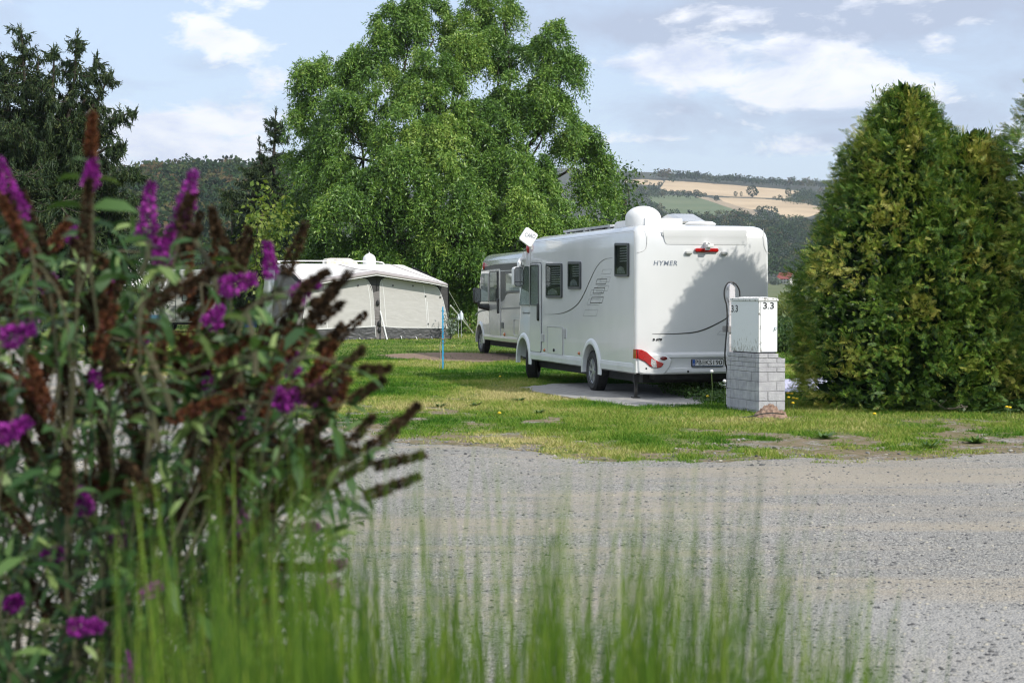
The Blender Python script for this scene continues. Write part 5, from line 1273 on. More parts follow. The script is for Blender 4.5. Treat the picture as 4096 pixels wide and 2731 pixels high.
# ---- loose stones on the road
def stones(name, n, yr, xr, smin, smax, label=None):
    u = rng.random(n); Y = yr[0]*(yr[1]/yr[0])**u; X = (rng.random(n)*(xr[1]-xr[0])+xr[0])*Y
    ok = Y < edge_y(X)-.05+(.5 if name != 'verge_stones' else 4.5)*(rng.random(n)**(1 if name != 'verge_stones' else 2)-.35); X, Y = X[ok], Y[ok]; n = len(X)
    ico = np.array([(0, 0, 1), (.89, 0, .45), (.28, .85, .45), (-.72, .53, .45), (-.72, -.53, .45), (.28, -.85, .45), (.72, .53, -.45), (-.28, .85, -.45), (-.89, 0, -.45), (-.28, -.85, -.45), (.72, -.53, -.45), (0, 0, -1)])
    f = np.array([(0,1,2),(0,2,3),(0,3,4),(0,4,5),(0,5,1),(1,6,2),(2,7,3),(3,8,4),(4,9,5),(5,10,1),(6,7,2),(7,8,3),(8,9,4),(9,10,5),(10,6,1),(11,7,6),(11,8,7),(11,9,8),(11,10,9),(11,6,10)])
    s = smin*(smax/smin)**(rng.random(n)**2.2); V = ico[None]*(1+.7*(rng.random((n, 12, 1))-.5)); V = V*(s[:, None, None]*np.stack([np.ones(n), .6+.5*rng.random(n), .35+.35*rng.random(n)], -1)[:, None, :])
    a = rng.random(n)*6.28; c, q = np.cos(a)[:, None], np.sin(a)[:, None]; x = V[..., 0]*c-V[..., 1]*q; y = V[..., 0]*q+V[..., 1]*c
    V = np.stack([x+X[:, None], y+Y[:, None], V[..., 2]+s[:, None]*.25], -1).reshape(-1, 3); F_ = (f[None]+12*np.arange(n)[:, None, None]).reshape(-1, 3)
    tone = np.repeat(rng.random(n), 20)
    me = np_mesh(name, V, [F_], tone); return link(name, me, leafmat('stone_mix', [(.07, .07, .072), (.14, .14, .14), (.22, .22, .21), (.32, .31, .28), (.42, .39, .31)], trans=0, rough=.9, spec=.2))
stones_v = stones('verge_stones', 5000, (17, 24), (-.30, .30), .008, .028); tag(stones_v, kind='stuff')
o = stones('loose_gravel', 60000, (7.2, 24), (-.34, .32), .004, .016); tag(o, kind='stuff')

# ---- turf blades
def blades(name, n, yr, xr, hmin, hmax, wd, m, dens_pow=1.0, clump=True):
    u = rng.random(n); Y = yr[0]*(yr[1]/yr[0])**u; X = (rng.random(n)*(xr[1]-xr[0])+xr[0])*Y
    g = grassiness(X, Y); cl = fbm(X*3.3, Y*3.3, 61, 3)
    ok = rng.random(n) < g*(.22+1.2*np.clip((cl-.36)*3.6, 0, 1)); X, Y, g, cl = X[ok], Y[ok], g[ok], cl[ok]; n = len(X)
    h = (hmin+(hmax-hmin)*rng.random(n)**1.5)*(.55+.75*cl)*(.5+.5*g); a = rng.random(n)*6.28; lean = (.15+.75*rng.random(n))
    P0 = np.stack([X, Y, np.zeros(n)], -1); d = np.stack([np.cos(a)*lean, np.sin(a)*lean, np.ones(n)], -1); d = unit(d)
    b = rng.random(n)*6.28; s = np.stack([np.cos(b), np.sin(b), np.zeros(n)], -1)
    w = wd*(.6+.8*rng.random(n))[:, None]*np.maximum(1, (Y/26.0))[:, None]**.8
    tip = P0+d*h[:, None]+np.stack([np.cos(a), np.sin(a), -.2*np.ones(n)], -1)*h[:, None]*.3
    V = np.empty((n, 3, 3)); V[:, 0] = P0-s*w*.5; V[:, 1] = P0+s*w*.5; V[:, 2] = tip
    dry = fbm(X*.45, Y*.30, 71, 4); near = np.clip(1-(Y-edge_y(X))/7, 0, 1)
    tone = np.clip(.32+(dry-.5)*2.0+.38*near+rng.normal(0, .16, n)+.10*np.clip((Y-38)/18, 0, 1), 0, 1)
    return link(name, np_mesh(name, V.reshape(-1, 3), [np.arange(n*3).reshape(n, 3)], tone), m)
MBL = leafmat('turf_blades', [(.025, .09, .008), (.075, .18, .016), (.17, .26, .035), (.31, .33, .085), (.50, .43, .21)], trans=.15, rough=.7, spec=.08, pos=[0, .3, .52, .75, 1], tcol=1.3)
tag(blades('turf_grass', 1000000, (17.2, 46), (-.36, .31), .025, .075, .010, MBL), kind='stuff')
tag(blades('far_turf_grass', 170000, (44, 120), (-.34, .31), .04, .10, .012, MBL), kind='stuff')
def weeds(name, pts, size, m, seed, label, cat, group=None):
    r = np.random.default_rng(seed); out = []
    for k, p in enumerate(pts):
        n = 44; a = r.random(n)*6.28; el = .08+r.random(n)*.5; D = np.stack([np.cos(a)*np.cos(el), np.sin(a)*np.cos(el), np.sin(el)], -1); S = unit(np.cross(D, [0, 0, 1.]))
        V, F_ = rhombs(np.tile([[0, 0, .0]], (n, 1)), D, S, size*(.45+.5*r.random(n)), size*.20*np.ones(n))
        o = link(name, np_mesh(name, V, [F_], np.clip(r.random(n), 0, 1)), m); o.location = tuple(p); out.append(tag(o, label[k] if isinstance(label, list) else label, cat, group))
    return out
MWEED = leafmat('weed_leaf', [(.03, .075, .018), (.07, .14, .03), (.13, .20, .06)], trans=.25, rough=.45, spec=.35)
zc = lambda x, y: G(1400+x*.42517, 1300+y*.42517)
weeds('weed_tuft', [zc(1600, 715), zc(1770, 835), zc(1180, 760), zc(850, 770)], .17, MWEED, 4,
      ['dark dock plant in the turf just left of the hard standing corner', 'broad-leaved weed below the hard standing, nearest the gravel', 'bright green grass tuft alone in the worn turf, the rightmost of two tufts', 'low dark tuft in the worn turf left of the bright green tuft'], 'weed')
ze = lambda x, y: G(3100+x*.42347, 1400+y*.42347)
weeds('weed_tuft', [ze(460, 835), ze(1890, 880), ze(1450, 930)], .22, MWEED, 9,
      ['dark dandelion rosette at the edge of bare ground right of the brick pier', 'pale thistle rosette near the gravel at the far right', 'small weed rosette on the gravel edge below the hedge'], 'weed')
# clover and low weeds behind the hard standing
def lowleaf(name, poly_px, n, h, size, m, seed):
    r = np.random.default_rng(seed); poly = pad_px(poly_px); lo, hi = poly.min(0), poly.max(0); p = lo+(hi-lo)*r.random((n, 2)); p = p[inpoly(p[:, 0], p[:, 1], poly)]; n = len(p)
    hh = h*r.random(n)*(.4+fbm(p[:, 0]*3, p[:, 1]*3, seed)); Pt = np.concatenate([p, hh[:, None]], 1); D = unit(np.stack([r.normal(size=n), r.normal(size=n), .5*r.random(n)], -1)); S = unit(np.cross(D, unit(r.normal(size=(n, 3))+[0, 0, 1.5])))
    V, F_ = rhombs(Pt, D, S, size*(.6+.8*r.random(n)), size*.75*np.ones(n)); return tag(link(name, np_mesh(name, V, [F_], np.clip(r.random(n)*.8, 0, 1)), m), kind='stuff')
lowleaf('clover', [(2640, 1570), (2760, 1600), (2950, 1620), (2960, 1560), (2800, 1530), (2640, 1535)], 9000, .16, .045, MWEED, 3)
lowleaf('hedge_foot_weeds', [(3380, 1640), (3700, 1650), (4200, 1660), (4200, 1625), (3600, 1615), (3300, 1615)], 5000, .18, .08, MWEED, 6)
# dandelions
MYEL = pm('dandelion_yellow', (.75, .55, .02), (.65, .42, .01), 50, .7); MSTEM = pm('flower_stem', (.10, .17, .04), (.14, .20, .06), 9, .6)
def dandelion(p, h, label, group=None, clock=False):
    g = MB(); g.tube([(0, 0, 0), (.01, 0, h*.5), (.0, .005, h)], .004, 5); o = g.build('dandelion', MSTEM, None); o.location = (p[0], p[1], 0)
    f = MB()
    if clock: f.ellipsoid((0, .005, h+.015), (.028, .028, .026), 10, 8); f.build('seed_head', MT['white_plastic'], o)
    else:
        f.ellipsoid((0, .005, h), (.026, .026, .016), 12, 5)
        f.build('flower', MYEL, o)
    return tag(o, label, 'dandelion', group)
zd = lambda x, y, z=0: G(2200+x*.42517, 1400+y*.42517, z)
for (x, y, h, lb, ck) in ((1483, 540, .17, 'yellow dandelion beside the hard standing, left of the seed-head stalks', False), (1520, 520, .50, 'tall white dandelion clock left of the brick pier', True), (1642, 525, .36, 'small white dandelion clock right beside the brick pier', True)):
    p = zd(x, y); dandelion(p, h, lb, None, ck)
for k, (x, y, h) in enumerate(((2240, 545, .22), (2245, 560, .18), (2275, 550, .22), (2290, 560, .17), (2285, 575, .12), (2322, 560, .16))):
    dandelion(zd(x, y), h, 'yellow dandelion in the cluster between the brick pier and the first thuja', 'dandelions right of the pier')
dandelion(ze(940, 655), .08, 'single yellow dandelion in the turf at the foot of the first thuja')
for k, (x, y) in enumerate(((2190, 640), (2218, 645))): dandelion(ze(x, y), .15, 'yellow dandelion at the dark hedge foot near the right edge', 'dandelions at the right edge')
zq = lambda x, y: G(1400+x*.42517, 1300+y*.42517)
dandelion(zq(1412, 510), .06, 'single yellow dandelion in the shadow left of the large white motorhome'); dandelion(zq(1405, 860), .05, 'single yellow dandelion in the worn turf in the middle of the verge')

# ---- hills: ground rising beyond the campsite, (distance, photo row) profiles right and left
PR = [(100, 1178+F*1.67/100), (200, 1237), (350, 1200), (600, 1168), (1000, 1139), (1150, 1085), (1400, 960), (1700, 880), (2100, 790), (2500, 712), (2800, 690), (3300, 720)]
PL = [(100, 1178+F*1.67/100), (200, 1237), (400, 1190), (500, 1150), (650, 930), (800, 810), (950, 765), (1100, 765), (1500, 850), (2500, 900), (3300, 900)]
def hgt(b, R):
    """b: bearing X/Y"""
    hr = np.interp(R, [p[0] for p in PR], [CAMH+(1178-p[1])/F*p[0] for p in PR]); hl = np.interp(R, [p[0] for p in PL], [CAMH+(1178-p[1])/F*p[0] for p in PL])
    t = np.clip((b+.13)/.12, 0, 1); t = t*t*(3-2*t)
    sl = 1-.10*np.clip((b-.07)/.12, -.3, 1.0)*np.clip((R-1000)/1200, 0, 1)     # skyline falls gently to the right
    und = 1+.05*(fbm(b*14+5, R*.002, 91)-.5)*np.clip((R-300)/600, 0, 1)
    return (hl*(1-t)+hr*t*sl)*und-.06*(R < 130)
def terr(X, Y): return hgt(X/Y, Y)
bs = np.unique(np.concatenate([np.linspace(-1.6, -.32, 40), np.linspace(-.32, .05, 120), np.linspace(.05, .22, 300), np.linspace(.22, .34, 60), np.linspace(.34, 1.6, 40)]))
rs = np.unique(np.concatenate([np.linspace(110, 400, 30), np.linspace(400, 1400, 70), np.linspace(1400, 2560, 190), np.linspace(2560, 3300, 20), np.linspace(3300, 6500, 10)]))
Bm, Rm = np.meshgrid(bs, rs); X = Bm*Rm; Y = Rm; Z = hgt(Bm, Rm)
V = np.stack([X, Y, Z], -1).reshape(-1, 3); a, b = len(rs), len(bs); idx = np.arange(a*b).reshape(a, b)
F_ = np.stack([idx[:-1, :-1], idx[:-1, 1:], idx[1:, 1:], idx[1:, :-1]], -1).reshape(-1, 4)
def topx(X, Y, Z):
    c, s = math.cos(PITCH), math.sin(PITCH); z = Z-CAMH; d = Y*c-z*s; v = z*c+Y*s; return 2048+F*X/d, 1365.5-F*v/d
cen = V[F_].mean(1); px, py = topx(cen[:, 0], cen[:, 1], cen[:, 2]); zh = lambda pts: np.array([(2400+x*.42517, 600+y*.42517) for x, y in pts])
FIELDS = [  # (material index, outline)
 (1, zh([(250, 282), (400, 276), (590, 288), (600, 300), (560, 335), (430, 330), (330, 322), (230, 300)])),
 (1, zh([(620, 285), (900, 305), (1300, 335), (1700, 368), (1885, 388), (1870, 418), (1800, 425), (1790, 445), (1745, 458), (1500, 450), (1250, 440), (1010, 425), (800, 400), (610, 385), (565, 360)])),
 (1, zh([(1110, 447), (1500, 458), (1700, 474), (1950, 505), (2090, 545), (2060, 600), (1960, 630), (1700, 645), (1690, 600), (1560, 560), (1430, 560), (1300, 530), (1150, 480)])),
 (3, zh([(880, 435), (1010, 445), (1150, 480), (1300, 530), (1430, 560), (1500, 600), (1480, 625), (1280, 570), (1060, 490)])),
 (2, zh([(450, 430), (560, 424), (880, 433), (1060, 492), (1290, 568), (1200, 600), (1000, 620), (880, 610), (640, 590), (520, 520)])),
 (2, zh([(1330, 700), (1500, 676), (1860, 664), (2000, 700), (1950, 722), (1700, 735), (1400, 735)])),
 (3, zh([(1330, 690), (1560, 672), (1500, 682), (1350, 706)])),
]
mi = np.zeros(len(F_), dtype=np.int32)
vis = (cen[:, 1] > 1300) & (cen[:, 1] < 2700)
for k, poly in FIELDS: mi[inpoly(px, py, poly) & vis] = k
mi[(cen[:, 1] < 1010) & (Bm[:-1, :-1].ravel() > -.02)] = 4
MF = [pm('forest_floor', (.03, .042, .022), (.045, .05, .028), .02, .95), pm('stubble_field', (.42, .315, .19), (.53, .405, .25), .012, .95, detail=7), pm('green_pasture', (.085, .125, .05), (.12, .15, .065), .01, .95),
      pm('rough_scrub', (.25, .20, .13), (.36, .28, .18), .04, .95), pm('meadow', (.075, .105, .03), (.12, .135, .05), .03, .95)]
me = np_mesh('hills', V, [F_], smooth=True); me.polygons.foreach_set('material_index', mi); tag(link('hills', me, MF), kind='structure')
# ================================================================= trees
MBARK = pm('dark_bark', (.035, .028, .02), (.07, .055, .042), 6, .9, bump=.6, bscale=12)
def crown_obj(name, parts, m, parent):
    V = np.concatenate([p[0] for p in parts]); off = np.cumsum([0]+[len(p[0]) for p in parts[:-1]]); F_ = np.concatenate([p[1]+o for p, o in zip(parts, off)]); T = np.concatenate([p[2] for p in parts])
    return link(name, np_mesh(name, V, [F_], T), m, parent)
def limb(g, p0, p1, r0, r1, wob=.06, n=7, seed=0):
    r = random.Random(seed); p0, p1 = Vector(p0), Vector(p1); L = (p1-p0).length; pts = []
    for i in range(n+1):
        t = i/n; pts.append(p0.lerp(p1, t)+Vector((r.uniform(-1, 1), r.uniform(-1, 1), r.uniform(-1, 1)))*L*wob*math.sin(math.pi*t))
    g.tube(pts, [r0+(r1-r0)*i/n for i in range(n+1)], 7)

# ---- big curly willow behind the awning
WY = 80.0
WB = [(1600, 110, 150, 160, 2), (1700, 60, 110, 110, 3), (1500, 300, 160, 170, 1), (1880, 110, 130, 130, 3), (2010, 60, 90, 90, 3), (1990, 230, 150, 150, 2), (2210, 200, 80, 110, 0), (2240, 300, 110, 130, 0), (2190, 470, 170, 170, -1), (2330, 580, 110, 160, 0),
      (2390, 760, 100, 160, 1), (1262, 290, 55, 80, 0), (1345, 340, 100, 130, 1), (1232, 450, 70, 110, 0), (1225, 640, 90, 160, 1), (1200, 860, 80, 160, 2), (1400, 520, 170, 180, -2), (1700, 380, 200, 190, -2), (1770, 640, 230, 220, -4), (1470, 800, 220, 220, -5), (1640, 560, 150, 150, -4),
      (2040, 700, 220, 230, -3), (2220, 900, 180, 190, -3), (1320, 1040, 140, 150, -1), (1560, 1050, 220, 170, -5), (1850, 1010, 200, 190, -5), (2100, 1080, 190, 140, -4), (2390, 980, 100, 150, -1), (1350, 1180, 200, 90, -1), (1700, 1180, 240, 90, -3), (2000, 1200, 200, 90, -3), (2280, 1150, 160, 110, -1), (1830, 850, 200, 200, -6), (1340, 720, 150, 160, -2), (2080, 880, 150, 160, -5), (2060, 430, 150, 160, 0), (1860, 250, 130, 150, 0), (1600, 720, 140, 140, -6), (1930, 520, 140, 160, -2)]
willow = empty('willow_tree', (P(1780, 1178, WY)[0], WY, 0), 0, 'huge bright green curly willow towering behind the beige awning and the motorhomes', 'tree')
wo = np.array(willow.location)
parts = []; tips = []
for bi, (bx, by, rx, ry, dz) in enumerate(WB):
    c = P(bx, by, WY+dz*.9)-wo; r = np.maximum(.5, np.array([rx/F*WY, min(rx, ry)/F*WY*.95, ry/F*WY])-(.30 if by < 900 else .0))
    tips.append(c)
    vol = r[0]*r[2]; ns = int(120+vol*300)
    nsub = int(10+vol*4.2); sd = rand_unit(nsub); sd[:, 2] = np.abs(sd[:, 2])*1.1-.35; sd = unit(sd); sc_ = sd*r*(.25+.62*rng.random((nsub, 1))); si_ = rng.integers(0, nsub, ns); stn = rng.normal(0, .10, nsub)
    d = unit(sd[si_]+rng.normal(0, .45, (ns, 3))+[0, 0, .12])
    p0 = c+sc_[si_]+d*(.18+.42*rng.random((ns, 1)))
    ln = .7+1.2*rng.random(ns)**1.3; out = unit(d*np.array([1, 1, .55])+rng.normal(0, .25, (ns, 3))+[0, 0, .25])
    k = 20; t = (np.arange(k)/(k-1))[None, :, None]
    drop = np.array([0, 0, -1.0])
    curl = rng.normal(0, .05, (ns, 1, 3))*np.sin(t*9+rng.random((ns, 1, 1))*6)
    pts = p0[:, None]+out[:, None]*(t*ln[:, None, None]*.42)+drop*(t**1.9)*ln[:, None, None]*.62+curl
    pts = pts.reshape(-1, 3)+rng.normal(0, .035, (ns*k, 3)); n = len(pts)
    D = unit(rng.normal(0, .6, (n, 3))+np.array([0, 0, -.6])+np.repeat(out, k, 0)*.35); S = perp(D, rand_unit(n))
    L = .11+.11*rng.random(n); V, F_ = rhombs(pts, D, S, L, L*.30)
    yb = .16 if bi in (18, 34, 36) else 0
    tone = np.clip(.42+.16*rng.normal(size=n)+np.repeat(rng.normal(0, .11, ns)+stn[si_], k)+yb+rng.normal(0, .05), 0, 1); parts.append((V, F_, tone))
MWIL = leafmat('willow_leaf', [(.035, .085, .015), (.09, .19, .028), (.17, .29, .045), (.33, .42, .09)], trans=.16, tcol=1.2, rough=.42, spec=.4)
crown_obj('crown', parts, MWIL, willow)
g = MB(); base = Vector((0, 0, 0))
for k, (sx, sy) in enumerate(((-1.2, 0), (1.0, .5), (.2, -.3))): limb(g, (sx*.5, sy, -.1), (sx*1.6, sy*1.4, 4.5), .42, .26, .05, 6, k)
for k, tpt in enumerate(tips):
    s0 = ((-1.2, 0), (1.0, .5), (.2, -.3))[0 if tpt[0] < -2 else 1 if tpt[0] > 2 else 2]; st = Vector((s0[0]*1.6, s0[1]*1.4, 2.2+.12*max(0, tpt[2]-3)))
    limb(g, st, Vector(tpt), .15, .025, .09, 8, 50+k)
g.build('trunk', MBARK, willow, smooth=60)

# ---- generic broadleaf tree made of leaf clumps
def broadleaf(name, px, base_y, Y, blobs, m, label, leafL, dens, seed=0, group=None, trunk_r=.25, droop=.2):
    r = np.random.default_rng(seed); root = empty(name, (P(px, 1178, Y)[0], Y, float(terr(P(px, 1178, Y)[0], Y)) if Y > 130 else 0.0), 0, label, 'tree', group); o = np.array(root.location); parts = []; g = MB()
    for (bx, by, rx, ry, dz) in blobs:
        c = P(bx, by, Y+dz)-o; rr = np.array([rx, min(rx, ry), ry])/F*Y; n = int(rr[0]*rr[2]*dens)
        nc = max(6, n//22); d = unit(r.normal(size=(nc, 3))); cc_ = c+d*rr*(.55+.5*r.random((nc, 1))); idx = np.repeat(np.arange(nc), 22); n = len(idx)
        pts = cc_[idx]+r.normal(0, leafL*1.6, (n, 3)); D = unit(r.normal(size=(n, 3))+d[idx]*.6+[0, 0, -droop]); S = perp(D, unit(r.normal(size=(n, 3))+[0, 0, .8])*1.0)
        L = leafL*(.6+.8*r.random(n)); V, F_ = rhombs(pts, D, S, L, L*.62); parts.append((V, F_, np.clip(.45+.17*r.normal(size=n)+np.repeat(r.normal(0, .14, nc), 22), 0, 1)))
        limb(g, (0, 0, max(1.0, c[2]*.3)), tuple(c), trunk_r*.4, trunk_r*.08, .08, 6, int(abs(c[0])*100)+seed)
    limb(g, (0, 0, -.2), (0, 0, max(2.0, float((P(px, blobs[0][1], Y)-o)[2]))), trunk_r, trunk_r*.3, .02, 6, seed)
    crown_obj('crown', parts, m, root); g.build('trunk', MBARK, root, smooth=60); return root
MMAP = leafmat('chestnut_leaf', [(.05, .10, .02), (.11, .175, .03), (.20, .25, .05), (.30, .33, .08)], trans=.35, rough=.45)
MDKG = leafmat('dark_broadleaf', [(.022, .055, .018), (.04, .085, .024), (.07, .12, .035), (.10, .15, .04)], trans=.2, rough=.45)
broadleaf('chestnut_tree', 1050, 1290, 74, [(1070, 840, 80, 60, 0), (1030, 900, 70, 60, -1), (1100, 950, 80, 70, 0), (1010, 1010, 60, 70, -.5), (1070, 1070, 80, 60, 0), (1120, 1150, 60, 80, 0), (1010, 1140, 70, 60, 0)], MMAP, 'lime green broad-leaved tree between the dark spruce and the willow', .22, 520, 3, trunk_r=.18, droop=.7)
broadleaf('walnut_tree', 2500, 1290, 96, [(2470, 800, 90, 90, 0), (2500, 720, 60, 60, 2), (2530, 850, 70, 60, -1), (2440, 900, 110, 80, 0), (2550, 920, 60, 50, -1), (2380, 960, 110, 80, 0), (2500, 1000, 100, 90, 0), (2300, 1060, 130, 110, 2), (2450, 1100, 130, 100, 0)], MDKG, 'dark green tree peeping out from behind the right flank of the willow', .22, 420, 5, trunk_r=.3)
# dark masses below and between the nearer trees
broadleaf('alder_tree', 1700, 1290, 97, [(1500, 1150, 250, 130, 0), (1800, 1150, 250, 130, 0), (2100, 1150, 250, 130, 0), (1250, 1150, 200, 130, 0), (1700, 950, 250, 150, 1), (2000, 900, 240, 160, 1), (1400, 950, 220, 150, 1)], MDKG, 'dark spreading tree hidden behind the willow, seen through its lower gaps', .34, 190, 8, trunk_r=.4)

# ---- spruces: branches with hanging twigs
MSPR = leafmat('spruce_needles', [(.010, .026, .010), (.022, .046, .014), (.045, .075, .02), (.12, .14, .045)], trans=.06, rough=.55, spec=.3)
def spruce(name, Y, leaders, label, seed, twig=.42, dens=1.0, base_px=None, sparse=1.0):
    """leaders: (polyline of photo points from low to tip, depth offsets, branch length low, branch length high)"""
    r = np.random.default_rng(seed); bx = base_px or leaders[0][0][0][0]; root = empty(name, (P(bx, 1178, Y)[0], Y, 0), 0, label, 'tree'); o = np.array(root.location); parts = []; g = MB()
    TP, TD, TT = [], [], []
    def hang(p, d, tipn=False):
        TP.append(p); TD.append(d)
    for li, (pl, dz, bl0, bl1, dn) in enumerate(leaders):
        wp = np.array([P(x, y, Y+dz*(i/(len(pl)-1)))-o for i, (x, y) in enumerate(pl)]); seg = np.linalg.norm(np.diff(wp, axis=0), axis=1); cum = np.concatenate([[0], np.cumsum(seg)]); Lt = cum[-1]
        g.tube([tuple(p) for p in wp], list(np.linspace(.035+.018*Lt, .02, len(wp))), 7)
        nb = int(Lt*11*dn); ts = np.sort(r.random(nb))
        for t in ts:
            s = t*Lt; p = np.array([np.interp(s, cum, wp[:, k]) for k in range(3)]); ax = unit((wp[-1]-wp[0])[None])[0]
            bl = (bl0*(1-t)**1.25+bl1*t)*(.55+.6*r.random()); a = r.random()*6.283; side = np.array([math.cos(a), math.sin(a), 0]); side = unit((side-ax*(side@ax))[None])[0]
            n = max(3, int(bl/.10)); tt = np.linspace(.06, 1, n); el = .25+.2*r.random()
            q = p+side*(tt*bl)[:, None]+np.array([0, 0, 1.])*((-el*tt+ .42*tt**2.2)*bl)[:, None]
            if bl > .5: g.tube([tuple(p), tuple(q[n//2]), tuple(q[-1])], [.018+.008*bl, .012, .005], 4, cap=False)
            for j in range(n):
                m_ = 6
                for _ in range(m_):
                    hd = np.array([r.normal(0, .25), r.normal(0, .25), -1.0+.9*(r.random() < .18)])+side*.35; TP.append(q[j]+r.normal(0, .03, 3)); TD.append((hd, twig*(.45+.8*r.random())*(1-.45*t*(bl < 1)), tt[j]))
            TP.append(q[-1]); TD.append((side+[0, 0, .35], twig*.6, 1))
        for _ in range(12): TP.append(wp[-1]+np.array([0, 0, -.35*r.random()])); TD.append((np.array([r.normal(0, .4), r.normal(0, .4), 1.0]), .25, 1))
    Pt = np.array(TP); D = unit(np.array([d[0] for d in TD])); L = np.array([d[1] for d in TD]); n = len(Pt)
    # each twig: a slim spine of needle sprays (three crossed slivers)
    Vs, Fs, Ts = [], [], []; tb = np.clip(.40+.2*r.normal(size=n), 0, 1)
    for k in range(2):
        S = perp(D, unit(r.normal(size=(n, 3)))); V, F_ = rhombs(Pt, D, S, L, .040+.02*r.random(n), .4); parts.append((V, F_, tb))
    for k in range(6):
        q = Pt+D*(L*(.08+.15*k))[:, None]; D2 = unit(D*.8+r.normal(0, .55, (n, 3))); S = perp(D2, unit(r.normal(size=(n, 3)))); V, F_ = rhombs(q, D2, S, .10*np.ones(n), .026*np.ones(n)); parts.append((V, F_, np.clip(tb+.12, 0, 1)))
    crown_obj('crown', parts, MSPR, root); g.build('trunk', MBARK, root, smooth=60); return root
sx = lambda pts: [(x*.7015, y*.7015) for x, y in pts]
spruce('spruce_tree', 60, [
    ([(150, 1250), (150, 900), (140, 700), (110, 480), (84, 112)], 0, 4.0, .35, 1.5),
    (sx([(250, 1100), (280, 800), (300, 560), (310, 282)]), -1.2, 2.2, .25, 1.0),
    (sx([(320, 1000), (380, 700), (425, 450), (440, 198)]), -.6, 2.0, .25, 1.1),
    (sx([(340, 1000), (430, 760), (500, 500), (550, 322)]), .6, 1.6, .25, 1.0),
    (sx([(320, 900), (450, 720), (560, 560), (636, 415)]), .2, 1.3, .3, 1.0),
    (sx([(330, 1000), (480, 820), (620, 690), (772, 632)]), -.8, 1.4, .3, 1.1),
    (sx([(300, 1100), (450, 930), (600, 850), (708, 820)]), -1.5, 1.3, .3, 1.1),
    (sx([(230, 1000), (230, 700), (210, 500), (220, 322)]), .8, 1.3, .3, .9),
    (sx([(100, 1000), (60, 700), (30, 500), (16, 335)]), .5, 1.8, .4, 1.0),
    (sx([(20, 1100), (-60, 700), (-90, 420), (-100, 200)]), .5, 2.2, .4, 1.0),
    (sx([(300, 1200), (500, 1080), (680, 1010), (780, 985)]), -2.0, 1.6, .4, 1.3),
    (sx([(300, 1400), (500, 1250), (700, 1150), (815, 1120)]), -1.5, 1.8, .5, 1.4),
    (sx([(300, 1600), (520, 1450), (720, 1350), (800, 1320)]), -1.0, 1.8, .5, 1.4),
    (sx([(200, 1300), (150, 1100), (130, 1020), (135, 1000)]), -3.0, 1.8, .6, 1.2),
    (sx([(100, 1000), (90, 800), (80, 740), (90, 680)]), -2.5, 1.6, .5, 1.2),
    (sx([(300, 1700), (300, 1500), (330, 1300), (340, 1150)]), -2.5, 2.6, 1.2, 1.6),
    (sx([(60, 1700), (50, 1500), (40, 1300), (30, 1150)]), -2.0, 2.6, 1.2, 1.5)],
    'dark many-topped spruce with hanging twigs at the left edge', 11, .45, 1.0, 150)
spruce('spruce_tree', 92, [
    ([(1080, 1290), (1090, 900), (1095, 640), (1103, 440)], 0, 3.6, .45, .9),
    ([(1000, 1290), (1000, 1000), (1010, 800), (1020, 660)], -.5, 2.8, .8, 1.0),
    ([(930, 1290), (930, 1050), (930, 900), (925, 760)], -1.0, 1.6, .5, 1.0),
    ([(1060, 900), (1050, 700), (1035, 560)], -.5, 1.5, .4, .8)],
    'dark pointed spruce between the wooded hill and the willow', 12, .5, 1.0, 1060)

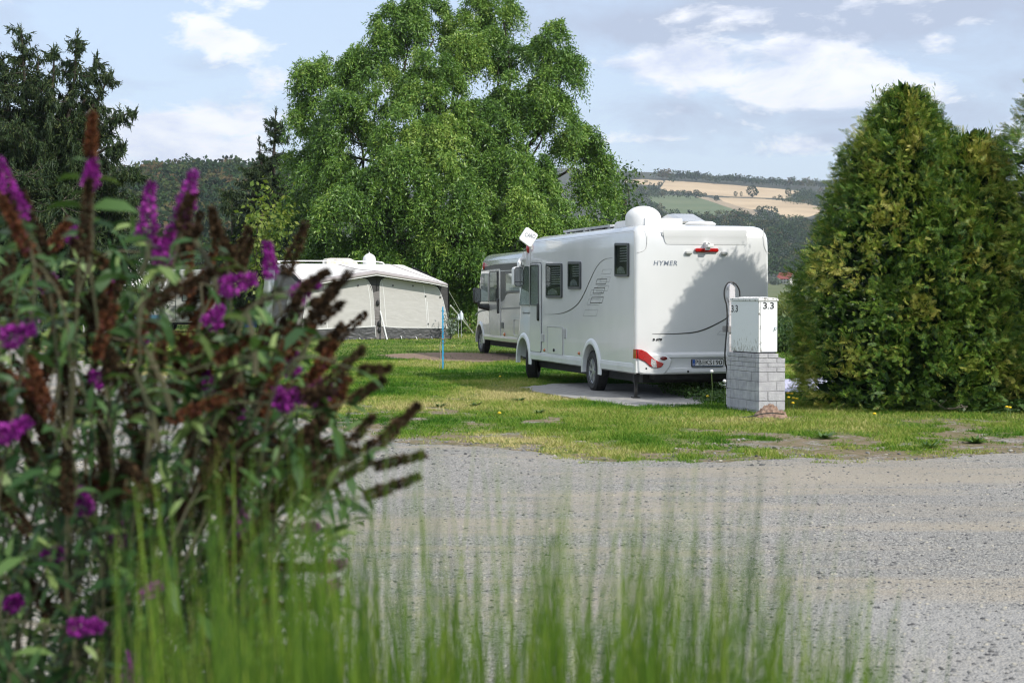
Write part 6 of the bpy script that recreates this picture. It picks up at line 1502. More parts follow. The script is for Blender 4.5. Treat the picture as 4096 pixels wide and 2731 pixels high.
# ---- thuja bushes
MTHU = leafmat('thuja_spray', [(.008, .026, .008), (.04, .10, .015), (.12, .22, .025), (.24, .29, .045), (.40, .37, .08)], trans=.15, tcol=1.2, rough=.5, spec=.3, pos=[0, .35, .6, .82, 1])
def fan():
    """one flat spray: spine with paired fingers, in (along, side)"""
    q = []
    q.append((0, 0, 1.0, 0, .10))
    for i in range(6):
        t = .12+.14*i; l = .52*(1-.10*i)*(1-.35*abs(i-2)/4)
        for s in (-1, 1): q.append((t, 0, l, s*(.85-.06*i), .10))
    return q
FAN = fan()
def thuja(name, c, H, Rf, n, label, seed, lean=0.0, inner=True, gold=.0):
    r = np.random.default_rng(seed); root = empty(name, (c[0], c[1], 0), 0, label, 'thuja', 'thuja bushes along the right'); parts = []
    def place(n, f0, f1, size, fans, tshift=0):
        h = r.random(n)**.85*H*.985; a = r.random(n)*6.283; R = Rf(h, a)
        lump = 1+.20*(fbm(a*1.9+seed, h*1.6, seed, 3)-.5)*2+.10*(fbm(a*6, h*4.5, seed+5, 2)-.5)*2
        rr = R*(f0+(f1-f0)*r.random(n)**.6)*lump; Pt = np.stack([rr*np.cos(a), rr*np.sin(a), h+.06*r.normal(size=n)], -1); Pt[:, 2] = np.maximum(Pt[:, 2], .02)
        out = np.stack([np.cos(a), np.sin(a), np.zeros(n)], -1); up = .35+.75*(h/H)**2
        D = unit(out*(1-.35*(h/H)[:, None])+np.array([0, 0, 1.])*up[:, None]+r.normal(0, .42, (n, 3))-np.array([0, 0, .35])*(r.random(n) < .25)[:, None]); S = perp(D, unit(out*.4+r.normal(0, 1, (n, 3))))
        sz = size*(.55+.8*r.random(n)); clump = fbm(a*5+2, h*3.2, seed+9, 3)
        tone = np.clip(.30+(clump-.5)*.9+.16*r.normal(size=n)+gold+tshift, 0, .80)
        if fans:
            for (t, s0, l, sl, w) in FAN:
                q = Pt+D*(t*sz)[:, None]; d = unit(D*(1-.35*abs(sl))+S*sl+r.normal(0, .08, (n, 3))-np.array([0, 0, .12])) if sl else D
                N_ = np.cross(D, S); ss = unit(np.cross(d, N_)); V, F_ = rhombs(q, d, ss, l*sz*(.7 if sl else 1.0), np.maximum(.011, w*sz*.7), .55)
                tip = np.clip(tone+(.10+.40*(r.random(n) < .16+gold)) * (1 if sl else .3), 0, 1); parts.append((V, F_, tip))
        else:
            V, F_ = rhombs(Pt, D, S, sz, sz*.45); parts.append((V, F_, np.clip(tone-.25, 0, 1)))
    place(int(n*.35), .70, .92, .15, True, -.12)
    place(int(n*.55), .30, .72, .20, False)  # inner leaves toned darker, shade of the crown's depth put into colour
    # branchlets: clumps of sprays that stand out from the crown with dark hollows between
    nc = int(n*.15); h = r.random(nc)**.85*H*.98; a = r.random(nc)*6.283; R = Rf(h, a); lump = 1+.22*(fbm(a*1.9+seed, h*1.6, seed, 3)-.5)*2
    C0 = np.stack([R*lump*.93*np.cos(a), R*lump*.93*np.sin(a), h], -1); O_ = unit(np.stack([np.cos(a), np.sin(a), .25+.9*(h/H)**2+.25*r.normal(size=nc)], -1)+r.normal(0, .2, (nc, 3)))
    gp = fbm(a*3+seed, h*1.4, seed+13, 3); ctone = .45+.10*r.normal(size=nc)+gold+np.clip((gp-.5)*2.0, -.1, .30)+.14*(r.random(nc) < .12)
    kk = 8; idx = np.repeat(np.arange(nc), kk); m_ = nc*kk; along = r.random(m_)*.20-.05; Pt = C0[idx]+O_[idx]*along[:, None]+r.normal(0, .045, (m_, 3)); Pt[:, 2] = np.maximum(Pt[:, 2], .03)
    D = unit(O_[idx]*.9+r.normal(0, .55, (m_, 3))-np.array([0, 0, .15])); S = perp(D, unit(r.normal(size=(m_, 3))+[0, 0, .6])); sz = .10+.10*r.random(m_)
    for (t, s0, l, sl, w) in FAN:
        q = Pt+D*(t*sz)[:, None]; d = unit(D*(1-.35*abs(sl))+S*sl+r.normal(0, .1, (m_, 3))-np.array([0, 0, .12])) if sl else D
        ss = unit(np.cross(d, np.cross(D, S))); V, F_ = rhombs(q, d, ss, l*sz*(.75 if sl else 1.0), np.full(m_, .0085), .55)
        parts.append((V, F_, np.clip(ctone[idx]+.08*r.normal(size=m_)+(.10 if sl else 0)+.35*(r.random(m_) < .08), 0, 1)))
    # upright shoots at the top
    m = 70; a = r.random(m)*6.28; rad = Rf(np.full(m, H*.93), a)*1.3*r.random(m)**.5; Pt = np.stack([rad*np.cos(a), rad*np.sin(a), H*(.90+.05*r.random(m))], -1); D = unit(np.stack([r.normal(0, .18, m), r.normal(0, .18, m), np.ones(m)], -1)); L = .18+.30*r.random(m)
    for k in range(9):
        q = Pt+D*(L*k/9)[:, None]; d = unit(D+r.normal(0, .5, (m, 3))); V, F_ = rhombs(q, d, perp(d, rand_unit(m)), .09*np.ones(m), .018*np.ones(m)); parts.append((V, F_, np.clip(.55+.2*r.normal(size=m), 0, 1)))
    crown_obj('crown', parts, MTHU, root)
    g = MB(); limb(g, (0, 0, -.05), (0, 0, H*.9), .10, .02, .02, 6, seed)
    for k in range(26):
        h = r.random()*H*.85; a_ = r.random()*6.28; R = float(Rf(np.array([h]), np.array([a_]))[0])*.8; limb(g, (0, 0, max(.05, h-.3)), (R*math.cos(a_), R*math.sin(a_), h+.15), .018, .006, .06, 5, seed+k)
    g.build('trunk', MBARK, root, smooth=60); return root
def prof(pts):
    hs = np.array([p[0] for p in pts]); rs_ = np.array([p[1] for p in pts]); return lambda h, a: np.interp(h, hs, rs_)
cA = P(3612, 1178, 26.3)
# left outline of the bush, photo rows to (height, radius)
def lprof(rows, xc, Y): return [((1178-y)/F*Y+CAMH, max(.03, (xc-x)/F*Y)) for x, y in rows]
rowsA = [(3215, 1625), (3150, 1560), (3120, 1400), (3150, 1200), (3185, 1000), (3250, 850), (3300, 740), (3335, 640), (3370, 560), (3420, 480), (3480, 420), (3560, 385)]
pa = sorted((h_, max(.05, r_q*.98-.10-.09*max(0, h_-2.6))) for h_, r_q in lprof(rowsA, 3600, 26.3)); pa[0] = (0, pa[0][1]); Atop = pa[-1][0]+.02; pa = [q for q in pa if q[0] < Atop-.05]; pa.append((Atop+.1, .02))
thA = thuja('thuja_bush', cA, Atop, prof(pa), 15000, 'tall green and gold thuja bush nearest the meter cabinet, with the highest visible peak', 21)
cB = P(3850, 1178, 26.1)
rowsB = [(3560, 1620), (3520, 1400), (3550, 1200), (3580, 1000), (3620, 850), (3660, 740), (3700, 640), (3760, 580), (3830, 535)]
pb_ = sorted(lprof(rowsB, 3850, 26.1)); pb_[0] = (0, pb_[0][1]); Bt = pb_[-1][0]-.08; pb_ = [q for q in pb_ if q[0] < Bt-.05]; pb_.append((Bt+.1, .02))
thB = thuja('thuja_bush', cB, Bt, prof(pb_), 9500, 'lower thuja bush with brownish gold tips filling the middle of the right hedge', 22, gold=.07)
cC = P(4420, 1178, 25.6); TC = 6.3
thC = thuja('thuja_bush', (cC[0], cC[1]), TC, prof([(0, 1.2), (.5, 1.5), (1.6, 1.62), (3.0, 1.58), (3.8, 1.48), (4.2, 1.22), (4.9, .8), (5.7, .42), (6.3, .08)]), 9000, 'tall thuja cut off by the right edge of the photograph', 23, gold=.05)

# ---- shrubs and tall herbs in the gap right of the large motorhome
MHERB = leafmat('pale_shrub_leaf', [(.05, .085, .025), (.10, .14, .04), (.17, .20, .07), (.26, .27, .12)], trans=.3, rough=.5)
def herb(name, px0, px1, ytop, Y, n, m, label, seed, cat='shrub', H=None, L=.16):
    r = np.random.default_rng(seed); x0, x1 = P(px0, 1178, Y)[0], P(px1, 1178, Y)[0]; zt = P(px0, ytop, Y)[2]; o = np.array([(x0+x1)/2, Y, 0]); root = empty(name, tuple(o), 0, label, cat)
    ns = n//16; bx = (r.random(ns)-.5)*(x1-x0); by = (r.random(ns)-.5)*3; h = zt*(.45+.6*r.random(ns))*(1-.5*np.abs(bx/(x1-x0)*2)**3); idx = np.repeat(np.arange(ns), 16); t = r.random(len(idx))**.6
    Pt = np.stack([bx[idx]*(1+.15*t)+r.normal(0, .10, len(idx)), by[idx]+r.normal(0, .12, len(idx)), h[idx]*t], -1); D = unit(r.normal(0, .6, (len(idx), 3))+[0, 0, .7]); S = perp(D, rand_unit(len(idx))); LL = L*(.6+.8*r.random(len(idx))); V, F_ = rhombs(Pt, D, S, LL, LL*.4)
    link('foliage', np_mesh('foliage', V, [F_], np.clip(.5+.2*r.normal(size=len(idx)), 0, 1)), m, root)
    g = MB()
    for k in range(0, ns, max(1, ns//60)): g.tube([(bx[k], by[k], 0), (bx[k]*1.05, by[k], h[k]*.9)], [.02, .006], 4, cap=False)
    g.build('stem', MSTEM, root); return root
herb('willow_shrub', 3080, 3260, 1195, 58, 9000, MHERB, 'pale green shrub behind the meter cabinet, left of the thuja', 31, L=.14)
herb('bramble_bush', 3060, 3330, 1270, 52, 10000, MDKG, 'darker bramble bush in front of the pale green shrub', 32, L=.13)
herb('reed_bed', 3090, 3230, 1185, 72, 5000, MHERB, 'feathery pale reeds standing taller behind the shrub', 33, 'reeds', L=.25)

# ---- woods on the hills (far beyond counting) and single field trees
MFOR = leafmat('far_forest_leaf', [(.010, .026, .010), (.02, .048, .014), (.038, .070, .018), (.075, .085, .026), (.095, .070, .03)], trans=.1, rough=.7, spec=.1)
def forest(name, X, Y, Hc, seed, per=90, leaf=1.0, warm=0.0):
    r = np.random.default_rng(seed); n = len(X); Z = terr(X, Y); idx = np.repeat(np.arange(n), per); m = len(idx); H = Hc*(.6+.5*r.random(n)+.5*fbm(X*.03, Y*.03, seed)); W = H*(.34+.14*r.random(n))
    u = unit(r.normal(size=(m, 3))); u[:, 2] = np.abs(u[:, 2])*1.3-.5; rad = .80+.28*r.random(m); lum = 1+.35*(r.random(m)-.5)
    Pt = np.stack([X[idx]+u[:, 0]*W[idx]*rad*lum, Y[idx]+u[:, 1]*W[idx]*rad, Z[idx]+H[idx]*.50+u[:, 2]*H[idx]*.46*rad], -1)
    D = unit(r.normal(size=(m, 3))); S = perp(D, unit(r.normal(size=(m, 3)))); L = (leaf*H*.16)[idx]*(.6+.8*r.random(m)); V, F_ = rhombs(Pt, D, S, L, L*.75)
    tt = r.random(n); tone = np.clip(.34+.24*r.normal(size=n)+warm+.42*(tt < .12)+.5*(fbm(X*.012, Y*.012, seed+3)-.5), 0, 1)[idx]+.05*r.normal(size=m)
    return link(name, np_mesh(name, V, [F_], np.clip(tone, 0, 1)), MFOR)
def scatter(polys, step, y0, y1, seed):
    """forest positions whose feet lie inside photo outlines"""
    r = np.random.default_rng(seed); X, Y = [], []
    y = y0
    while y < y1:
        b = np.arange(-.40, .34, step/y)
        b = b+r.normal(0, .25*step/y, len(b)); yy = y+r.normal(0, step*.3, len(b)); X.append(b*yy); Y.append(yy); y += step*(1.15 if y < 1500 else 1.5)
    X, Y = np.concatenate(X), np.concatenate(Y); Z = terr(X, Y); px, py = topx(X, Y, Z); py = py-16*(Y > 1600); ok = np.zeros(len(X), bool)
    for p in polys: ok |= inpoly(px, py, p)
    return X[ok], Y[ok]
X, Y = scatter([np.array([(-500, 1170), (-500, 640), (1250, 640), (1250, 1170)])], 9.0, 480, 960, 1); ok = X/Y < -.11
ok &= (topx(X, Y, terr(X, Y))[0] > -400); o = forest('left_hill_woods', X[ok], Y[ok], 15.0, 41, 200, .56, .06); tag(o, kind='stuff')
WP = [zh([(1560, 1300), (1560, 740), (1750, 735), (2000, 722), (2400, 600), (2700, 620), (2700, 1240), (2100, 1300)]), zh([(380, 500), (460, 470), (540, 530), (640, 600), (880, 620), (1010, 632), (1210, 610), (1300, 580), (1480, 630), (1700, 655), (1950, 640), (1960, 665), (1860, 660), (1500, 672), (1330, 700), (1400, 740), (1600, 745), (1600, 800), (300, 800), (300, 500)]),
      zh([(200, 300), (330, 330), (560, 345), (560, 375), (620, 395), (540, 430), (440, 440), (380, 480), (200, 480)]), zh([(1870, 395), (1900, 370), (2500, 370), (2500, 560), (2100, 540), (1960, 500), (1700, 468), (1640, 458), (1750, 455), (1800, 440), (1810, 425)]),
      zh([(580, 400), (700, 405), (900, 420), (1000, 430), (1000, 440), (700, 425), (560, 425)])]
X, Y = scatter(WP, 11.0, 1020, 2450, 2); X2, Y2 = X[Y > 1600], Y[Y > 1600]; X1, Y1 = X[Y <= 1600], Y[Y <= 1600]
tag(forest('valley_woods', X1, Y1, 11.0, 42, 90, .8, .05), kind='stuff'); tag(forest('hillside_woods', X2, Y2, 8.5, 43, 40, 1.1), kind='stuff')
# the line of trees along the skyline
r_ = np.random.default_rng(5); b = np.linspace(.055, .30, 330)+r_.normal(0, .0006, 330); b = b[(b < .0735) | (b > .0815)]; Yk = 2480+r_.normal(0, 25, len(b))+40*np.clip((b-.12)/.1, 0, 1)
Hk = np.where(b < .0735, .62, 1.0)
for k_ in range(1): tag(forest('skyline_woods', b*Yk, Yk, 11.5*np.ones(len(b))*Hk*(.75+.5*fbm(b*160, b*0, 7)), 44, 60, 1.0), kind='stuff')
# single trees standing in the fields: one thing each
tree0 = None; FT_ = [(1428, 445, 100, 105), (1272, 440, 36, 52), (1324, 440, 26, 50), (1092, 478, 48, 50), (432, 306, 36, 24), (1765, 432, 56, 72), (600, 402, 52, 36), (672, 420, 50, 42), (728, 422, 48, 40), (784, 424, 44, 48), (836, 428, 50, 44), (902, 428, 58, 54), (940, 434, 38, 38), (982, 438, 42, 36), (560, 345, 50, 44), (1580, 640, 180, 110), (1500, 585, 70, 55), (1910, 740, 130, 110), (1635, 458, 36, 24)]
LB = ['largest round tree standing between the two stubble fields', 'small left one of a pair of slim trees between the stubble fields', 'slim dark right one of a pair of trees between the stubble fields', 'low dark bush on the corner where pasture meets scrub', 'tiny round bush in the uppermost left stubble field', 'tree with a lower neighbour at the right end of the upper stubble field',
      'leftmost bush of the hedge above the green pasture', 'second bush from the left in the hedge above the pasture', 'third bush from the left in the hedge above the pasture', 'slightly taller fourth bush in the hedge above the pasture', 'fifth bush in the hedge above the pasture', 'biggest bush of the hedge above the pasture', 'small bush right of the biggest one in the pasture hedge', 'last bush at the right end of the pasture hedge', 'bushy tree at the gap left of the upper stubble field',
      'broad dark copse at the foot of the lower stubble field', 'pale small tree left of the dark copse', 'pale broad tree above the green strip beside the thuja', 'low scrub bush on the bank between the stubble fields']
tg = MB(); tg.tube([(0, 0, 0), (0, 0, .5)], [.05, .03], 6); tme = None
for k, ((x, y, w, h), lb) in enumerate(zip(FT_, LB)):
    pxx, pyy = 2400+x*.42517, 600+y*.42517
    # walk along the bearing until the hill is met
    Ys = np.linspace(1100, 2600, 800); bb = (pxx-2048)/F; _, q = topx(bb*Ys, Ys, terr(bb*Ys, Ys)); i = int(np.argmax(q <= pyy)) if (q <= pyy).any() else 400; Yt = Ys[i]; Zt = float(terr(np.array([bb*Yt]), np.array([Yt]))[0])
    Wm, Hm = w*.42517/F*Yt, h*.42517/F*Yt
    r = np.random.default_rng(100+k); m = 420; u = unit(r.normal(size=(m, 3))); lump = 1+.3*(fbm(u[:, 0]*2.5+k, u[:, 2]*2.5, k)-.5)*2
    Pt = np.stack([u[:, 0]*Wm*.47*lump, u[:, 1]*Wm*.47, Hm*.55+u[:, 2]*Hm*.45*lump], -1); D = unit(r.normal(size=(m, 3))); L = (.13*min(Wm, Hm))*(.6+.8*r.random(m)); V, F_ = rhombs(Pt, D, perp(D, rand_unit(m)), L, L*.8)
    root = empty('field_tree', (bb*Yt, Yt, Zt-.2), 0, lb, 'tree', 'single trees and bushes on the far fields'); link('crown', np_mesh('crown', V, [F_], np.clip(.25+.12*r.normal(size=m)+(.35 if k in (16, 17) else 0), 0, 1)), MFOR, root)
    g = MB(); g.tube([(0, 0, -.5), (0, 0, Hm*.6)], [Wm*.03, Wm*.012], 6); g.build('trunk', MBARK, root)
# house at the foot of the wooded slope
hY = 1005.0; hb = (2400+1750*.42517-2048)/F; hp = (hb*hY, hY, float(terr(np.array([hb*hY]), np.array([hY]))[0])); house = empty('farmhouse', hp, math.radians(-38), 'tiny white house with a red tiled roof at the foot of the wooded slope', 'house')
g = MB(); g.add([(-4, -3.2, 0), (4, -3.2, 0), (4, 3.2, 0), (-4, 3.2, 0), (-4, -3.2, 3.4), (4, -3.2, 3.4), (4, 3.2, 3.4), (-4, 3.2, 3.4), (-4, 0, 6.3), (4, 0, 6.3)], [(0, 1, 2, 3), (0, 1, 5, 4), (1, 2, 6, 9, 5), (2, 3, 7, 6), (3, 0, 4, 8, 7)]); g.build('wall', pm('house_render', (.70, .68, .62), (.62, .60, .55), .5, .8), house)
g = MB()
for s in (-1, 1): g.add([(-4.5, s*3.8, 2.95), (4.5, s*3.8, 2.95), (4.5, 0, 6.5), (-4.5, 0, 6.5), (-4.5, s*3.8, 2.75), (4.5, s*3.8, 2.75), (4.5, 0, 6.3), (-4.5, 0, 6.3)], [(0, 1, 2, 3), (4, 5, 6, 7), (0, 1, 5, 4), (0, 3, 7, 4), (1, 2, 6, 5)])
rf = g.build('roof', pm('red_tiles', (.30, .07, .05), (.24, .06, .045), 2, .8), house); g = MB(); g.box((1, -.4, 5.6), (1.7, .3, 7.3)); g.build('chimney', pm('chimney_brick', (.28, .12, .08), None, 1, .9), rf)
for x in (-2.7, -.9, .9, 2.7):
    for z in (.7, 2.1):
        g = MB(); g.box((x-.42, -3.26, z), (x+.42, -3.19, z+.9)); g.build('window', MT['black'], house)
for y in (-1.5, 1.2):
    g = MB(); g.box((-4.06, y-.4, 1.8), (-3.98, y+.4, 2.8)); g.build('window', MT['black'], house)
MSIL = leafmat('silver_willow', [(.10, .14, .10), (.17, .22, .17), (.26, .31, .25)], trans=.1, rough=.6)
for x, y, w, h, lb in ((1650, 1275, 95, 60, 'silvery round bush left of the tiny white house'),):
    bb = (2400+x*.42517-2048)/F; Yt = 985.; o_ = (bb*Yt, Yt, float(terr(np.array([bb*Yt]), np.array([Yt]))[0])); root = empty('silver_bush', o_, 0, lb, 'bush'); r = np.random.default_rng(9); m = 900; u = unit(r.normal(size=(m, 3))); Wm, Hm = w*.425/F*Yt, h*.425/F*Yt
    Pt = np.stack([u[:, 0]*Wm*.5, u[:, 1]*Wm*.4, Hm*.5+u[:, 2]*Hm*.5], -1)*(1+.25*(fbm(u[:, 0]*3, u[:, 2]*3, 2)-.5))[:, None]; D = unit(r.normal(size=(m, 3))); V, F_ = rhombs(Pt, D, perp(D, rand_unit(m)), .9*np.ones(m), .6*np.ones(m)); link('crown', np_mesh('crown', V, [F_], r.random(m)), MSIL, root)
# small silvery plant at the awning corner
a = G(1803, 1357); root = empty('silver_shrub', tuple(a), 0, 'small wispy silver-leaved plant at the right corner of the beige awning', 'plant'); r = np.random.default_rng(3); m = 420; t = r.random(m)
an = r.random(m)*6.28; Pt = np.stack([np.cos(an)*.42*t*r.random(m)**.5, np.sin(an)*.3*t, .12+1.0*t*r.random(m)**.5], -1); D = unit(r.normal(size=(m, 3))+[0, 0, .5]); V, F_ = rhombs(Pt, D, perp(D, rand_unit(m)), .10*np.ones(m), .05*np.ones(m)); link('foliage', np_mesh('foliage', V, [F_], r.random(m)), MSIL, root)
g = MB(); 
for k in range(7): g.tube([(0, 0, 0), (.2*math.cos(k), .15*math.sin(k*2), .9)], [.012, .004], 4)
g.build('stem', MBARK, root)

# ================================================================= foreground: butterfly bush and tall grass (out of focus)
bush = empty('butterfly_bush', (-.95, 3.6, 0), 0, 'big out-of-focus butterfly bush with purple and withered brown flower spikes in the left foreground', 'shrub')
BO = np.array([-.95, 3.6, 0.0])
MBUD = leafmat('buddleia_leaf', [(.010, .035, .010), (.025, .07, .018), (.065, .135, .035), (.22, .30, .10)], trans=.18, rough=.5, spec=.3)
MPUR = leafmat('purple_floret', [(.07, .005, .085), (.19, .014, .20), (.32, .03, .32), (.48, .09, .45)], trans=.15, rough=.6, spec=.2, tcol=1.3)
MBRN = leafmat('withered_floret', [(.016, .011, .007), (.04, .026, .015), (.075, .047, .026), (.12, .075, .04)], trans=.1, rough=.8, spec=.1)
MRST = leafmat('rust_floret', [(.04, .018, .010), (.09, .038, .018), (.16, .06, .027), (.11, .03, .06)], trans=.1, rough=.8, spec=.1)
MSTM = pm('bush_stem', (.035, .042, .014), (.09, .08, .04), 12, .7)
r = np.random.default_rng(77)
def spike(c, d, L, W, m, name, tone_c=.5, mix=0):
    n = int(260+L*2200); t = r.random(n); a = r.random(n)*6.28; x = perp(d[None], np.array([[.3, .5, .8]]))[0]; y = np.cross(d, x)
    ring_ = (np.sin(t*L/.016*6.28+a*.6)*.08+.93); lat = fbm(t*L*38+r.random()*50, a*1.2, 3, 2); rad = W*.5*ring_*(.55+.9*lat)*np.clip(1.2-t*1.0, .14, 1)*np.clip(t*8, .5, 1)*(.5+.55*r.random(n))
    Pt = c+d*((t-.5)*L)[:, None]+(x*np.cos(a)[:, None]+y*np.sin(a)[:, None])*rad[:, None]
    D = unit((x*np.cos(a)[:, None]+y*np.sin(a)[:, None])+r.normal(0, .5, (n, 3))); V, F_ = rhombs(Pt, D, perp(D, unit(r.normal(size=(n, 3)))), .009*np.ones(n)*(.6+.9*r.random(n)), .007*np.ones(n), .5)
    return V, F_, np.clip(tone_c+.22*r.normal(size=n)-.2*(t > .85), 0, 1)
# purple spikes: photo x, y, length, width, tilt from vertical (deg, + leans right), depth
PU = [(40, 760, 250, 95, -22, 3.3), (592, 850, 250, 88, 8, 3.6), (745, 800, 240, 92, 14, 3.5), (662, 985, 170, 80, 18, 3.7), (366, 690, 130, 62, 3, 3.4), (950, 1130, 150, 85, 78, 3.4), (1225, 1157, 120, 75, 60, 3.6), (1076, 1040, 150, 48, -5, 3.8), (860, 1268, 100, 85, 30, 3.7), (75, 1338, 130, 105, 70, 3.2),
      (405, 1508, 90, 75, 60, 3.6), (835, 1530, 85, 55, -20, 3.8), (1165, 1590, 150, 95, 72, 3.3), (1172, 1455, 90, 66, 5, 3.7), (50, 1720, 160, 85, 62, 3.2), (330, 2005, 110, 85, -20, 3.4), (965, 2080, 190, 55, -20, 3.5), (490, 2130, 110, 65, 20, 3.5), (215, 2222, 80, 75, 60, 3.4), (614, 2362, 80, 70, 60, 3.3),
      (342, 2506, 140, 80, 88, 3.1), (1330, 2262, 110, 50, 78, 3.5), (1308, 2352, 110, 55, 62, 3.4), (60, 2412, 70, 66, 55, 3.4), (525, 2690, 170, 75, 0, 3.2), (1290, 1590, 120, 50, 48, 3.5), (618, 978, 80, 60, -35, 3.8), (190, 1130, 80, 50, 40, 3.9), (1250, 1560, 110, 45, 40, 3.8), (120, 1290, 80, 60, 30, 3.9), (430, 1130, 70, 45, -20, 4.0), (700, 1950, 60, 40, 20, 4.0),
      (1240, 2110, 60, 40, 70, 3.8), (560, 1360, 60, 40, 80, 3.9), (960, 1640, 60, 50, 10, 3.9), (290, 940, 60, 50, 10, 3.9)]
RU = [(690, 1345, 260, 60, -62, 3.5), (100, 1540, 230, 62, -60, 3.4), (430, 1950, 250, 55, -75, 3.5), (640, 1400, 180, 70, 12, 3.6), (1290, 1450, 190, 50, 32, 3.5), (1350, 1600, 200, 50, 28, 3.6), (240, 940, 150, 60, 25, 3.7), (365, 540, 170, 42, 5, 3.4), (560, 1350, 160, 60, 20, 3.7), (1050, 1340, 160, 50, 30, 3.7), (780, 1480, 170, 45, -70, 3.8), (900, 1500, 170, 48, 15, 3.8), (1060, 1640, 150, 50, -10, 3.7)]
BRN = [(1180, 1000, 230, 62, 24, 3.6), (1340, 1500, 330, 55, 47, 3.4), (1500, 1478, 130, 36, 88, 3.3), (1590, 1700, 260, 48, 46, 3.2), (1600, 1840, 220, 34, 76, 3.3), (1570, 1945, 240, 38, 70, 3.2), (1420, 1750, 230, 44, 40, 3.4), (1380, 1900, 260, 40, 60, 3.5), (860, 900, 150, 52, -8, 3.7), (890, 960, 170, 50, -25, 3.8), (980, 1020, 150, 44, 20, 3.9), (1260, 1120, 130, 40, 55, 3.5), (1290, 1200, 110, 40, 60, 3.7), (1470, 1560, 170, 34, 58, 3.4), (1250, 1900, 260, 44, 45, 3.5), (1180, 1800, 240, 44, 30, 3.6)]
def pdir(tilt, yaw=0.0):
    a = math.radians(tilt); return unit(np.array([[math.sin(a), yaw, math.cos(a)]]))[0]
stems = MB(); leafP, leafD = [], []
def stem_to(c, d, L, seed, r1=.0017, r0=.0042, droopy=.0):
    end = c-d*L*.5; base = BO+np.array([(end[0]-BO[0])*.35+r.normal(0, .12), (end[1]-BO[1])*.5+r.normal(0, .1), .35])
    m1 = base*.45+end*.55+np.array([0, 0, .10])-d*.06; pts = smooth_line([tuple(base-BO), tuple(m1-BO), tuple((end-d*.15)-BO), tuple(end-BO)], 5)
    stems.tube(pts, list(np.linspace(r0, r1, len(pts))), 5); P_ = np.array(pts)+BO; n = len(P_)
    for i in range(3, n):
        for s in (-1, 1):
            if r.random() < .30: leafP.append(P_[i]*(1-(q := r.random()))+P_[i-1]*q); dd = P_[i]-P_[i-1]; leafD.append(unit((unit(dd[None])*.55+unit(r.normal(size=(1, 3)))*[[1, .8, .7]]))[0])
def px_spike(s, m, name, tone_c=.5, L_add=1.0):
    x, y, L, W, tilt, Y = s; Y = Y+.0; c = P(x, y, Y); d = pdir(tilt, r.normal(0, .2)); Lm, Wm = L/F*Y, W/F*Y*.92; V, F_, T = spike(c, d, Lm, Wm*(.95 if m is MPUR else .74), m, name, tone_c); o = link(name, np_mesh(name, V-BO, [F_], T), m, bush); stem_to(c, d, Lm, 0); return o
for s in PU: px_spike(s, MPUR, 'flower_spike')
for s in RU: px_spike(s, MRST, 'withered_spike')
for s in BRN: px_spike(s, MBRN, 'withered_spike')
for s in ((745, 850, 150, 80, 14, 3.48), (40, 830, 100, 60, -20, 3.28)): px_spike(s, MBRN, 'withered_spike')
# many more withered spikes through the bush
ex = []
while len(ex) < 185:
    x, y = r.random()*1480-80, 830+r.random()*1700; lim = 1250+ (y-900)*.35 if y < 1700 else 1500-(y-1700)*.45
    if x > lim or (x > 780 and y < 1180 and r.random() < .8) or (y < 1050 and r.random() < .5) or (y > 2000 and r.random() < .5): continue
    ex.append((x, y, 130+210*r.random(), 34+24*r.random(), (x-350)/1100*62+r.normal(0, 26), 3.2+1.6*r.random()))
parts_b = []; parts_r = []
for k, s in enumerate(ex):
    x, y, L, W, tilt, Y = s; c = P(x, y, Y); d = pdir(tilt, r.normal(0, .3)); V, F_, T = spike(c, d, L/F*Y, W/F*Y*.72, None, '', .45)
    (parts_r if k % 7 == 0 else parts_b).append((V-BO, F_, T))
    if k % 3 == 0: stem_to(c, d, L/F*Y, 0)
for pr_, m_, nm in ((parts_b, MBRN, 'brown_spikes'), (parts_r, MRST, 'rusty_spikes')):
    o = crown_obj(nm, pr_, m_, bush); o['kind'] = 'stuff'
# pale stems and leafy shoots standing up
for (x0, y0, x1, y1, Y) in ((350, 1100, 362, 720, 3.4), (1020, 1500, 990, 1250, 3.3), (690, 1650, 560, 1350, 3.3), (130, 1000, 20, 820, 3.3), (560, 1100, 600, 960, 3.5), (870, 1150, 780, 960, 3.4), (1150, 1500, 1240, 1350, 3.5), (560, 2000, 600, 1650, 3.3), (640, 1800, 540, 1480, 3.2)):
    a_, b_ = P(x0, y0, Y), P(x1, y1, Y); stems.tube([tuple(a_-BO), tuple((a_+b_)/2-BO+np.array([.006, 0, 0])), tuple(b_-BO)], [.0065, .006, .004], 5)
    for t in np.linspace(.1, 1, 7):
        for _ in range(2): leafP.append(a_*(1-t)+b_*t); leafD.append(unit(np.array([[r.choice([-1, 1])*.8, r.normal(0, .4), .5*r.random()]]))[0])
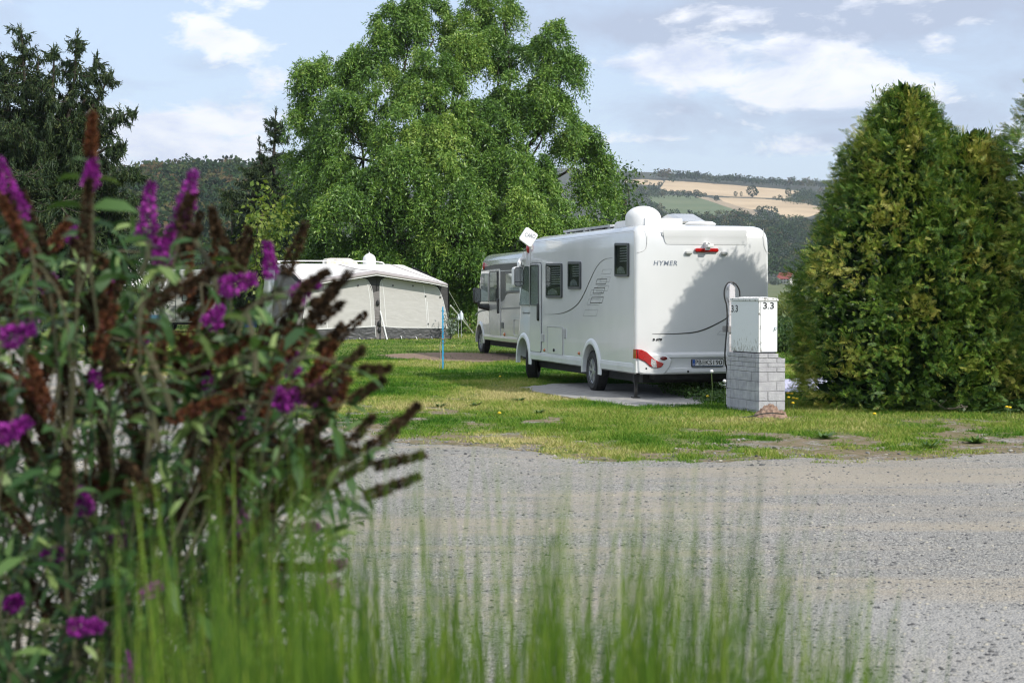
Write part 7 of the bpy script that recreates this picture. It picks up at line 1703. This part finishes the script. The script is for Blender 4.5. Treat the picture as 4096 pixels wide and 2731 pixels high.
# leafy filling
n_f = 12000; xx = r.random(n_f)*1650-120; yy = 880+r.random(n_f)**.66*1900
lim = np.where(yy < 1700, 950+(yy-880)*.62, 1480-(yy-1700)*.22); ok = xx < lim*(.85+.2*r.random(n_f)); ok &= fbm(xx/75, yy/75, 5, 3) > .47-.06*(yy > 1900)+.10*((xx > 800) & (yy < 1250)); xx, yy = xx[ok], yy[ok]; Yd = 3.15+1.9*r.random(len(xx))**.8
for x, y, Yq in zip(xx, yy, Yd):
    leafP.append(P(x, y, Yq)); leafD.append(unit(np.array([[r.normal(0, .8), r.normal(0, .5), r.normal(-.1, .6)]]))[0])
leafP, leafD = np.array(leafP), unit(np.array(leafD)); n = len(leafP); L = .028+.05*r.random(n)*(.5+r.random(n)); parts = []
S = perp(leafD, unit(r.normal(0, .5, (n, 3))+[0, 0, 1.0])); W_ = L*(.20+.08*r.random(n)); tone = np.clip(.46+.26*r.normal(size=n), 0, 1)
# lance-shaped leaf in three pieces that arches over
bend = np.array([0, 0, -1.0]); p0 = leafP-BO; p1 = p0+leafD*(L*.35)[:, None]; d2 = unit(leafD+bend*.35); p2 = p1+d2*(L*.38)[:, None]; d3 = unit(leafD+bend*.8); p3 = p2+d3*(L*.3)[:, None]
V = np.stack([p0, p1+S*W_[:, None]*.5, p1-S*W_[:, None]*.5, p2+S*W_[:, None]*.42, p2-S*W_[:, None]*.42, p3], 1).reshape(-1, 3); i6 = np.arange(n)[:, None]*6
o = link('foliage', np_mesh('foliage', V, [np.concatenate([i6+[0, 2, 1], i6+[3, 4, 5]]), i6+[1, 2, 4, 3]], np.concatenate([tone, tone, tone])), MBUD, bush)
stems.build('stem', MSTM, bush)

# tall ornamental grass
MGR = leafmat('tall_grass_blade', [(.012, .045, .005), (.045, .105, .008), (.10, .185, .015), (.25, .32, .05)], trans=.25, rough=.45, spec=.35)
r = np.random.default_rng(91)
def tall_grass(n, xr, tops, Yr, lean, w, dens=None, pw=.55):
    u = r.random(n); xb = xr[0]+(xr[1]-xr[0])*u
    if dens:
        gx = np.linspace(xr[0], xr[1], 400); cd = np.cumsum(np.interp(gx, [q[0] for q in dens], [q[1] for q in dens])*np.clip((fbm(gx/70, gx*0, 3, 3)-.33)*3.2, .10, 1.6)); xb = np.interp(u, cd/cd[-1], gx)
    Yq = Yr[0]+(Yr[1]-Yr[0])*r.random(n)
    yt = np.interp(xb, [t[0] for t in tops], [t[1] for t in tops]); yt = yt+ (2850-yt)*(r.random(n)**pw)*.97
    ln = lean(xb)+r.normal(0, .05, n); V = []; F_ = []; T = []; bw = r.normal(0, .12, n)
    for i in range(n):
        tip = P(xb[i]+ln[i]*(2731-yt[i]), yt[i], Yq[i]); bot = P(xb[i], 2760, Yq[i]); root_ = bot+(bot-tip)*np.array([.6, .6, 0]); root_[2] = 0; a = r.random()*3.14; s = np.array([math.cos(a), math.sin(a)*.6, 0]); ww = w*(.6+.8*r.random())
        k = 6; tone = np.clip(.5+.24*r.normal(), 0, 1)
        for j in range(k+1):
            t = j/k; p = root_*(1-t)+tip*t; p = p+np.array([(ln[i]*.35+bw[i])*(t*t-t), 0, 0]); hw_ = ww*.5*(1-t**3*.85); V += [p-s*hw_, p+s*hw_]
        b0 = i*2*(k+1); F_ += [(b0+2*j, b0+2*j+1, b0+2*j+3, b0+2*j+2) for j in range(k)]; T += [tone]*k
    return np.array(V), np.array(F_), np.array(T)
sets = [tall_grass(2200, (250, 3750), [(600, 2300), (1000, 2150), (1400, 2050), (1700, 1900), (2100, 1850), (2450, 1900), (2800, 1950), (3050, 2100), (3700, 2350)], (1.9, 3.1), lambda x: (x-1900)/8000.0+.00009*np.maximum(0, x-2700), .0055, [(250, .0), (600, .35), (950, .9), (1300, 1.0), (2650, 1.0), (2850, .45), (3000, .55), (3300, .5), (3550, .35), (3750, .05)]),
        tall_grass(420, (550, 1550), [(650, 1850), (1000, 1700), (1450, 1650)], (2.2, 3.0), lambda x: (x-1500)/5000.0, .0045, None, .9),
        tall_grass(150, (2750, 3350), [(2750, 1750), (3100, 1900), (3350, 2150)], (1.9, 2.8), lambda x: .18+(x-2750)/3800.0, .004, None, .8),
        tall_grass(520, (900, 2950), [(900, 1750), (1500, 1720), (2100, 1660), (2950, 1800)], (1.9, 2.9), lambda x: (x-1900)/7000.0, .0042, None, 1.1),
        tall_grass(320, (2700, 3450), [(2700, 1950), (3100, 2150), (3450, 2350)], (1.9, 2.8), lambda x: .10+(x-2700)/3500.0, .005),
        tall_grass(130, (1800, 3100), [(1800, 1640), (2500, 1680), (3100, 1820)], (1.8, 2.6), lambda x: (x-1900)/9000.0, .003),
        tall_grass(10, (1380, 1480), [(1380, 1250), (1480, 1400)], (2.0, 2.4), lambda x: 0*x, .004)]
o = crown_obj('tall_grass', sets, MGR, None); tag(o, kind='stuff')
# ================================================================= thin air between here and the hills
HZ = MB(); HZ.box((-5200, -120, -8), (5200, 6800, 330))
mh, nth, bh = newmat('haze_air'); nth.nodes.remove(bh)
pv = nth.nodes.new('ShaderNodeVolumePrincipled'); pv.inputs['Color'].default_value = (.80, .88, 1.0, 1); pv.inputs['Density'].default_value = .00010; pv.inputs['Anisotropy'].default_value = .2
nth.links.new(pv.outputs[0], nth.nodes['Material Output'].inputs['Volume'])
ho = HZ.build('haze', mh, None); tag(ho, kind='stuff')
